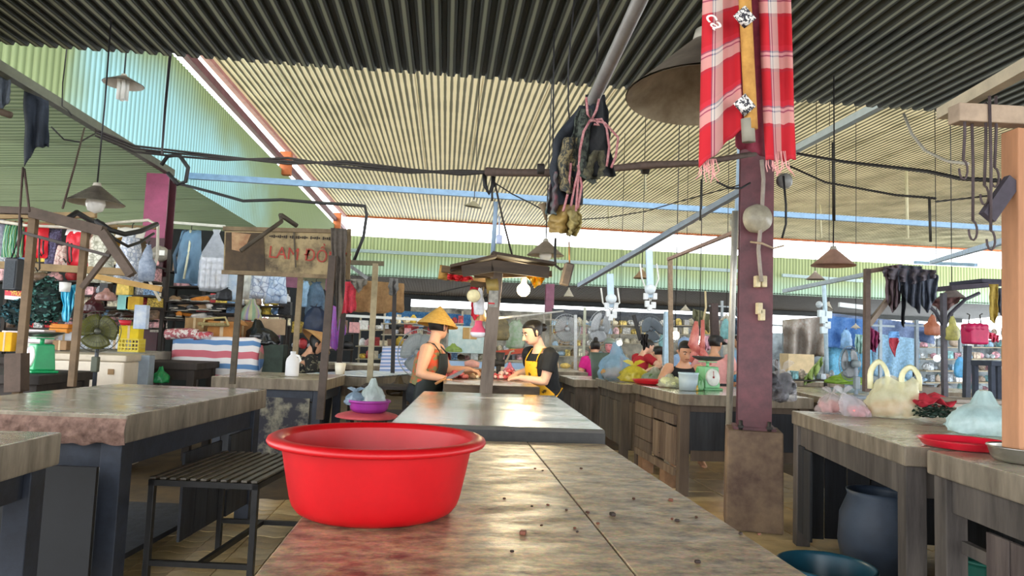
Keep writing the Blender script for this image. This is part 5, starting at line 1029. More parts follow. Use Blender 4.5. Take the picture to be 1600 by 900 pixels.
# ------------------------------------------------------------------ signboard stall
FRM = mat('7c6a50', .8, .35, 8, .3); POST = mat('5c5242', .8, .35, 8, .3, col2='3a332b')
YS = 6.3
t = T('signboard', 'dirty cream signboard with faded red lettering over the stall posts', 'sign', P(448, 430, YS))
def quadpanel(g, pts, Y, th=.02, m=0):
    a = [P(x, y, Y) for x, y in pts]; b = [p + Vector((0, th, 0)) for p in a]; g.add(a + b, [(0, 1, 2, 3), (7, 6, 5, 4), (0, 4, 5, 1), (1, 5, 6, 2), (2, 6, 7, 3), (3, 7, 4, 0)], m); return g
board = mat('a8946c', .75, .35, 3.2, .1, col2='4e4232', thr=(.38, .55))
part(t, 'board', quadpanel(G(), [(351, 361), (546, 363), (543, 432), (349, 423)], YS, .03), board, world=True)
part(t, 'dark_panel', quadpanel(G(), [(353, 363), (412, 364), (414, 424), (351, 422)], YS - .006, .004), mat('5c4a34', .8, .4, 5, .1, col2='302820'), world=True, label='dark stained panel of the board')
part(t, 'torn_poster', quadpanel(G(), [(362, 363), (392, 366), (380, 394), (362, 390)], YS - .012, .003), mat('8a5c40', .8, .4, 10, col2='c0a078'), world=True)
for a, b in (((349, 357), (548, 362)), ((347, 425), (546, 434)), ((546, 358), (544, 436))):
    g = G(); g.bar(P(*a, YS - .01), P(*b, YS - .01), .03, .035); part(t, 'frame', g, FRM, world=True)
g = G(); g.bar(P(459, 356, YS - .02), P(462, 418, YS - .02), .012, .008); part(t, 'strap', g, POST, world=True)
LR = mat('a03a2c', .7, .3, 20); LD = mat('3c332a', .8, .2)
text(t, 'LAM ĐỒNG', P(484, 408, YS - .012), .15, LR, rot=(pi / 2, radians(2.5), 0), ex=.001, world=True, sx=.92)
for i in range(30):
    if i in (9, 19, 25): continue
    g = G(); g.box((0, 0, 0), (.012, .002, .012 + .008 * (i % 3))); g.xf(Matrix.Translation(P(422 + i * 3.2, 369 + i * .13, YS - .008))); part(t, 'faded_letter', g, LD, world=True)
for a, b, r in (((346, 373), (438, 339), .018), ((437, 337), (456, 352), .022)): pass
g = G(); g.tube([P(376, 392, YS - .3), P(440, 346, YS - .1), P(438, 336, YS + .2)], .018, 8); one('bracing_pipe', 'rusty pipe leaning diagonally across the signboard', 'pipe', g, POST)
g = G(); g.tube([P(439, 336, YS), P(464, 353, YS + .1)], .022, 8); one('bracing_pipe', 'short pipe stub above the top edge of the signboard', 'pipe', g, POST)
def post(label, a, b, Ya, Yb=None, w=.04, m=None, name='stall_post', h=None):
    g = G(); g.bar(P(*a, Ya), P(*b, Yb or Ya), w, h or w); return one(name, label, 'post', g, m or POST)
post('rusty stall post below the dark half of the signboard', (377, 424), (363, 600), YS + .05, None, .045)
post('thin wooden stall post between signboard and jug', (470, 430), (461, 556), 7.4, None, .05, mat('8a7a60', .8, .3, 8))
post('dark stall post carrying the grey rag, in front of the stone cabinet table', (520, 400), (500, 655), 6.15, None, .06, mat('4c4038', .75, .3, 8, .3))
drape('grey-brown rag draped down over the end of the signboard', (517, 356), (542, 358), YS - .12, (90, 160, 80), '5c544c', 5, amp=.02, folds=3, taper=.8, name='rag', cat='cloth')
# wooden hanging frame left
WB = mat('54463c', .8, .3, 8, .4); WT = mat('8c7450', .75, .3, 8, .3)
t = T('timber_rack', 'brown timber hanging frame with two posts over the green scale', 'frame', P(40, 610, 5.3))
def bars(par, lst, m, nm):
    for a, b, Y, w in lst: g = G(); g.bar(P(*a, Y), P(*b, Y), w, w); part(par, nm, g, m, world=True, bev=.003)
bars(t, [((53, 340), (27, 616), 5.3, .05), ((134, 362), (112, 604), 5.3, .045)], mat('6a5640', .8, .3, 8, .3), 'post')
bars(t, [((50, 332), (162, 362), 5.25, .075), ((-10, 328), (52, 330), 5.25, .05)], WB, 'top_beam')
bars(t, [((160, 362), (206, 430), 5.2, .06)], WB, 'brace'); bars(t, [((128, 450), (176, 388), 5.28, .035)], WB, 'strut')
bars(t, [((30, 362), (172, 400), 5.2, .022)], mat('3a302a', .6), 'hanging_rail')
bars(t, [((27, 552), (26, 612), 5.27, .11)], mat('54443a', .8), 'post_base')
t = T('shelf_board', 'tan wooden shelf rails across the clothing stall', 'shelf', P(100, 420, 6.2))
bars(t, [((-20, 413), (208, 426), 6.2, .06)], WT, 'rail'); bars(t, [((140, 430), (252, 452), 6.0, .045)], mat('b08a4c', .7, .2, 8, .2), 'bamboo_pole'); bars(t, [((-20, 338), (150, 336), 6.4, .05)], WT, 'upper_rail')
g = G(); g.tube([P(0, 346, 6.4), P(40, 352, 6.4), P(120, 356, 6.5), P(180, 348, 6.6), P(232, 344, 6.6), P(247, 352, 6.5), P(246, 400, 6.5), P(234, 440, 6.5), P(250, 470, 6.5)], .014, 8); one('white_cable', 'white cable looped along the clothing stall and down the plum column', 'cable', g, mat('cfc8b8', .6))
for i, (a, b, c, r) in enumerate((((150, 345), (195, 366), (245, 350), .02), ((160, 355), (200, 385), (240, 365), .012), ((90, 345), (120, 332), (160, 350), .022))):
    g = G(); g.tube([P(*a, 5.6), P((a[0] + b[0]) / 2, (a[1] + b[1]) / 2 + 4, 5.6), P(*b, 5.7), P((c[0] + b[0]) / 2, (c[1] + b[1]) / 2 + 3, 5.9), P(*c, 6.2)], r, 8); one('hose', ('thick black hose sagging behind the timber brace', 'thinner black cable under the sagging hose', 'black hose coiled on top of the timber beam')[i], 'hose', g, CABLE)
for x, y0, y1 in ((62, 372, 424), (68, 376, 400), (106, 378, 410), (112, 380, 412)):
    g = G(); g.tube([P(x, y0, 5.2), P(x - 1, (y0 + y1) / 2, 5.2), P(x, y1 - 4, 5.2), P(x - 3, y1, 5.2), P(x - 7, y1 - 6, 5.2)], .006, 6); one('meat_hook', 'dark wire hook on the thin rail, ' + {62: 'the longest, beside the first post', 68: 'short one just past the longest hook', 106: 'third along from the first post', 112: 'last one next to the second post'}[x], 'hook', g, IRON, 'hooks on the thin rail')
# black radio-like speaker box
t = T('speaker_box', 'long black speaker box hanging by cords from the timber frame', 'speaker', P(21, 453, 5.0)); a = P(21, 429, 5.0)
g = G(); g.box(a, (.085, .08, .215)); part(t, 'case', g, mat('22262c', .5, .2), world=True, bev=.008); g = G(); g.box(a - Vector((0, .042, 0)), (.065, .006, .18)); part(t, 'grille', g, mat('2e343a', .7, .4, 90), world=True)
g = G(); g.tube([P(17, 406, 5.0), P(30, 370, 5.0), P(34, 340, 5.0)], .006, 6); g.tube([P(25, 406, 5.0), P(33, 370, 5.0), P(34, 340, 5.0)], .006, 6); part(t, 'cord', g, CABLE, world=True)
# red sign
t = T('red_sign', 'red and white sign reading thuốc lào behind the hanging speaker', 'sign', P(37, 468, 6.9)); S = [(8, 447), (66, 450), (61, 473), (7, 467)]
part(t, 'board', quadpanel(G(), S, 6.9, .01), mat('c8283c', .5, .1), world=True); part(t, 'white_band', quadpanel(G(), [(7.4, 461.5), (62.5, 466), (61, 473), (7, 467)], 6.892, .006), WHITE, world=True)
text(t, 'HỒNG HÀ', P(38, 457.5, 6.885), .085, mat('ece058', .6, .05), rot=(pi / 2, radians(3), 0), world=True, sx=.8); text(t, 'THUỐC LÀO', P(36, 463, 6.885), .045, mat('e8d850', .6, .05), rot=(pi / 2, radians(4), 0), world=True, sx=.85)
# ------------------------------------------------------------------ left stall: hanging packs
DKW = mat('1d2120', .9, .2, 5)
g = G(); g.box((-6.4, 10.9, 1.4), (7.2, .08, 2.8)); one('wall_stall', 'dark board partition behind the clothing stall', 'partition', g, DKW, kind='structure')
for args, kw in (
    (('pale cloth pack at the outer end of the hanging row', 2, 345, 400, 6.8, 26, 'b8bccc', 2), dict(col2='52586a', top=.6)),
    (('yellow and orange snack pack hanging behind the timber brace', 183, 354, 402, 6.8, 24, 'd8b840', 8), dict(col2='b06a2c', sc=10, top=.7)),
    (('brown foil pack partly hidden by the white bottle pack', 216, 368, 430, 6.8, 26, '7a6440', 10), dict(col2='4c3c28', top=.7)),
    (('slim clear bag of grey-blue sachets next to the plum column', 232, 384, 440, 6.4, 22, 'b8c4d4', 11), dict(col2='7484a0', sc=24, top=.3)),
    (('pale blue diaper pack under the signboard', 361, 425, 470, 8.4, 30, 'a8c8e8', 14), dict(col2='e4ecf4', sc=12, top=.8)),
    (('small black pouch hanging above the cardboard boxes', 351, 450, 470, 8.0, 22, '1b1f26', 18), dict(top=.9)),
    (('blue jacket pack hanging beyond the mauve column', 478, 440, 480, 9, 14, '9cc4e4', 20), dict(top=.9)),
    (('dark slate jacket hanging beside the blue pack', 494, 442, 502, 9, 26, '5c7c98', 21), dict(col2='33495e', top=.7)),
    (('navy jacket hanging lower beside the slate jacket', 494, 480, 520, 8.8, 30, '1c2c48', 22), dict(top=.6)),
): hbag(*args, **kw)
GW = stripes([(0, '1a7a54'), (.55, 'e0e8e0'), (.65, '2a9a6a'), (.9, 'd8c88c')], 'X', 2.2, .4)
for i, (x, w) in enumerate(((8, 11), (18, 11), (29, 11))): flatbag(('green and white striped pouch at the outer end of the rail', 'green and white striped pouch in the middle of three', 'green and white striped pouch next to the red shopping bag')[i], x, 354, 402, 6.5, w, GW, i, .03, taper=.75)
flatbag('bright red shopping bag hanging behind the first timber post', 52, 352, 403, 6.55, 40, mat('de1c2e', .45, .15, 9, .4), 3, .05)
flatbag('dark violet patterned pouch next to the red shopping bag', 81, 360, 416, 6.6, 22, cells('6a6488', '2a2438', 40), 4, .05)
flatbag('red bag with a white collar beside the second timber post', 118, 362, 418, 6.55, 36, mat('e02a3a', .45, .15, 9, .4), 5, .06, collar='f0ecee')
flatbag('pink and cream paper pack between the two red bags', 94, 385, 416, 6.48, 20, cells('e8d0c4', 'c8948c', 22), 6, .04, taper=.6)
flatbag('cream quilted pillow pack hanging from the stall rail', 154, 366, 442, 6.6, 42, cells('f0eede', 'b4b29c', 26, w=.2), 7, .09, taper=.8)
flatbag('large white pack of bottles with a header card', 200, 362, 442, 6.5, 46, cells('eceef2', '9eaac0', 30, w=.18), 9, .09, collar='dcd8cc', taper=.45)
t = flatbag('big slate-blue backpack hanging past the plum column', 293, 362, 443, 8.2, 40, mat('5f819c', .6, .12, 14, .2), 12, .14, taper=.72, name='backpack'); k = px2(8.2)
g = G(); g.tube([(.01, -.15, .04), (.035, -.16, .25), (.03, -.1, .48), (.0, -.03, .6)], .012, 6); part(t, 'zipper', g, mat('c8ccb4', .5)); g = G(); g.tube([(-.1, -.08, .1), (-.12, -.12, .3), (-.05, -.03, .6)], [(.02, .006)] * 3, 6); part(t, 'strap', g, mat('3c5468', .7))
t = T('hung_bag', 'clear bag of white paper rolls hanging under the roof', 'bag', P(332, 455, 8.0)); k = px2(8)
for r_ in range(5):
    for c_ in range(5): g = G(); x = (-16 + c_ * 8) * k; z = (4 + r_ * 9.5) * k; g.tube([(x, 0, z), (x, 0, z + 8.6 * k)], 3.7 * k, 10); part(t, 'paper_roll', g, mat('eceef4', .8, .1, 30))
g = G(); g.lathe([(.001, -.01), (19 * k, 0), (22 * k, 8 * k), (22 * k, 45 * k), (19 * k, 58 * k), (9 * k, 78 * k), (4 * k, 88 * k), (6 * k, 94 * k)], 28, sy=.4, fn=lambda p, a, q_: Vector((p.x * (1 + .12 * nz((cos(a) * 3, sin(a) * 3, q_ * 5))), p.y, p.z))); part(t, 'film', g, bagmat('dfe6f2', .35))
flatbag('white towel pack hanging behind the signboard post', 383, 425, 468, 8.6, 22, mat('ecece2', .8, .1, 20, .3), 15, .06); flatbag('clear pack of folded white shirts under the signboard', 406, 426, 467, 8.5, 32, cells('dfe6f0', '8c9cbc', 14, .3, .1), 16, .08); flatbag('pale blue bundle in plastic film beside the mauve column', 431, 428, 474, 8.5, 34, cells('c4d6ec', '7c98c4', 12, .3, .1), 17, .1, taper=.7)
drape('cyan raincoat hanging slanted beside the second timber post', (96, 452), (119, 444), 6.4, (50, 56, 30), '44bcd8', 19, amp=.04, folds=3, taper=.75, name='raincoat', cat='raincoat', rough=.3, col2='2a98c0')
bars(T('hanging_rail', 'thin rail from which the clothing packs hang', 'rail', P(120, 350, 6.75)), [((-20, 346), (244, 356), 6.75, .03)], WT, 'bar')
bars(T('hanging_rail', 'pale rail strung from the plum column to the signboard', 'rail', P(330, 352, 8.1)), [((272, 348), (352, 354), 8.1, .03)], mat('b8b8ac', .6), 'bar')
# leafy mesh bundles
def fuzz(label, px, py, Y, rx, rz_, cols, n, seed, name='net_bundle', cat='bundle'):
    k = px2(Y); c = P(px, py, Y); t = T(name, label, cat, c - Vector((0, 0, rz_ * k))); q = random.Random(seed); gs = [G() for _ in cols]
    for i in range(n):
        a = q.uniform(0, 2 * pi); e = q.uniform(-1, 1); w = sqrt(1 - e * e); p = c + Vector((cos(a) * w * rx * k, sin(a) * w * .12, e * rz_ * k)); s = q.uniform(.012, .03)
        R = Matrix.Rotation(q.uniform(0, 6), 3, 'Z') @ Matrix.Rotation(q.uniform(0, 6), 3, 'X'); gs[i % len(cols)].add([p + R @ Vector(v) for v in ((-s, -s * .6, 0), (s, -s * .4, .006), (s * .6, s, 0), (-s * .5, s * .5, .008))], [(0, 1, 2, 3)])
    for gg, c_ in zip(gs, cols): part(t, 'net_folds', gg, mat(c_, .7, .4, 20), world=True, kind='stuff')
    g = G(); g.ball((0, 0, 0), 1, 14); g.xf(Matrix.Translation(c) @ Matrix.Diagonal((rx * k * .9, .1, rz_ * k * .9, 1))); part(t, 'core', g, mat('1e2e2c', .9), world=True); return t
fuzz('big bundle of dark green netting under the shelf rail', 75, 470, 6.6, 22, 34, ('2c4a40', '4c8078', '1f332e'), 500, 1)
fuzz('round bundle of teal netting below the red sign', 33, 488, 6.7, 24, 18, ('2a4444', '3f7480', '1c2c30'), 350, 2)
# counter goods left
t = T('counter_box', 'long cream chest freezer behind the stand fan', 'freezer', (P(138, 600, 6.9).x, 6.95, 0)); k = px2(7.2)
g = G(); g.box((0, 0, .5), (.78, .5, .98)); part(t, 'body', g, mat('d8cbb8', .5, .1, 6), bev=.02); g = G(); g.box((0, 0, 1.02), (.82, .53, .06)); part(t, 'lid', g, mat('c8baa4', .5, .15, 6), bev=.015); g = G(); g.box((.28, -.255, .9), (.05, .01, .05)); part(t, 'badge', g, mat('8a6a40', .5)); g = G(); g.box((-.34, -.26, .93), (.03, .02, .03)); part(t, 'latch', g, DARK)
carton('grey insulated box standing beside the cream freezer', 206, 702, 7.0, 30, 138, '8c98a4', name='cool_box', tape=False)
carton('wide flat plank box with clasps under the white parcels', 150, 562, 7.7, 140, 13, 'a8a498', tape=False, name='storage_box')
stack('stack of pink and white paper packets behind the first post', 62, 549, 7.4, 36, 32, 'e4d8dc', 5); stack('second stack of pink-edged packets beside the scale pan', 30, 549, 7.5, 30, 30, 'e0d4d6', 5)
carton('yellow printed carton at the edge of the counter', 5, 549, 7.2, 20, 28, 'e0a818'); stack('orange trays piled above the white boxes', 104, 521, 7.6, 26, 14, 'e09028', 2, 'd88420')
carton('white carton beside the second timber post', 98, 546, 7.5, 24, 26, 'd4dae4'); carton('pale blue-white carton behind the stand fan', 122, 545, 7.6, 24, 26, 'dfe6f2'); carton('second pale carton behind the stand fan, nearer the crate', 178, 545, 7.7, 30, 22, 'e0e6ee'); carton('brown cardboard box among the white cartons', 92, 547, 7.3, 20, 14, '9a7a58')
carton('bright yellow carton beside the plum column', 200, 532, 7.5, 28, 22, 'd8bc1c'); crate('yellow plastic crate with square holes under the yellow carton', 200, 549, 7.4, 28, 18, 'd8c22c')
for px, c_, lb in ((80, 'c83040', 'small red tub on the counter by the orange trays'), (195, 'd8283c', 'red bowl above the yellow carton')):
    g = G(); b = P(px, 508, 7.6); g.lathe([(.001, 0), (.05, 0), (.062, .05), (.058, .05), (.045, .008), (.001, .008)], 20); one('plastic_bowl', lb, 'bowl', g, mat(c_, .4, .1), loc=b)
carton('blue and white paper packet leaning by the plum column', 217, 514, 7.4, 18, 36, '9cb4d8', col2='e4eaf2', tape=False, name='paper_packet'); carton('teal-labelled tin beside the yellow snack packs', 191, 484, 7.6, 16, 22, '8cc8c4', tape=False, name='tin'); carton('yellow snack tin on the stall shelf', 206, 484, 7.6, 20, 20, 'd8b430', col2='b08428', tape=False, name='tin')
bag('dark brown cloth sack lying on the stall shelf', P(190, 496, 7.7), .16, .12, .12, '3c2c26', 3, ears=False, neck=.95, a=1, cat='sack', name='sack'); bag('pink patterned bag behind the bamboo pole', P(165, 470, 7.6), .1, .09, .14, 'c89a94', 6, ears=False, neck=.9, a=1, name='sack', cat='sack'); bag('maroon cloth bundle hanging below the bamboo pole', P(146, 490, 7.7), .11, .09, .22, '54242c', 7, ears=False, neck=.95, a=1, name='sack', cat='sack')
g = G(); g.lathe([(.001, 0), (.04, 0), (.045, .08), (.042, .08), (.036, .005), (.001, .005)], 18); one('paper_cup', 'white paper cup hanging beside the cyan raincoat', 'cup', g, WHITE, loc=P(101, 456, 6.3))
bag('green plastic bag on the floor ledge beside the plum column', P(250, 598, 7.2), .085, .08, .16, '2a9a5c', 8, a=.95, ears=False, neck=.95)
# things on the plum column
t = T('electric_meter', 'round electric meter on the plum column', 'meter', P(251, 397, 9.7)); g = G(); g.lathe([(.11, 0), (.11, .06), (.09, .1), (.001, .11)], 22); g.xf(Matrix.Translation(P(251, 397, 10.0)) @ Matrix.Rotation(pi / 2, 4, 'X')); part(t, 'glass_case', g, mat('8a8478', .3, .2), world=True); g = G(); g.box(P(251, 395, 9.87), (.1, .01, .07)); part(t, 'face_plate', g, WHITE, world=True)
for y in (445, 462, 475): g = G(); g.box(P(249, y, 9.95), (.12, .06, .075)); one('switch_box', {445: 'topmost', 462: 'middle', 475: 'lowest'}[y] + ' cream switch box on the plum column', 'switch', g, mat('d8d0bc', .5, .1), 'switch boxes on the plum column', bev=.008)
for y, c_ in ((494, 'd0dccc'), (503, 'd8c8c4'), (514, 'b8b0a4')): g = G(); g.box(P(248, y, 9.96), (.22, .01, .09)); one('pasted_notice', {494: 'top', 503: 'middle', 514: 'bottom'}[y] + ' row of pasted paper notices on the plum column', 'notice', g, mat(c_, .8, .4, 25, col2='807a74', thr=(.4, .5)), 'notices on the plum column')
# striped tarpaulin bundle
t = T('tarpaulin_bundle', 'long bundle wrapped in red white and blue striped tarpaulin', 'bundle', (P(328, 592, 8.0).x, 8.4, P(328, 592, 8.0).z)); k = px2(8)
def tb(u, v):
    a = (v - .02) * pi * 1.0; wx = 66 * k; rr = .235 * (1 + .05 * nz((u * 6, v * 4, 1))); e = max(0, abs(u - .5) * 2 - .85) / .15
    return Vector(((u - .5) * 2 * wx, -(.32 * (1 if v < .55 else 1 - (v - .55) * 2.0)) * (1 - .3 * e * e) + .02 * nz((u * 9, v * 5, 4)), min(.46, v * .84) * (1 - .06 * e) + .01 * nz((u * 7, v * 3, 2))))
TAR = stripes([(0, 'd06a78'), (.16, 'e8e6e8'), (.42, '5a88bc'), (.62, 'e8e6e8'), (.86, 'd06a78')], 'Z', 3.2, .6)
g = G(); g.grid(tb, 40, 24); part(t, 'tarpaulin', g, TAR, sol=.006)
g = G()
for s in (1,):
    def cap_(u, v): a = u * 2 * pi; r = v; return Vector((s * (66 * k + .05 * (1 - v)), -.1 + cos(a) * r * .20 + .02 * nz((u * 9, v * 5, 7)), .23 + sin(a) * r * .22))
    g.grid(cap_, 24, 6)
part(t, 'gathered_end', g, stripes([(0, 'b86a70'), (.3, '8c7868'), (.5, '5878a8'), (.8, 'd8d0cc')], 'X', 3, .7), sol=.004)
carton('cardboard box with green print on the tarpaulin bundle', 302, 530, 8.4, 28, 32, 'b08c5c', col2='8c6e48'); carton('orange-brown cardboard box on the tarpaulin bundle', 345, 533, 8.2, 42, 30, 'c08848', col2='a8723a', flaps=True); carton('plain brown carton behind the black sports bag', 378, 533, 8.5, 26, 30, '9a6c3c', col2='7c5632')
t = T('basket_lid', 'flat woven basket lid resting on the orange-brown box', 'basket', P(336, 510, 8.05)); g = G(); g.box(P(334, 507, 8.1), (.29, .2, .04)); part(t, 'weave', g, mat('a89868', .8, .4, 60, .5, col2='786a44'), world=True, bev=.015); g = G(); g.tube([P(316, 512, 8.0), P(320, 498, 8.05), P(352, 496, 8.05), P(357, 508, 8.0)], .012, 8); part(t, 'rim', g, mat('b8a878', .8), world=True)
bag('black sports bag slumped beside the cardboard boxes', P(410, 540, 8.3), .2, .14, .3, '1c2024', 5, ears=False, neck=.95, a=1, name='sports_bag', lean=(-.08, 0)); bag('striped pastel sack standing above the cartons', P(392, 501, 8.9), .13, .12, .3, 'a8b8a8', 2, ears=False, neck=.95, a=1, name='sack', cat='sack').children[0].data.materials[0] = stripes([(0, '9ab89c'), (.3, 'b8b4a0'), (.5, 'a89cc4'), (.7, 'c8c8a0')], 'X', 5, .7)
carton('dark green wooden chest beside the tarpaulin bundle', 416, 588, 8.2, 46, 48, '3c4a40', col2='2a342e', tape=False, name='chest'); carton('folded brown cardboard sheet propped beside the mauve column', 420, 523, 8.8, 46, 24, 'b49a7c', depth=.05, tape=False, name='cardboard_sheet')
for lb, px, py, w, h, c_ in (('rolled red-striped cloth on the tarpaulin bundle', 285, 530, 44, 16, 'b06068'), ('white and red cloth roll beside the printed box', 318, 531, 24, 12, 'd8d0d0')):
    k = px2(8.1); c = P(px, py - h / 2, 8.1); g = G(); g.tube([c - Vector((w * k / 2, 0, .01)), c - Vector((w * k / 4, .02, 0)), c + Vector((w * k / 4, 0, .01)), c + Vector((w * k / 2, 0, 0))], h * k / 2, 12); one('cloth_roll', lb, 'cloth', g, mat(c_, .8, .5, 18, .2, col2='e8e0dc' if c_[0] == 'b' else 'c05058', thr=(.45, .52)))
# shoes and jumble on the shelves right of the plum column
t0 = None
def shoe(label, px, py, Y, c_, rz, group=None):
    t = T('shoe', label, 'shoe', P(px, py, Y), rz, group); g = G(); g.tube([(-.1, 0, .03), (-.04, 0, .035), (.05, 0, .03), (.11, 0, .022)], [(.034, .028), (.036, .034), (.04, .026), (.026, .016)], 10, side=(0, 1, 0)); part(t, 'upper', g, mat(c_, .5, .2, 20)); g = G(); g.tube([(-.11, 0, .006), (0, 0, .006), (.12, 0, .006)], [(.034, .008), (.042, .008), (.03, .008)], 10, side=(0, 1, 0)); part(t, 'sole', g, mat('c8c4bc', .6)); return t
shq = []; q = random.Random(11); names = ['black', 'white', 'grey', 'tan', 'orange']; cc = ['1d1d20', 'dcd8d4', '6c6c72', '9a7c5c', 'd8862c']
for i in range(26):
    px = 272 + (i % 9) * 8.5 + q.uniform(-2, 2); py = (470, 484, 497)[i // 9] + q.uniform(-2, 2); j = q.randrange(5)
    shq.append((i, j, px, py, 8.9 + q.uniform(-.1, .1), q.uniform(0, 6.2)))
for i, j, px, py, yy, rz in shq:
    c_, n_ = i % 9, i // 9; lft = names[shq[i - 1][1]] if c_ else None; rgt = names[shq[i + 1][1]] if c_ < 8 and i < 25 else None; row = ('upper', 'middle', 'lower')[n_]
    shoe('%s shoe %s, %s shelf past the plum column' % (names[j], 'between %s and %s shoes' % (lft, rgt) if lft and rgt else 'at the %s end beside a %s shoe' % ('inner' if rgt else 'outer', lft or rgt), row), px, py, yy, cc[j], rz, 'shoes on the stall shelf')
for py in (472, 487, 500): g = G(); g.box(P(318, py + 2, 9.0), (.85, .3, .02)); one('shelf_board', {472: 'upper', 487: 'middle', 500: 'lower'}[py] + ' dark shelf holding the shoe jumble', 'shelf', g, WOODK)
# small packets filling the stall's rear shelves
names = [('silver', 'c4c8d0'), ('white', 'ecebe6'), ('brown', '7c6450'), ('pink', 'd8a2a4'), ('blue', '86aad2'), ('black', '26262a'), ('cream', 'd8ccb0'), ('red', 'b83a3c'), ('yellow', 'd8b84c')]
def jumble(x0, x1, rows, Y, where, n, seed, sz=(10, 22), kinds=names):
    """a rack with one shelf per row; every packet on it is a thing of its own, named by its neighbours"""
    RK = WOODK if Y < 11.5 else mat('b0a690', .7, .2); q = random.Random(seed); rn = ('top', 'second', 'third', 'fourth', 'fifth'); used = {}
    pa, pb = P(x0, rows[-1], Y), P(x1, rows[-1], Y); rk = T('goods_rack', 'rack of plank shelves ' + where, 'rack', ((pa.x + pb.x) / 2, Y, 0))
    zt = P((x0 + x1) / 2, rows[0], Y).z + .25
    for xx in (pa.x - .02, pb.x + .02): g = G(); g.box((xx, Y + .2, zt / 2), (.035, .035, zt)); part(rk, 'upright', g, RK, world=True)
    for r_, py in enumerate(rows):
        its = []; x = x0
        while x < x1:
            w = q.uniform(*sz); its.append((x, w, q.uniform(*sz) * .9, *kinds[q.randrange(len(kinds))], q.randrange(3), q.uniform(-.1, .1))); x += w * q.uniform(.8, 1.08)
        a, b = P(x0, py, Y), P(x1, py, Y); zs = min(a.z, b.z); g = G(); g.bar((a.x - .03, Y, a.z - .012), (b.x + .05, Y, b.z - .012), .44, .018); part(rk, 'shelf', g, RK, world=True)
        for i_, (x, w, h, nm, c_, s_, dy) in enumerate(its):
            b = P(x + w / 2, py, Y); b.y += dy; k = px2(Y); g = G(); K = ('packet', 'pouch', 'bundle')
            if s_ == 0: g.box((0, 0, h * k / 2), (w * k * .95, .12, h * k), tx=.92)
            elif s_ == 1: g.lathe([(.001, 0), (w * k * .46, 0), (w * k * .48, h * k * .3), (w * k * .42, h * k * .75), (w * k * .2, h * k * .9), (w * k * .22, h * k), (.001, h * k)], 10, fn=lambda p, a, t_: Vector((p.x * (1 + .15 * sin(a * 3)), p.y * .7, p.z)))
            else:
                sd = q.uniform(0, 50); g.ball((0, 0, h * k * .46), w * k * .5, 12, sz=h / w * .95, fn=lambda p, a, t_: Vector((p.x * (1 + .3 * nz((cos(a) * 2 + sd, sin(a) * 2, t_ * 3))), p.y * .7, p.z * (1 + .2 * nz((cos(a) * 2, sd, t_ * 2))))))
            near = lambda u: '%s %s' % (its[u][3], K[its[u][5]])
            if 0 < i_ < len(its) - 1: lb = '%s between %s and %s, %s row %s' % (near(i_), near(i_ - 1), near(i_ + 1), rn[r_], where)
            else: lb = '%s at the %s end of the %s row %s' % (near(i_), 'near' if i_ == 0 else 'far', rn[r_], where)
            m_ = (mat(c_, .5, .35, 25, .2), cells(c_, '%02x%02x%02x' % tuple(int(int(c_[z:z + 2], 16) * .45) for z in (0, 2, 4)), 26 + 10 * (i_ % 3)), mat(c_, .5, .5, 14, .5, thr=(.42, .56)))[q.randrange(3)]
            one('goods_' + K[s_], lb, K[s_], g, m_, 'goods on the rack ' + where, loc=b)
jumble(122, 240, (462, 480), 8.3, 'behind the bamboo pole', 0, 1); jumble(0, 117, (412,), 8.35, 'behind the tan shelf rail', 0, 2); jumble(310, 440, (478, 492), 9.6, 'above the cartons', 0, 3)
jumble(128, 243, (416, 440, 500, 512), 8.8, 'deep behind the stand fan', 0, 6, sz=(12, 26)); jumble(-5, 117, (440, 512), 8.85, 'deep behind the netting bundles', 0, 7, sz=(12, 26)); jumble(270, 346, (425, 448), 10.2, 'behind the blue backpack', 0, 8, sz=(14, 26)); jumble(354, 445, (508,), 10.25, 'behind the cartons', 0, 9, sz=(12, 20))
jumble(455, 545, (520, 545), 11, 'behind the navy jacket', 0, 5)
# jug and cup on the rear table
t = T('plastic_jug', 'white plastic jug with a grip handle on the stone cabinet table', 'jug', P(456, 586, 6.85)); t.location.z = .905
g = G(); g.lathe([(.001, 0), (.06, 0), (.064, .02), (.064, .13), (.056, .165), (.03, .195), (.024, .2), (.024, .215), (.001, .216)], 20, sy=.75); part(t, 'body', g, mat('eeeef0', .35, .04, 8, trans=.2)); g = G(); g.tube([(.05, 0, .12), (.072, 0, .15), (.055, 0, .19), (.02, 0, .2)], .011, 8); part(t, 'handle', g, mat('eeeef0', .35, .04, 8)); g = G(); g.lathe([(.026, .212), (.026, .232), (.001, .233)], 14); part(t, 'cap', g, mat('e0e2e8', .4, .04))
g = G(); g.lathe([(.001, 0), (.042, 0), (.054, .11), (.051, .11), (.04, .006), (.001, .006)], 20); one('plastic_cup', 'cream plastic cup on the corner of the striped-cover table', 'cup', g, mat('ece6d4', .4, .06), loc=P(531, 585, 6.95))
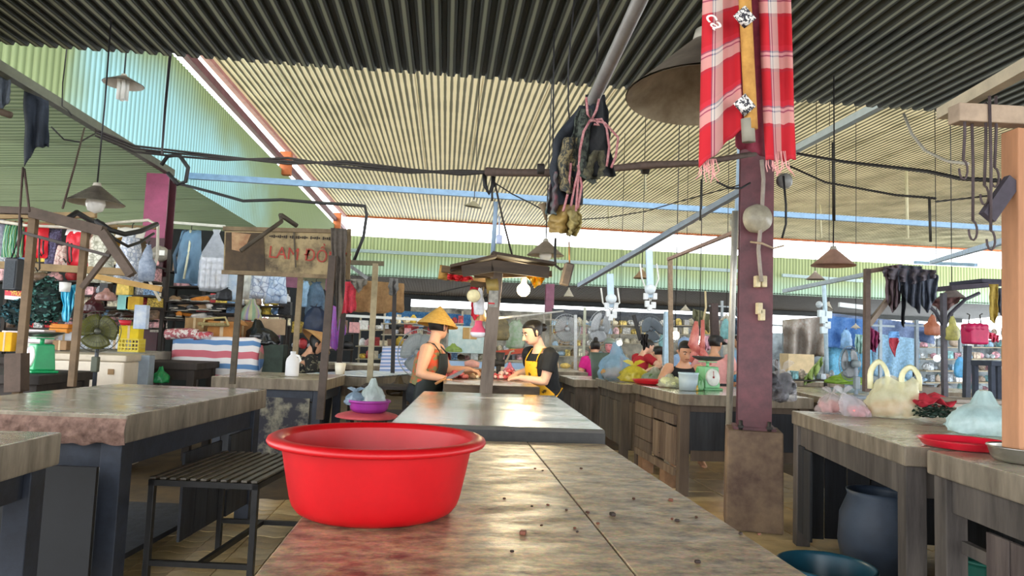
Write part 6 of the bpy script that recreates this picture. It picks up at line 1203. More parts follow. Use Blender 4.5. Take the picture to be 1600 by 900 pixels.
# purple basin with bags on a red-topped stool
t = T('stool', 'low stool with a red plastic seat cover carrying the purple basin', 'stool', (P(572, 662, 5.2).x, 5.25, 0)); zs = P(572, 652, 5.2).z; g = G(); g.lathe([(.001, .03), (.16, .03), (.215, .015), (.23, 0), (.2, -.008), (.001, -.01)], 28, (0, 0, zs)); part(t, 'seat', g, mat('d8585c', .6, .15, 8, .2, col2='b84850'))
for sx in (-1, 1):
    for sy in (-1, 1): g = G(); g.bar((sx * .15, sy * .13, 0), (sx * .12, sy * .1, zs - .005), .03); part(t, 'leg', g, WOODK)
zb = zs + .032; g = G(); g.lathe(basin_g(.155, .12, .085, .003, .012), 36); b_ = one('plastic_basin', 'small purple basin of plastic bags on the red stool', 'basin', g, mat('a8389c', .35, .12, 8, col2='8c2c84'), loc=(t.location.x + .01, 5.25, zb))
bag('crumpled blue-grey plastic bag in the purple basin', (t.location.x - .09, 5.24, zb + .05), .085, .07, .13, '93a9bc', 4, ears=True, a=.85); bag('tall clear white plastic bag in the purple basin', (t.location.x + .03, 5.26, zb + .04), .1, .08, .22, 'cfdcd8', 7, ears=False, neck=.9, a=.7)
# ------------------------------------------------------------------ butcher's canopy on one post
YB = 5.75
t = T('stall_canopy', 'butcher stall canopy of dark boards on a single wooden post', 'canopy', (P(762, 620, YB).x, YB, 0))
BOARD = [mat(c_, .8, .4, 7, .4, stretch=(.2, 1, 1), col2=d_) for c_, d_ in (('6b5640', '33281e'), ('4e4032', '241c16'), ('80684a', '43331f'))]
a, b = P(757, 640, YB), P(776, 425, YB); a = Vector((a.x, YB, .0)) if False else P(752, 690, YB); g = G(); g.bar(a, b, .10, .085); part(t, 'post', g, mat('94867a', .8, .35, 6, .5, stretch=(1, 1, .2), col2='5c5046'), world=True, bev=.006)
g = G(); g.bar(Vector((a.x, YB, 0)), a, .1, .085); part(t, 'post_foot', g, WOODK, world=True)
for i in range(7):
    y = YB - .35 + i * .16; g = G(); g.bar(P(703, 424 + (i % 3) * 3, YB + .0) + Vector((0, i * .16 - .35, 0)), P(770, 412 - (i % 2) * 3, YB) + Vector((0, i * .16 - .35, .02)), .15, .022); part(t, 'roof_board', g, BOARD[i % 3], world=True)
    g = G(); g.bar(P(764, 410 - (i % 2) * 2, YB) + Vector((0, i * .16 - .35, .03)), P(856 - (i * 7) % 13, 420 + (i % 3) * 3, YB) + Vector((0, i * .16 - .35, 0)), .15, .022); part(t, 'roof_board', g, BOARD[(i + 1) % 3], world=True)
for s in ((741, 430, 862, 428), (735, 443, 770, 448)): g = G(); g.bar(P(s[0], s[1], YB + .05), P(s[2], s[3], YB + .05), .04, .05); part(t, 'cross_bar', g, BOARD[2], world=True)
for a_, b_ in (((722, 424), (770, 416)), ((768, 415), (858, 426))): g = G(); g.bar(P(*a_, YB - .46), P(*b_, YB - .46), .03, .085); part(t, 'fascia', g, BOARD[1], world=True)
for y in (-.2, .5): g = G(); g.bar(P(690, 424, YB) + Vector((0, y, 0)), P(768, 432, YB) + Vector((0, y, 0)), .05, .05); part(t, 'rafter', g, BOARD[2], world=True)
g = G(); g.tube([P(760, 447, YB), P(778, 445, YB)], .066, 10, side=(0, 0, 1)); part(t, 'tape_band', g, mat('a08a4c', .5, .2), world=True, label='tan tape wound round the post')
g = G(); g.box(P(771, 467, YB - .055), (.075, .004, .135)); part(t, 'price_card', g, mat('a8a498', .6, .4, 30, col2='6c6c66'), world=True); g = G(); g.box(P(768, 474, YB - .06), (.05, .004, .012)); part(t, 'red_tag', g, mat('c02830', .6), world=True)
g = G(); g.tube([P(700, 427, YB), P(686, 425, YB)], .06, 12); part(t, 'log_end', g, mat('c89a48', .7, .3, 20, col2='8a6430'), world=True, label='cut yellow end of a rafter')
drape('red plastic sheet tucked under the canopy edge', (699, 428), (738, 432), YB - .2, (8, 10, 6), 'd82a30', 3, amp=.04, name='plastic_sheet', cat='sheet', trans=.2, rough=.4)
drape('yellow plastic sheet flapping under the canopy by the bulb', (823, 423), (851, 430), YB - .1, (10, 24, 6), 'e8b828', 5, amp=.03, name='plastic_sheet', cat='sheet', trans=.3, rough=.4)
drape('long red cloth hanging from the canopy bar', (736, 447), (748, 447), YB + .05, (46, 54, 44), 'c01830', 6, amp=.02, folds=1, name='red_cloth')
hbag('white plastic bag hanging beside the long red cloth', 750, 450, 492, YB, 16, 'dcdee6', 5, top=.4, hook=False)
g = G(); g.lathe([(.001, .03), (.05, .022), (.056, 0), (.05, .004), (.001, .008)], 20); g.xf(Matrix.Rotation(pi / 2 + .2, 4, 'X')); one('straw_bowl', 'small cream straw bowl hanging against the red cloth', 'bowl', g, mat('e4d8a8', .7, .15, 20), loc=P(740, 462, YB - .07))
g = G(); g.lathe([(.001, .1), (.025, .1), (.055, .02), (.055, 0), (.001, 0)], 20); one('plastic_pot', 'cream and yellow plastic pot hanging beside the post', 'pot', g, mat('e0b860', .4, .2, 8, trans=.2, col2='ece4c4'), loc=P(752, 502, YB + .1))
t = T('hanging_light', 'pink hanging light bulb with a white lower half', 'light', P(747, 528, YB)); c0 = P(747, 528, YB); g = G(); g.lathe([(.001, 0), (.05, .008), (.066, .03), (.064, .045)], 20); part(t, 'diffuser', g, mat('e8e4ea', .4, .04)); g = G(); g.lathe([(.065, .045), (.055, .075), (.034, .1), (.03, .14), (.001, .142)], 20); part(t, 'cap', g, mat('e8607c', .35, .08)); g = G(); g.tube([(0, 0, .14), (.01, 0, .27), (.03, 0, .42)], .005, 6); part(t, 'cord', g, mat('b0946c', .7))
# the lit bulb
pb = P(818, 453, 6.1); t = T('lit_bulb', 'glowing warm light bulb under the canopy', 'bulb', pb); g = G(); g.ball((0, 0, 0), .058, 16); part(t, 'globe', g, emis('ffe2a0', 30)); g = G(); g.lathe([(.028, .045), (.026, .1), (.001, .105)], 14); part(t, 'socket', g, WHITE); g = G(); g.tube([(0, 0, .1), (-.05, 0, .18), (-.12, 0, .2)], .006, 6); part(t, 'cord', g, CABLE)
pl = bpy.data.lights.new('bulb_light', 'POINT'); pl.energy = 28; pl.color = (1, .82, .5); pl.shadow_soft_size = .06; o = bpy.data.objects.new('bulb_light', pl); COL.objects.link(o); o.location = pb + Vector((0, -.1, -.02))
# hooks, hoses and box hanging over the canopy
t = T('pulley_hook', 'dark rubber loop and hook hanging from the cable trunk', 'hook', P(762, 300, 5.6)); g = G(); g.tube([P(757, 272, 5.6), P(758, 290, 5.6), P(764, 302, 5.6), P(770, 290, 5.6), P(771, 276, 5.6)], .018, 8); part(t, 'loop', g, CABLE, world=True); g = G(); g.tube([P(771, 278, 5.6), P(769, 300, 5.6), P(769, 314, 5.6)], .009, 6); part(t, 'hook', g, IRON, world=True)
cord('rope', 'dark rope slanting from the cable trunk to the canopy', [P(773, 285, 5.6), P(785, 340, 5.6), P(801, 402, 5.7)], .008, mat('3c3430', .8), cat='rope'); cord('strap', 'pale blue plastic strap hanging down to the canopy', [P(775, 315, 5.6), P(773, 350, 5.6), P(769, 408, 5.7)], [(.018, .003)] * 3, mat('b4cce4', .4, .05, trans=.3), cat='strap')
t = T('electric_meter', 'small blue-white meter hanging above the canopy', 'meter', P(780, 370, 6)); g = G(); g.box(P(780, 374, 6), (.055, .03, .08)); part(t, 'case', g, mat('c4d0f0', .4, .1), world=True, bev=.012); g = G(); g.tube([P(780, 368, 6), P(780, 338, 6)], .008, 6); part(t, 'cord', g, mat('c4d0e8', .5), world=True)
t = T('black_box', 'dangling black box on a rusty chain right of the canopy', 'box', P(886, 445, 6.2)); a, b = P(890, 412, 6.2), P(881, 446, 6.2); g = G(); g.bar(a, b, .115, .08); part(t, 'case', g, mat('4c4440', .7, .3, 10, .2), world=True, bev=.012); g = G(); g.tube([P(889, 378, 6.2), a], .007, 6); part(t, 'chain', g, mat('9a7040', .7), world=True)
cord('hose', 'black hose loop beside the brown cone lamp', [P(868, 372, 6.6), P(867, 400, 6.6), P(868, 415, 6.6), P(876, 421, 6.5), P(884, 418, 6.4)], .012, CABLE, cat='hose')
# ------------------------------------------------------------------ meat on the butcher's table
ZT = .942
RAW = mat('d86a68', .3, .3, 30, .1, col2='b02c34', coat=.4); FATM = mat('eac4b4', .35, .15, 20, .1, coat=.3); DKM = mat('7a2428', .35, .4, 26, .2, col2='c86a60', coat=.3)
def meat(label, px, py, n, rx, ry, h, r, m, seed, name='meat_pile', gap=1.):
    c = Pz(px, py, ZT); t = T(name, label, 'meat', c); q = random.Random(seed)
    for i in range(n):
        a = q.uniform(0, 2 * pi); d = sqrt(q.random()); g = G(); p0 = Vector((cos(a) * d * rx, sin(a) * d * ry, r * .7 + h * (1 - d) * q.random())); l = r * q.uniform(1, 1.8); e = q.uniform(0, 6)
        g.tube([p0 - Vector((cos(e), sin(e), .1)) * l, p0, p0 + Vector((cos(e), sin(e), -.05)) * l], [r * .55, r * q.uniform(.8, 1.1), r * .5], 8); part(t, 'piece', g, m[i % len(m)])
    return t
meat('heap of pink diced pork beside the yellow apron', 792, 592, 64, .17, .12, .10, .021, [RAW, RAW, FATM], 1); meat('sliced dark red meat with fat rims near the knife', 713, 591, 20, .10, .07, .05, .026, [DKM, RAW], 2); meat('pale offal scraps beside the chopping board', 740, 591, 10, .09, .05, .02, .02, [mat('c8b090', .4, .3, 20), mat('8a6a50', .5, .3, 20)], 3)
g = G(); g.box((0, 0, .03), (.27, .24, .06)); one('chopping_board', 'thick brown wooden chopping board on the butcher table', 'board', g, mat('8e5c36', .6, .25, 10, .2, stretch=(.2, 1, 1)), loc=Pz(735, 586, ZT) + Vector((0, .12, 0)), bev=.012)
c = Pz(737, 582, ZT) + Vector((0, .12, .062)); g = G(); g.tube([c + Vector((-.08, 0, .025)), c + Vector((0, .01, .035)), c + Vector((.09, 0, .02))], [(.03, .02), (.05, .032), (.03, .016)], 12); one('pork_cut', 'pale pink cut of pork held on the chopping board', 'meat', g, mat('e8a898', .35, .2, 16, .1, coat=.3))
kn = T('knife', 'long kitchen knife with a wooden handle held over the meat', 'knife', P(700, 592, 6.42)); h0, h1, tip = P(680, 600, 6.40), P(697, 591, 6.42), P(727, 577, 6.5); g = G(); g.tube([h0, h1], .013, 8); part(kn, 'handle', g, mat('b07a48', .6, .2), world=True); d = (tip - h1).normalized(); up = Vector((0, 0, 1)); w_ = (up - d * up.dot(d)).normalized()
g = G(); vs = [h1 + w_ * .006, h1 - w_ * .022, h1.lerp(tip, .75) - w_ * .026, tip, h1.lerp(tip, .8) + w_ * .006]; g.add([v + Vector((0, -.0012, 0)) for v in vs] + [v + Vector((0, .0012, 0)) for v in vs], [(0, 1, 2, 3, 4), (9, 8, 7, 6, 5)] + [(i, 5 + i, 5 + (i + 1) % 5, (i + 1) % 5) for i in range(5)]); part(kn, 'blade', g, mat('6c6a68', .3, .2, 20, 0, .9), world=True)
bag('pink plastic bag of mince behind the diced pork', Pz(797, 592, ZT) + Vector((0, .1, 0)), .07, .06, .17, 'e88aa4', 3, ears=False, neck=.9, a=.85); bag('green plastic bag on the butcher table by the yellow apron', Pz(827, 594, ZT), .075, .06, .09, '3f9a4c', 5, ears=False, neck=.9, a=.85)
g = G(); g.ball((0, 0, .055), .055, 14, sz=.95); g.tube([(0, 0, .1), (.01, 0, .125)], [.012, .006], 8); one('pale_gourd', 'pale round lump of lard beside the meat grinder', 'lard', g, mat('e8d4bc', .45, .1, 8), loc=Pz(787, 588, ZT) + Vector((-.02, .18, 0)))
t = T('meat_grinder', 'dark cast-iron hand grinder clamped to the butcher table', 'grinder', Pz(781, 590, ZT) + Vector((0, .22, 0))); g = G(); g.tube([(0, 0, 0), (0, 0, .12)], [.02, .028], 10); g.box((0, 0, -.03), (.04, .08, .1)); part(t, 'stand', g, IRON); g = G(); g.tube([(-.05, 0, .14), (.06, 0, .14)], .038, 12); part(t, 'barrel', g, IRON); g = G(); g.lathe([(.03, .16), (.055, .25), (.05, .25), (.026, .165)], 16, (.01, 0, 0)); part(t, 'hopper', g, IRON); g = G(); g.tube([(.06, 0, .14), (.075, 0, .15), (.12, 0, .26), (.15, -.03, .27)], .011, 8); part(t, 'crank', g, mat('a89c88', .5))
# ------------------------------------------------------------------ tan awning stall and posts left of the butcher
drape('tan cloth panel hanging as a stall awning', (552, 437), (631, 443), 8.6, (50, 50, 44), '9a7850', 4, amp=.03, folds=3, name='awning', cat='awning', col2='7c5e3c'); drape('red semi-sheer cloth hanging at the awning end', (527, 440), (556, 440), 8.5, (48, 50, 46), 'd84a5c', 2, amp=.03, name='cloth', trans=.3); drape('magenta sheer drape hanging below the red cloth', (505, 470), (540, 486), 9.6, (60, 70, 36), 'd468cc', 3, amp=.03, name='cloth', trans=.4, rough=.4, col2='a88ce0')
drape('grey rag hung on the near side of the tan awning', (548, 436), (574, 436), 8.4, (6, 22, 4), '77736c', 6, amp=.03, name='rag'); drape('crumpled grey rag tied around the dark awning post', (608, 434), (622, 436), 8.3, (26, 28, 18), '6c6c6c', 7, amp=.05, folds=2, name='rag')
post('slanting pale wooden post in front of the tan awning', (587, 412), (577, 606), 7.2, None, .055, mat('a0967c', .8, .3, 7, .3)); post('horizontal bar on top of the slanting pale post', (546, 410), (600, 412), 7.2, None, .045, mat('6c6654', .8), name='cross_bar'); post('grey pipe stub slanting below the bar of the pale post', (548, 416), (574, 435), 7.1, None, .035, GALV, name='pipe'); post('dark awning post with a white band', (617, 440), (613, 598), 8.3, None, .045, mat('2e2a2a', .7)); post('thin dark post behind the sheer magenta drape', (537, 486), (528, 590), 9, None, .06, mat('3e3632', .8))
g = G(); g.bar(P(540, 493, 11), P(705, 502, 11), .04, .04); one('light_rail', 'thin white tube rail crossing behind the awning posts', 'rail', g, mat('dfe2e0', .4, .05)); cord('electric_wire', 'thin wire crossing in front of the rear low roof', [P(622, 455, 10), P(680, 458, 10), P(735, 446, 9)], .008, CABLE); cord('electric_wire', 'pale cord strung from the canopy post to the pink column', [P(770, 498, 6), P(830, 492, 8), P(880, 486, 10)], .012, mat('c8c8c4', .5))
g = G(); b = P(605, 541, 10.5); g.grid(lambda u, v: P(598 + u * 50 - 6 * v, 541 + v * 44, 10.5 - v * .6 + .02 * sin(u * 9)), 14, 14); one('table_cover', 'blue and white striped cloth draped behind the dark awning post', 'tablecloth', g, stripes([(0, 'd8dcf4'), (.3, '6c8ccc'), (.45, 'a8bce8'), (.6, 'e4d8ec'), (.75, '7494d0')], 'Z', 4, .6), sol=.005)
bag('brown sack slumped under the far table by the fan', P(622, 618, 7.2), .12, .11, .2, '57452f', 2, ears=False, neck=.95, a=1, name='sack', cat='sack'); 
t = T('wheel_cart', 'dark cart with a small wheel under the striped cloth', 'cart', P(601, 640, 6.9)); c = P(601, 640, 6.9); g = G(); g.box((c.x, c.y, c.z + .22), (.42, .4, .03)); part(t, 'deck', g, WOODK, world=True); g = G(); M = Matrix.Translation(Vector((c.x + .02, c.y - .15, .13))) @ Matrix.Rotation(pi / 2, 4, 'Y') @ Matrix.Rotation(.0, 4, 'X'); g.ring((0, 0, 0), .11, .022, 24, 8, M=None); g.xf(Matrix.Translation(Vector((c.x + .02, c.y - .2, .132))) @ Matrix.Rotation(pi / 2, 4, 'X')); part(t, 'wheel', g, DARK, world=True)
for sx in (-.18, .18): g = G(); g.box((c.x + sx, c.y + .1, (c.z + .2) / 2), (.04, .04, c.z + .2)); part(t, 'leg', g, WOODK, world=True)
t = T('chair', 'small dark wooden chair behind the red stool', 'chair', P(610, 665, 5.9)); c = P(604, 640, 5.8); t.location = (c.x, c.y, 0); _INV[t.name] = Matrix.Translation((-c.x, -c.y, 0))
g = G(); g.box((0, 0, .42), (.36, .34, .03)); part(t, 'seat', g, WOODK)
for sx in (-.16, .16):
    for sy, h in ((-.15, .41), (.15, .75)): g = G(); g.box((sx, sy, h / 2), (.035, .035, h)); part(t, 'leg', g, WOODK)
g = G(); g.box((0, .15, .66), (.3, .02, .1)); part(t, 'backrest', g, WOODK)
# ------------------------------------------------------------------ goods behind the butcher (far counters)
jumble(600, 720, (505, 522), 12.5, 'behind the conical hat', 0, 21, sz=(7, 15)); jumble(690, 830, (548, 562), 12.4, 'behind the chopping board', 0, 22, sz=(7, 15)); jumble(560, 640, (515, 540, 560), 14, 'behind the awning posts', 0, 23, sz=(8, 16))
g = G(); b = P(732, 560, 11.2); g.box((b.x, 11.4, .62), (1.9, .05, .7)); one('blue_counter', 'pale blue counter front behind the butcher table', 'counter', g, mat('a8c4e4', .5, .08, 5))
hbag('patterned brown and gold board bag behind the post', 783, 497, 532, 9.5, 26, '4c4634', 3, top=.9, col2='8c7a48', sc=12, thick=.2); hbag('clear bag with green bottles hung behind the post', 806, 500, 545, 10, 26, 'b8bcb4', 4, top=.6, col2='7aa070', sc=10); hbag('second clear bag of grey goods near the apron', 826, 505, 545, 10.4, 20, 'b4b4b0', 5, top=.6, col2='8c8c88', sc=10)
carton('tan carton on the rack beside the pink hanging light', 734, 530, 9.8, 22, 18, 'b8945c'); bag('green bunch of vegetables on the far counter', P(708, 550, 10.6), .14, .1, .13, '98b45c', 4, ears=False, neck=.95, a=1, name='vegetable_bunch', cat='vegetables')
carton('white refrigerator case with posters behind the conical hat', 730, 552, 11.5, 60, 42, 'd4e0dc', col2='a8c4c4', tape=False, name='display_case'); g = G(); g.bar(P(774, 552, 9.8), P(818, 548, 9.8), .05, .07); one('red_rail', 'orange-red rail behind the meat grinder', 'rail', g, mat('b8482c', .6))
drape('bright blue tarpaulin stretched under the far roof', (600, 484), (735, 492), 18, (22, 26, 20), '5c9ccc', 8, amp=.1, folds=6, name='tarpaulin', cat='tarpaulin', col2='2f5c9c', trans=.2)
# ------------------------------------------------------------------ aisle row goods to the right
Zr = .905
bag('clear blue bag standing tall with brown bread rolls on the plank-sided table', Pz(965, 596, .89) + Vector((.05, .3, 0)), .24, .18, .46, '9cc8ec', 3, inner=('b48a52', 26, .16, .05), a=.42, ears=False, neck=.97); bag('yellow bag of mustard fruit tied with a loop on the plank-sided table', Pz(992, 598, .89) + Vector((.05, .25, 0)), .19, .15, .26, 'd8c83c', 5, a=.9); bag('clear bag of dark greens behind the red tray', P(1023, 597, 8.1), .17, .13, .18, 'cfe0d0', 6, inner=('4c6a38', 26, .25, .04), a=.45, ears=False, neck=.95)
g = G(); b = Pz(953, 590, .85); b = P(945, 599, 9.6); g.lathe([(.001, 0), (.17, 0), (.22, .42), (.20, .42), (.16, .03), (.001, .03)], 28); one('plastic_bin', 'dark green basket bin on the low dark table', 'basket', g, mat('48564c', .5, .15, 10), loc=b); g = G(); g.lathe([(.001, 0), (.12, 0), (.14, .36), (.13, .36), (.11, .02), (.001, .02)], 24); one('red_bin', 'dark red woven bin beside the green basket bin', 'basket', g, mat('8a2c34', .6, .4, 60, .4, col2='c89088'), loc=P(957, 596, 9.9))
t = T('plastic_tub', 'white translucent plastic tub beside the red tray', 'tub', Pz(1082, 611, Zr) + Vector((0, .12, 0))); g = G(); g.lathe([(.001, 0), (.085, 0), (.095, .16), (.09, .16), (.08, .006), (.001, .006)], 24); part(t, 'body', g, mat('d4e4ec', .35, .05, trans=.4)); g = G(); g.lathe([(.098, .155), (.1, .17), (.09, .17)], 24); part(t, 'rim', g, mat('c0d8e4', .35))
bag('crumpled clear bag of pale noodles next to the white tub', Pz(1062, 608, Zr) + Vector((0, .3, 0)), .14, .1, .14, 'd8dcc8', 5, inner=('dde0b0', 16, .3, .04), a=.5, ears=False, neck=.95); bag('yellow plastic bag by the foot of the pale green scale', Pz(1093, 612, Zr) + Vector((0, .15, 0)), .045, .04, .1, 'e0b428', 6, a=1, ears=False, neck=.95); bag('blue plastic bag at the end of the counter by the red column', P(1158, 597, 8.4), .17, .12, .14, '2f86b4', 6, a=.95, ears=False, neck=.95); bag('green plastic bag beside the pale green scale', Pz(1104, 612, Zr) + Vector((-.02, .2, 0)), .07, .06, .22, '78c078', 6, a=.85, ears=False, neck=.95); bag('crumpled white paper wrapper on the red tray', P(1043, 600, 7.3), .1, .08, .1, 'd4d4e4', 8, a=1, ears=False, neck=.95)
# hanging meat
t = T('hanging_meat', 'pink skinned carcass pieces hanging on hooks before the pink shirt', 'meat', P(1092, 565, 7.7)); MT = mat('d88a7c', .4, .3, 12, .1, col2='b84a4c', coat=.2)
for pts, r in (([(1088, 502), (1086, 520), (1083, 538), (1090, 550)], [.02, .045, .06, .05]), ([(1090, 545), (1083, 555), (1079, 566)], [.05, .035, .018]), ([(1092, 545), (1100, 555), (1108, 564), (1110, 570)], [.05, .045, .035, .015]), ([(1098, 500), (1098, 530), (1096, 545)], [.02, .025, .04])): g = G(); g.tube([P(x, y, 7.7) for x, y in pts], r, 12); part(t, 'meat_piece', g, MT, world=True)
cord('twine', 'pale cord and hook holding the hanging meat', [P(1102, 455, 7.7), P(1103, 480, 7.7), P(1099, 502, 7.7)], .012, mat('c8b890', .6), cat='cord')
for px, py, lb in ((1055, 524, 'bright white bulb shining beside the black-vested person'), (1093, 537, 'second bright bulb in front of the pink shirt'), (968, 536, 'bright glare bulb above the helmeted person')):
    c = P(px, py, 8.8 if px > 1000 else 14); t = T('lit_bulb', lb, 'bulb', c); g = G(); g.ball((0, 0, 0), .055 if px < 1090 else .035, 12); part(t, 'globe', g, emis('fff4e0', 12)); g = G(); g.lathe([(.03, .04), (.025, .1), (.001, .1)], 12); part(t, 'socket', g, WHITE); g = G(); g.tube([(0, 0, .1), (0, 0, 5.7 - c.z)], .006, 6); part(t, 'cord', g, CABLE)
# posts, pipes and conduits
post('rusty thin post with a pipe arm over the black-vested person', (1047, 402), (1049, 600), 8.6, None, .05, mat('8a7660', .7, .3)); post('rust-red arm pipe from the thin post to the pale pole', (1044, 405), (1150, 362), 8.6, 6.4, .035, mat('a08478', .7, .2), name='arm_pipe')
g = G(); g.tube([P(1136, 756, 5.9), P(1146, 420, 5.9), P(1149, 330, 5.9)], .028, 12); one('metal_pole', 'pale galvanised pole standing beside the red column', 'pole', g, mat('b4b2aa', .4, .15, 9, 0, .5))
g = G(); g.bar(P(1157, 232, 6.2), P(1153, 335, 6.2), .055, .03); one('conduit', 'pale blue conduit hanging behind the checked towel', 'conduit', g, mat('a8c4dc', .5, .1))
t = T('electric_meter', 'old meter with cream switch boxes beside the pale pole', 'meter', P(1157, 345, 6.1)); g = G(); g.lathe([(.085, -.05), (.09, 0), (.085, .06), (.06, .08), (.001, .085)], 20); g.xf(Matrix.Translation(P(1157, 345, 6.1)) @ Matrix.Rotation(pi / 2, 4, 'X')); part(t, 'glass_case', g, mat('9c9c92', .3, .2), world=True)
for x, y, w, h in ((1156, 378, .09, .14), (1166, 395, .06, .06), (1160, 408, .06, .08), (1161, 425, .08, .07), (1159, 441, .11, .06)): g = G(); g.box(P(x, y, 6.1), (w, .06, h)); part(t, 'switch_box', g, mat('b8ac8c', .6, .3, 12), world=True, bev=.008)
g = G(); g.lathe([(.10, -.04), (.11, .02), (.09, .07), (.001, .09)], 22); g.xf(Matrix.Translation(P(1182, 342, 5.0)) @ Matrix.Rotation(pi / 2, 4, 'X') @ Matrix.Rotation(.4, 4, 'Y')); one('electric_meter', 'round beige meter on the side of the red column', 'meter', g, mat('a8a08c', .4, .3, 8))
g = G(); g.lathe([(.055, -.03), (.06, .02), (.04, .05), (.001, .055)], 20); g.xf(Matrix.Translation(P(1226, 283, 5.15)) @ Matrix.Rotation(pi / 2, 4, 'X') @ Matrix.Rotation(-.6, 4, 'Y')); one('electric_meter', 'small grey meter high on the right flange of the red column', 'meter', g, mat('8c8c88', .4, .3, 8))
for x, y, lb in ((1183, 440, 'outer one of the upper pair'), (1193, 440, 'inner one of the upper pair'), (1186, 482, 'upper one of the staggered pair'), (1190, 492, 'lower one of the staggered pair')): g = G(); g.box(P(x, y, 5.0), (.038, .05, .085)); one('switch_box', 'cream switch box on the red column, ' + lb, 'switch', g, mat('d4c49c', .5, .2, 20), 'switch boxes on the red column', bev=.006)
cord('grey_cable', 'pale thick cable running down the face of the red column', [P(1190, 250, 4.95), P(1193, 280, 4.95), P(1190, 340, 4.95), P(1185, 390, 4.95), P(1188, 425, 4.95), P(1190, 440, 4.95)], .016, mat('a09488', .6)); cord('rope_tie', 'rope tied around the red column', [P(1173, 378, 5.02), P(1190, 380, 4.9), P(1208, 388, 4.9), P(1224, 384, 5.02)], .008, mat('b09a80', .8), cat='rope'); cord('side_wire', 'black wire running down the right edge of the red column', [P(1224, 275, 5), P(1228, 320, 5), P(1228, 350, 5), P(1222, 372, 5)], .009, CABLE)
post('long grey-blue pipe slanting down from the red column across the hall', (1172, 290), (905, 446), 5.4, 8.5, .05, mat('8c98a8', .45, .15, 9, 0, .4), name='slanted_pipe')
BLC = mat('bcd4e8', .5, .1)
for x, y0, y1, lb, Y in ((953, 428, 500, 'pale blue meter conduit below the slanted pipe', 9.5), (1014, 390, 485, 'second pale blue meter conduit by the brown bell lamp', 9.5)):
    t = T('meter_conduit', lb, 'conduit', P(x, y1, Y)); g = G(); g.bar(P(x, y0, Y), P(x + 2, y1 - 20, Y), .085, .05); part(t, 'pipe', g, BLC, world=True); g = G(); g.lathe([(.07, -.04), (.07, .03), (.05, .06), (.001, .065)], 18); g.xf(Matrix.Translation(P(x + 2, y1 - 33, Y - .05)) @ Matrix.Rotation(pi / 2, 4, 'X')); part(t, 'meter', g, mat('d4e0ea', .3, .1), world=True)
    for dx, dy in ((-6, -22), (8, -22), (-4, -10), (6, -8), (0, -4)): g = G(); g.box(P(x + dx + 1, y1 + dy, Y - .02), (.06, .06, .09)); part(t, 'switch_box', g, mat('d8dce0', .4, .1), world=True, bev=.008)
    for dx in (-14, 12): g = G(); g.tube([P(x + dx, y0 + 22, Y), P(x + dx + 3, y0 + 45, Y), P(x + 2, y1 - 14, Y)], .012, 6); part(t, 'wire', g, mat('d8d8d4', .5), world=True)
post('thin pale pole between the far stalls beside the silver fan', (914, 480), (911, 590), 13, None, .045, mat('b8bca8', .6)); post('light grey pole beside the magenta shirt', (899, 492), (899, 582), 12, None, .05, mat('c0c4c4', .5)); post('bluish pale conduit post behind the black-vested person', (1043, 487), (1041, 570), 10, None, .09, mat('a8c4d8', .5)); post('dark leaning pole above the dark red T-shirt', (990, 492), (1001, 532), 10.5, None, .05, mat('2c2a2a', .7)); post('dark thick post behind the hanging meat', (1115, 474), (1117, 530), 13, None, .13, mat('4a3c3a', .8))
drape('black leaves and rags hanging from the dark leaning pole', (1001, 522), (1012, 522), 10.5, (14, 26, 16), '2a2626', 4, amp=.05, name='rag'); drape('greenish cloth hanging at the far dark post', (1082, 482), (1108, 490), 14, (14, 26, 30), '6a6a50', 4, amp=.04, name='cloth'); drape('grey jacket hanging by the pale pole', (1146, 496), (1166, 498), 10.5, (24, 30, 22), '6c8094', 4, amp=.06, name='hung_jacket', cat='jacket'); drape('pink cloth hanging behind the hanging meat', (1098, 525), (1114, 525), 11.5, (18, 24, 18), 'd0a4b4', 9, amp=.04, name='cloth')
hbag('big teal water bottle hanging by the pale pole', 1134, 497, 530, 10.8, 16, '8cc4c8', 8, top=.4, thick=1, trans=.3); hbag('teal bag hanging beside the dark blue fan', 1036, 520, 542, 12.4, 12, '98ccd0', 9, top=.5); drape('dark tarp folded under the rear roof by the pale pole', (1148, 478), (1172, 496), 11.5, (14, 18, 12), '454c52', 2, amp=.08, name='tarpaulin', cat='tarpaulin')
# far goods walls, row by row
light = [('silver', 'c4c8cc'), ('white', 'e6e6e2'), ('cream', 'e0d8c0'), ('grey', 'a8a8aa'), ('tan', 'c0a888'), ('yellow', 'dcc070'), ('sky-blue', 'a8c4dc'), ('pink', 'd8b0b4')]
jumble(862, 960, (508, 522, 540, 556), 16.5, 'behind the magenta shirt', 0, 31, sz=(7, 14), kinds=light); jumble(960, 1130, (508, 522, 536), 17.5, 'beyond the hanging meat', 0, 32, sz=(7, 14), kinds=light); jumble(860, 915, (576,), 12.8, 'behind the yellow apron', 0, 33, sz=(9, 18), kinds=light); jumble(1118, 1172, (566, 582, 592), 13.6, 'behind the pink shirt', 0, 34, sz=(8, 16), kinds=light); jumble(985, 1045, (578, 586), 11.6, 'by the dark red shirt', 0, 35, sz=(8, 14), kinds=[('green', '7c9a4c'), ('white', 'e0e0d8'), ('yellow', 'd8b83c'), ('orange', 'd88a3c')])
drape('dark sagging tarpaulin over the middle stalls', (862, 482), (1135, 494), 19, (16, 24, 14), '5c6068', 3, amp=.15, folds=5, name='tarpaulin', cat='tarpaulin'); 
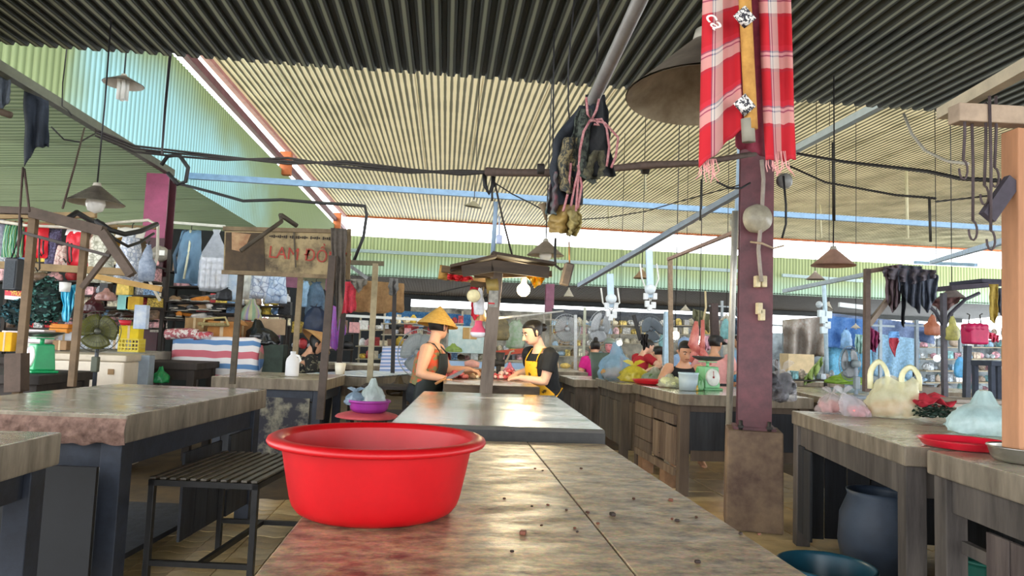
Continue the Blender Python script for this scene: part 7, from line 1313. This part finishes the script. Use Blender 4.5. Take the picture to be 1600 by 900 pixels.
# ------------------------------------------------------------------ stalls to the right of the red column
drape('pale clear plastic sheet covering goods beside the red column', (1224, 500), (1292, 494), 11, (60, 66, 60), 'b8b8b4', 6, amp=.15, folds=3, name='plastic_sheet', cat='sheet', trans=.2, rough=.35, col2='a08c80')
drape('blue tarpaulin awning right of the switch pole', (1290, 493), (1358, 500), 11, (48, 50, 48), '2f62a8', 3, amp=.06, folds=3, name='tarpaulin', cat='tarpaulin', col2='5a84bc'); drape('grey-blue tarpaulin roof sagging over the stalls', (1288, 488), (1460, 508), 11.6, (20, 26, 30), '66789c', 5, amp=.12, folds=4, name='tarpaulin', cat='tarpaulin'); drape('light blue plastic wall sheet behind the grey stand fan', (1290, 540), (1362, 545), 11.2, (48, 50, 48), '7cc4e8', 7, amp=.05, name='plastic_sheet', cat='sheet', trans=.3); drape('second light blue plastic sheet behind the bags', (1360, 520), (1436, 530), 11.4, (66, 70, 60), '9cc4e0', 8, amp=.05, name='plastic_sheet', cat='sheet', trans=.3)
drape('maroon cloth hanging beside the thin brown post', (1358, 510), (1374, 520), 9, (34, 36, 16), '7c2450', 3, amp=.05, name='cloth'); drape('dark red pennant cloth hanging below a blue band', (1389, 528), (1404, 528), 9, (6, 30, 6), '9c2c3c', 3, amp=.02, folds=1, name='cloth'); drape('blue cloth band above the dark red pennant', (1388, 518), (1405, 518), 9.05, (12, 12, 12), '6ca0d8', 3, amp=.02, folds=1, name='cloth'); drape('pale green raincoat hanging by the fan', (1336, 522), (1352, 524), 9.4, (26, 30, 26), 'a8ccc8', 4, amp=.05, name='raincoat', cat='raincoat'); hbag('light blue plastic bag hanging on the blue tarpaulin', 1322, 514, 545, 9.6, 18, '8cb8e4', 4, top=.5)
post('thin brown post holding the dark clothes pile', (1355, 420), (1353, 612), 6.6, None, .05, mat('6c5c54', .8)); post('top bar of the thin brown post under the dark clothes', (1356, 424), (1408, 416), 6.6, None, .045, mat('8a7668', .8), name='cross_bar'); post('wooden brace from the thin brown post to its top bar', (1357, 508), (1406, 444), 6.6, None, .045, mat('94867a', .8), name='brace_bar')
for lb, a, b, f_, c_, s_ in (('dark brown coat in the pile of clothes on the top bar', (1382, 416), (1408, 414), (50, 74, 60), '6e5c62', 2), ('black trousers in the pile of clothes on the top bar', (1402, 414), (1440, 416), (40, 60, 74), '545a68', 4), ('charcoal checked shirt at the outer end of the clothes pile', (1434, 424), (1466, 430), (50, 62, 30), '5c6474', 6), ('long black strap cloth under the clothes pile', (1409, 446), (1414, 446), (60, 66, 60), '1c1e24', 8)): drape(lb, a, b, 6.55, f_, c_, s_, amp=.06, folds=3, name='hung_clothes', cat='clothes', taper=.85)
drape('dark bunched rag on top of the clothes pile', (1380, 418), (1462, 422), 6.5, (14, 24, 12), '68626c', 11, amp=.08, folds=5, name='rag')
t = T('stall_awning', 'dark board awning on a forked post beyond the clothes pile', 'awning', P(1530, 460, 7.4)); g = G(); g.bar(P(1462, 452, 7.4), P(1540, 446, 7.4), .5, .05); part(t, 'board', g, mat('4a4450', .8), world=True); g = G(); g.bar(P(1508, 441, 7.4), P(1582, 443, 7.4), .5, .04); part(t, 'upper_board', g, mat('3c3c4c', .8), world=True); g = G(); g.bar(P(1474, 458, 7.5), P(1476, 620, 7.5), .05); part(t, 'post', g, mat('5c5a64', .7), world=True)
g = G(); g.tube([P(1476, 510, 7.5), P(1485, 490, 7.5), P(1508, 468, 7.5), P(1530, 458, 7.5)], .02, 8); part(t, 'fork', g, mat('4c4c58', .7), world=True); g = G(); g.tube([P(1476, 512, 7.5), P(1462, 488, 7.5), P(1445, 472, 7.5)], .02, 8); part(t, 'fork', g, mat('4c4c58', .7), world=True)
drape('brown triangular cloth under the dark board awning', (1450, 468), (1500, 464), 7.6, (4, 24, 4), '7c5a58', 4, amp=.04, name='cloth')
hbag('orange-brown bag of food hanging by a yellow tie', 1457, 490, 524, 8, 26, 'b86c50', 3, top=.15, bulge=1.1, col2='d89070'); hbag('pale yellow plastic bag hanging on the forked post', 1488, 492, 532, 7.3, 22, 'dcdc8c', 4, top=.2, trans=.3)
t = T('hanging_basket', 'bright pink perforated plastic basket hanging by wires', 'basket', P(1523, 539, 6.9)); k = px2(6.9); c = P(1523, 522, 6.9); g = G(); g.box(c, (32 * k, .16, 34 * k), tx=1.06); part(t, 'body', g, mat('e0286c', .4, .15, 10, trans=.25), world=True, bev=.02)
for sx in (-10, 10):
    g = G(); g.tube([P(1523 + sx, 507, 6.9), P(1523 + sx * .8, 492, 6.9), P(1523 + sx * 1.2, 490, 6.9)], .006, 6); part(t, 'wire_handle', g, IRON, world=True)
for dx in (-8, 0, 8): g = G(); g.ball(P(1523 + dx, 512, 6.86), .05, 10); part(t, 'scalloped_flap', g, mat('c81c5c', .4, .1), world=True)
drape('mustard yellow rubber glove hanging from the awning board', (1545, 444), (1560, 444), 6.8, (54, 62, 50), 'b49a48', 3, amp=.03, folds=1, taper=.8, name='rubber_glove', cat='glove'); drape('second mustard glove hanging at the timber post', (1572, 450), (1580, 450), 6.8, (66, 72, 60), 'b09a4c', 5, amp=.03, folds=1, name='rubber_glove', cat='glove'); drape('grey cloth hanging between the two mustard gloves', (1558, 450), (1574, 450), 6.9, (36, 44, 40), '6c7488', 4, amp=.03, name='cloth'); drape('bright pink strap of a bag hanging by the pink basket', (1544, 518), (1560, 524), 7, (10, 14, 10), 'ec5c7c', 4, amp=.03, name='strap', cat='strap')
t = T('high_stool', 'dark blue-grey wooden stand next to the timber post', 'stand', (P(1555, 620, 6.6).x, 6.6, 0)); zt = P(1555, 568, 6.6).z; g = G(); g.box((0, 0, zt), (.30, .28, .05)); part(t, 'top', g, mat('3a4252', .8, .2), bev=.005)
for sx in (-.125, .125):
    for sy in (-.11, .11): g = G(); g.box((sx, sy, zt / 2), (.045, .045, zt)); part(t, 'leg', g, mat('3a4252', .8, .2), bev=.004)
post('dark pole between the pink basket and the dark stand', (1512, 540), (1510, 622), 7.6, None, .06, mat('484e5c', .7))
t = T('switch_pole', 'pale pole of switches and sockets before the blue tarpaulin', 'pole', P(1291, 590, 9.5)); g = G(); g.tube([P(1287, 440, 9.5), P(1290, 500, 9.5), P(1292, 595, 9.5)], .03, 8); part(t, 'pole', g, mat('b4ccdc', .5), world=True)
for x, y in ((1283, 490), (1294, 492), (1287, 500), (1292, 508), (1287, 516)): g = G(); g.box(P(x, y, 9.4), (.09, .06, .1)); part(t, 'switch_box', g, mat('ccdce6', .4, .1), world=True, bev=.008)
g = G(); g.ball(P(1280, 476, 9.4), .05, 12, sx=.9); part(t, 'meter', g, mat('b8c4cc', .3), world=True)
post('long grey pipe sloping up behind the dusty pink-brown lamp', (1224, 455), (1356, 428), 8.5, 7.5, .045, mat('9aa8b0', .5), name='slanted_pipe'); g = G(); g.bar(P(1311, 476, 12), P(1355, 481, 12), .06, .08); one('tube_light', 'unlit fluorescent tube light under the rear roof', 'light', g, mat('d8e0e4', .4, .05))
post('pale pipe rail crossing the bright gap near the timber post', (1455, 410), (1585, 372), 6.5, 3.6, .035, mat('a8c8e8', .5), name='pipe_rail'); post('second pale pipe rail under the roof by the timber post', (1430, 410), (1525, 414), 8, 7, .04, mat('9cc0dc', .5), name='pipe_rail')
# goods on far right tables
bag('lime green cloth lying on the table under the grey stand fan', P(1322, 600, 8.3), .27, .2, .16, '8cb83c', 4, ears=False, neck=.95, a=1, name='cloth_heap', cat='cloth'); drape('green hammock cloth hanging behind the black cloth bag', (1256, 590), (1285, 556), 9.2, (12, 24, 14), '8aa05c', 3, amp=.05, name='cloth'); carton('tan covered crate beside the green hammock cloth', 1252, 592, 10.5, 44, 40, 'c8b490', tape=False, name='covered_crate')
light2 = [('silver', 'b8c4d0'), ('white', 'dfe6ec'), ('sky-blue', '98b8d4'), ('grey', '98a4b0'), ('teal', '7cb0b8'), ('pink', 'd0a0b0'), ('tan', 'b8a898')]
jumble(1436, 1580, (560, 578, 596, 612), 11.5, 'behind the pink basket', 0, 41, sz=(8, 16), kinds=light2); jumble(1370, 1440, (600, 610), 10.45, 'behind the yellow carrier', 0, 42, sz=(9, 18), kinds=light2); jumble(1226, 1300, (592,), 9.35, 'by the green cloth', 0, 43, sz=(9, 18), kinds=light2); jumble(1440, 1580, (524, 542), 13, 'high above the pink basket', 0, 44, sz=(9, 18), kinds=light2)
stack('row of folded grey mats stacked on the table behind the greens', 1520, 636, 5.3, 110, 14, 'b4a89c', 2, '9c9288'); carton('long grey wooden chest on the table behind the yellow carrier', 1446, 622, 7.4, 56, 18, '8a8078', tape=False, name='chest'); g = G(); c = P(1462, 628, 5.4); g.tube([c + Vector((-.09, 0, 0)), c + Vector((0, .02, .02)), c + Vector((.12, 0, -.01))], [(.05, .02), (.06, .03), (.04, .015)], 10); one('red_cloth', 'crumpled red cloth on the table behind the greens', 'cloth', g, mat('b8323c', .8, .2, 20))
hbag('blue plastic bag hanging behind the forked post', 1500, 556, 590, 9, 18, '5cb0e4', 6, top=.5)
for px, py, lb in ((1464, 560, 'bright bulb in the stalls behind the forked post'),):
    c = P(px, py, 10.5); t = T('lit_bulb', lb, 'bulb', c); g = G(); g.ball((0, 0, 0), .05, 12); part(t, 'globe', g, emis('f4f6ff', 10)); g = G(); g.tube([(0, 0, .05), (0, 0, 5.7 - c.z)], .006, 6); part(t, 'cord', g, CABLE)
# far backdrop partitions of the market hall
for lb, a, b, zt, c_ in (('pale partition wall behind the middle stalls', P(600, 500, 20), P(1140, 500, 20), 2.2, 'dcd8cc'), ('pale blue partition behind the stalls past the red column', P(1140, 500, 16), P(1700, 500, 14), 1.75, 'c4d4e0'), ('dark partition between clothing stalls and the middle', P(440, 500, 17), P(640, 500, 19), 2.4, '242a30')):
    g = G(); g.bar(Vector((a.x, a.y, zt / 2)), Vector((b.x, b.y, zt / 2)), .06, zt); one('wall_back', lb, 'partition', g, mat(c_, .8, .3, 1.5, col2='8c8c84' if c_[0] in 'ba' else '14181c'), kind='structure')


# thin far stall poles with cross rails
for i, (x, y0, y1, Y, c_, lb) in enumerate(((1005, 500, 575, 14, 'b4b0a4', 'thin pale far pole left of the teal shirt'), (1128, 470, 580, 13, '98a0a4', 'thin grey far pole next to the pink shirt'), (1225, 500, 600, 12, '8c98a0', 'thin grey far pole just past the red column'), (1375, 500, 610, 10.5, '9caab4', 'thin grey pole between the clear plastic sheets'), (1432, 500, 620, 10, '7c8894', 'thin grey pole left of the forked post'), (1500, 520, 615, 12, '8894a0', 'thin far pole beside the pink basket'), (640, 500, 575, 15, 'a8a49c', 'thin far pole behind the stand fan'), (700, 500, 570, 15, 'b0aca4', 'thin far pole behind the conical hat'), (850, 490, 575, 15, 'a49c90', 'thin far pole behind the yellow apron'))):
    b = P(x, y1, Y); g = G(); g.bar(Vector((b.x, Y, 0)), P(x, y0, Y), .045); g.bar(P(x - 20, y0 + 8, Y), P(x + 22, y0 + 10, Y), .03); one('far_pole', lb, 'pole', g, mat(c_, .6, .15))
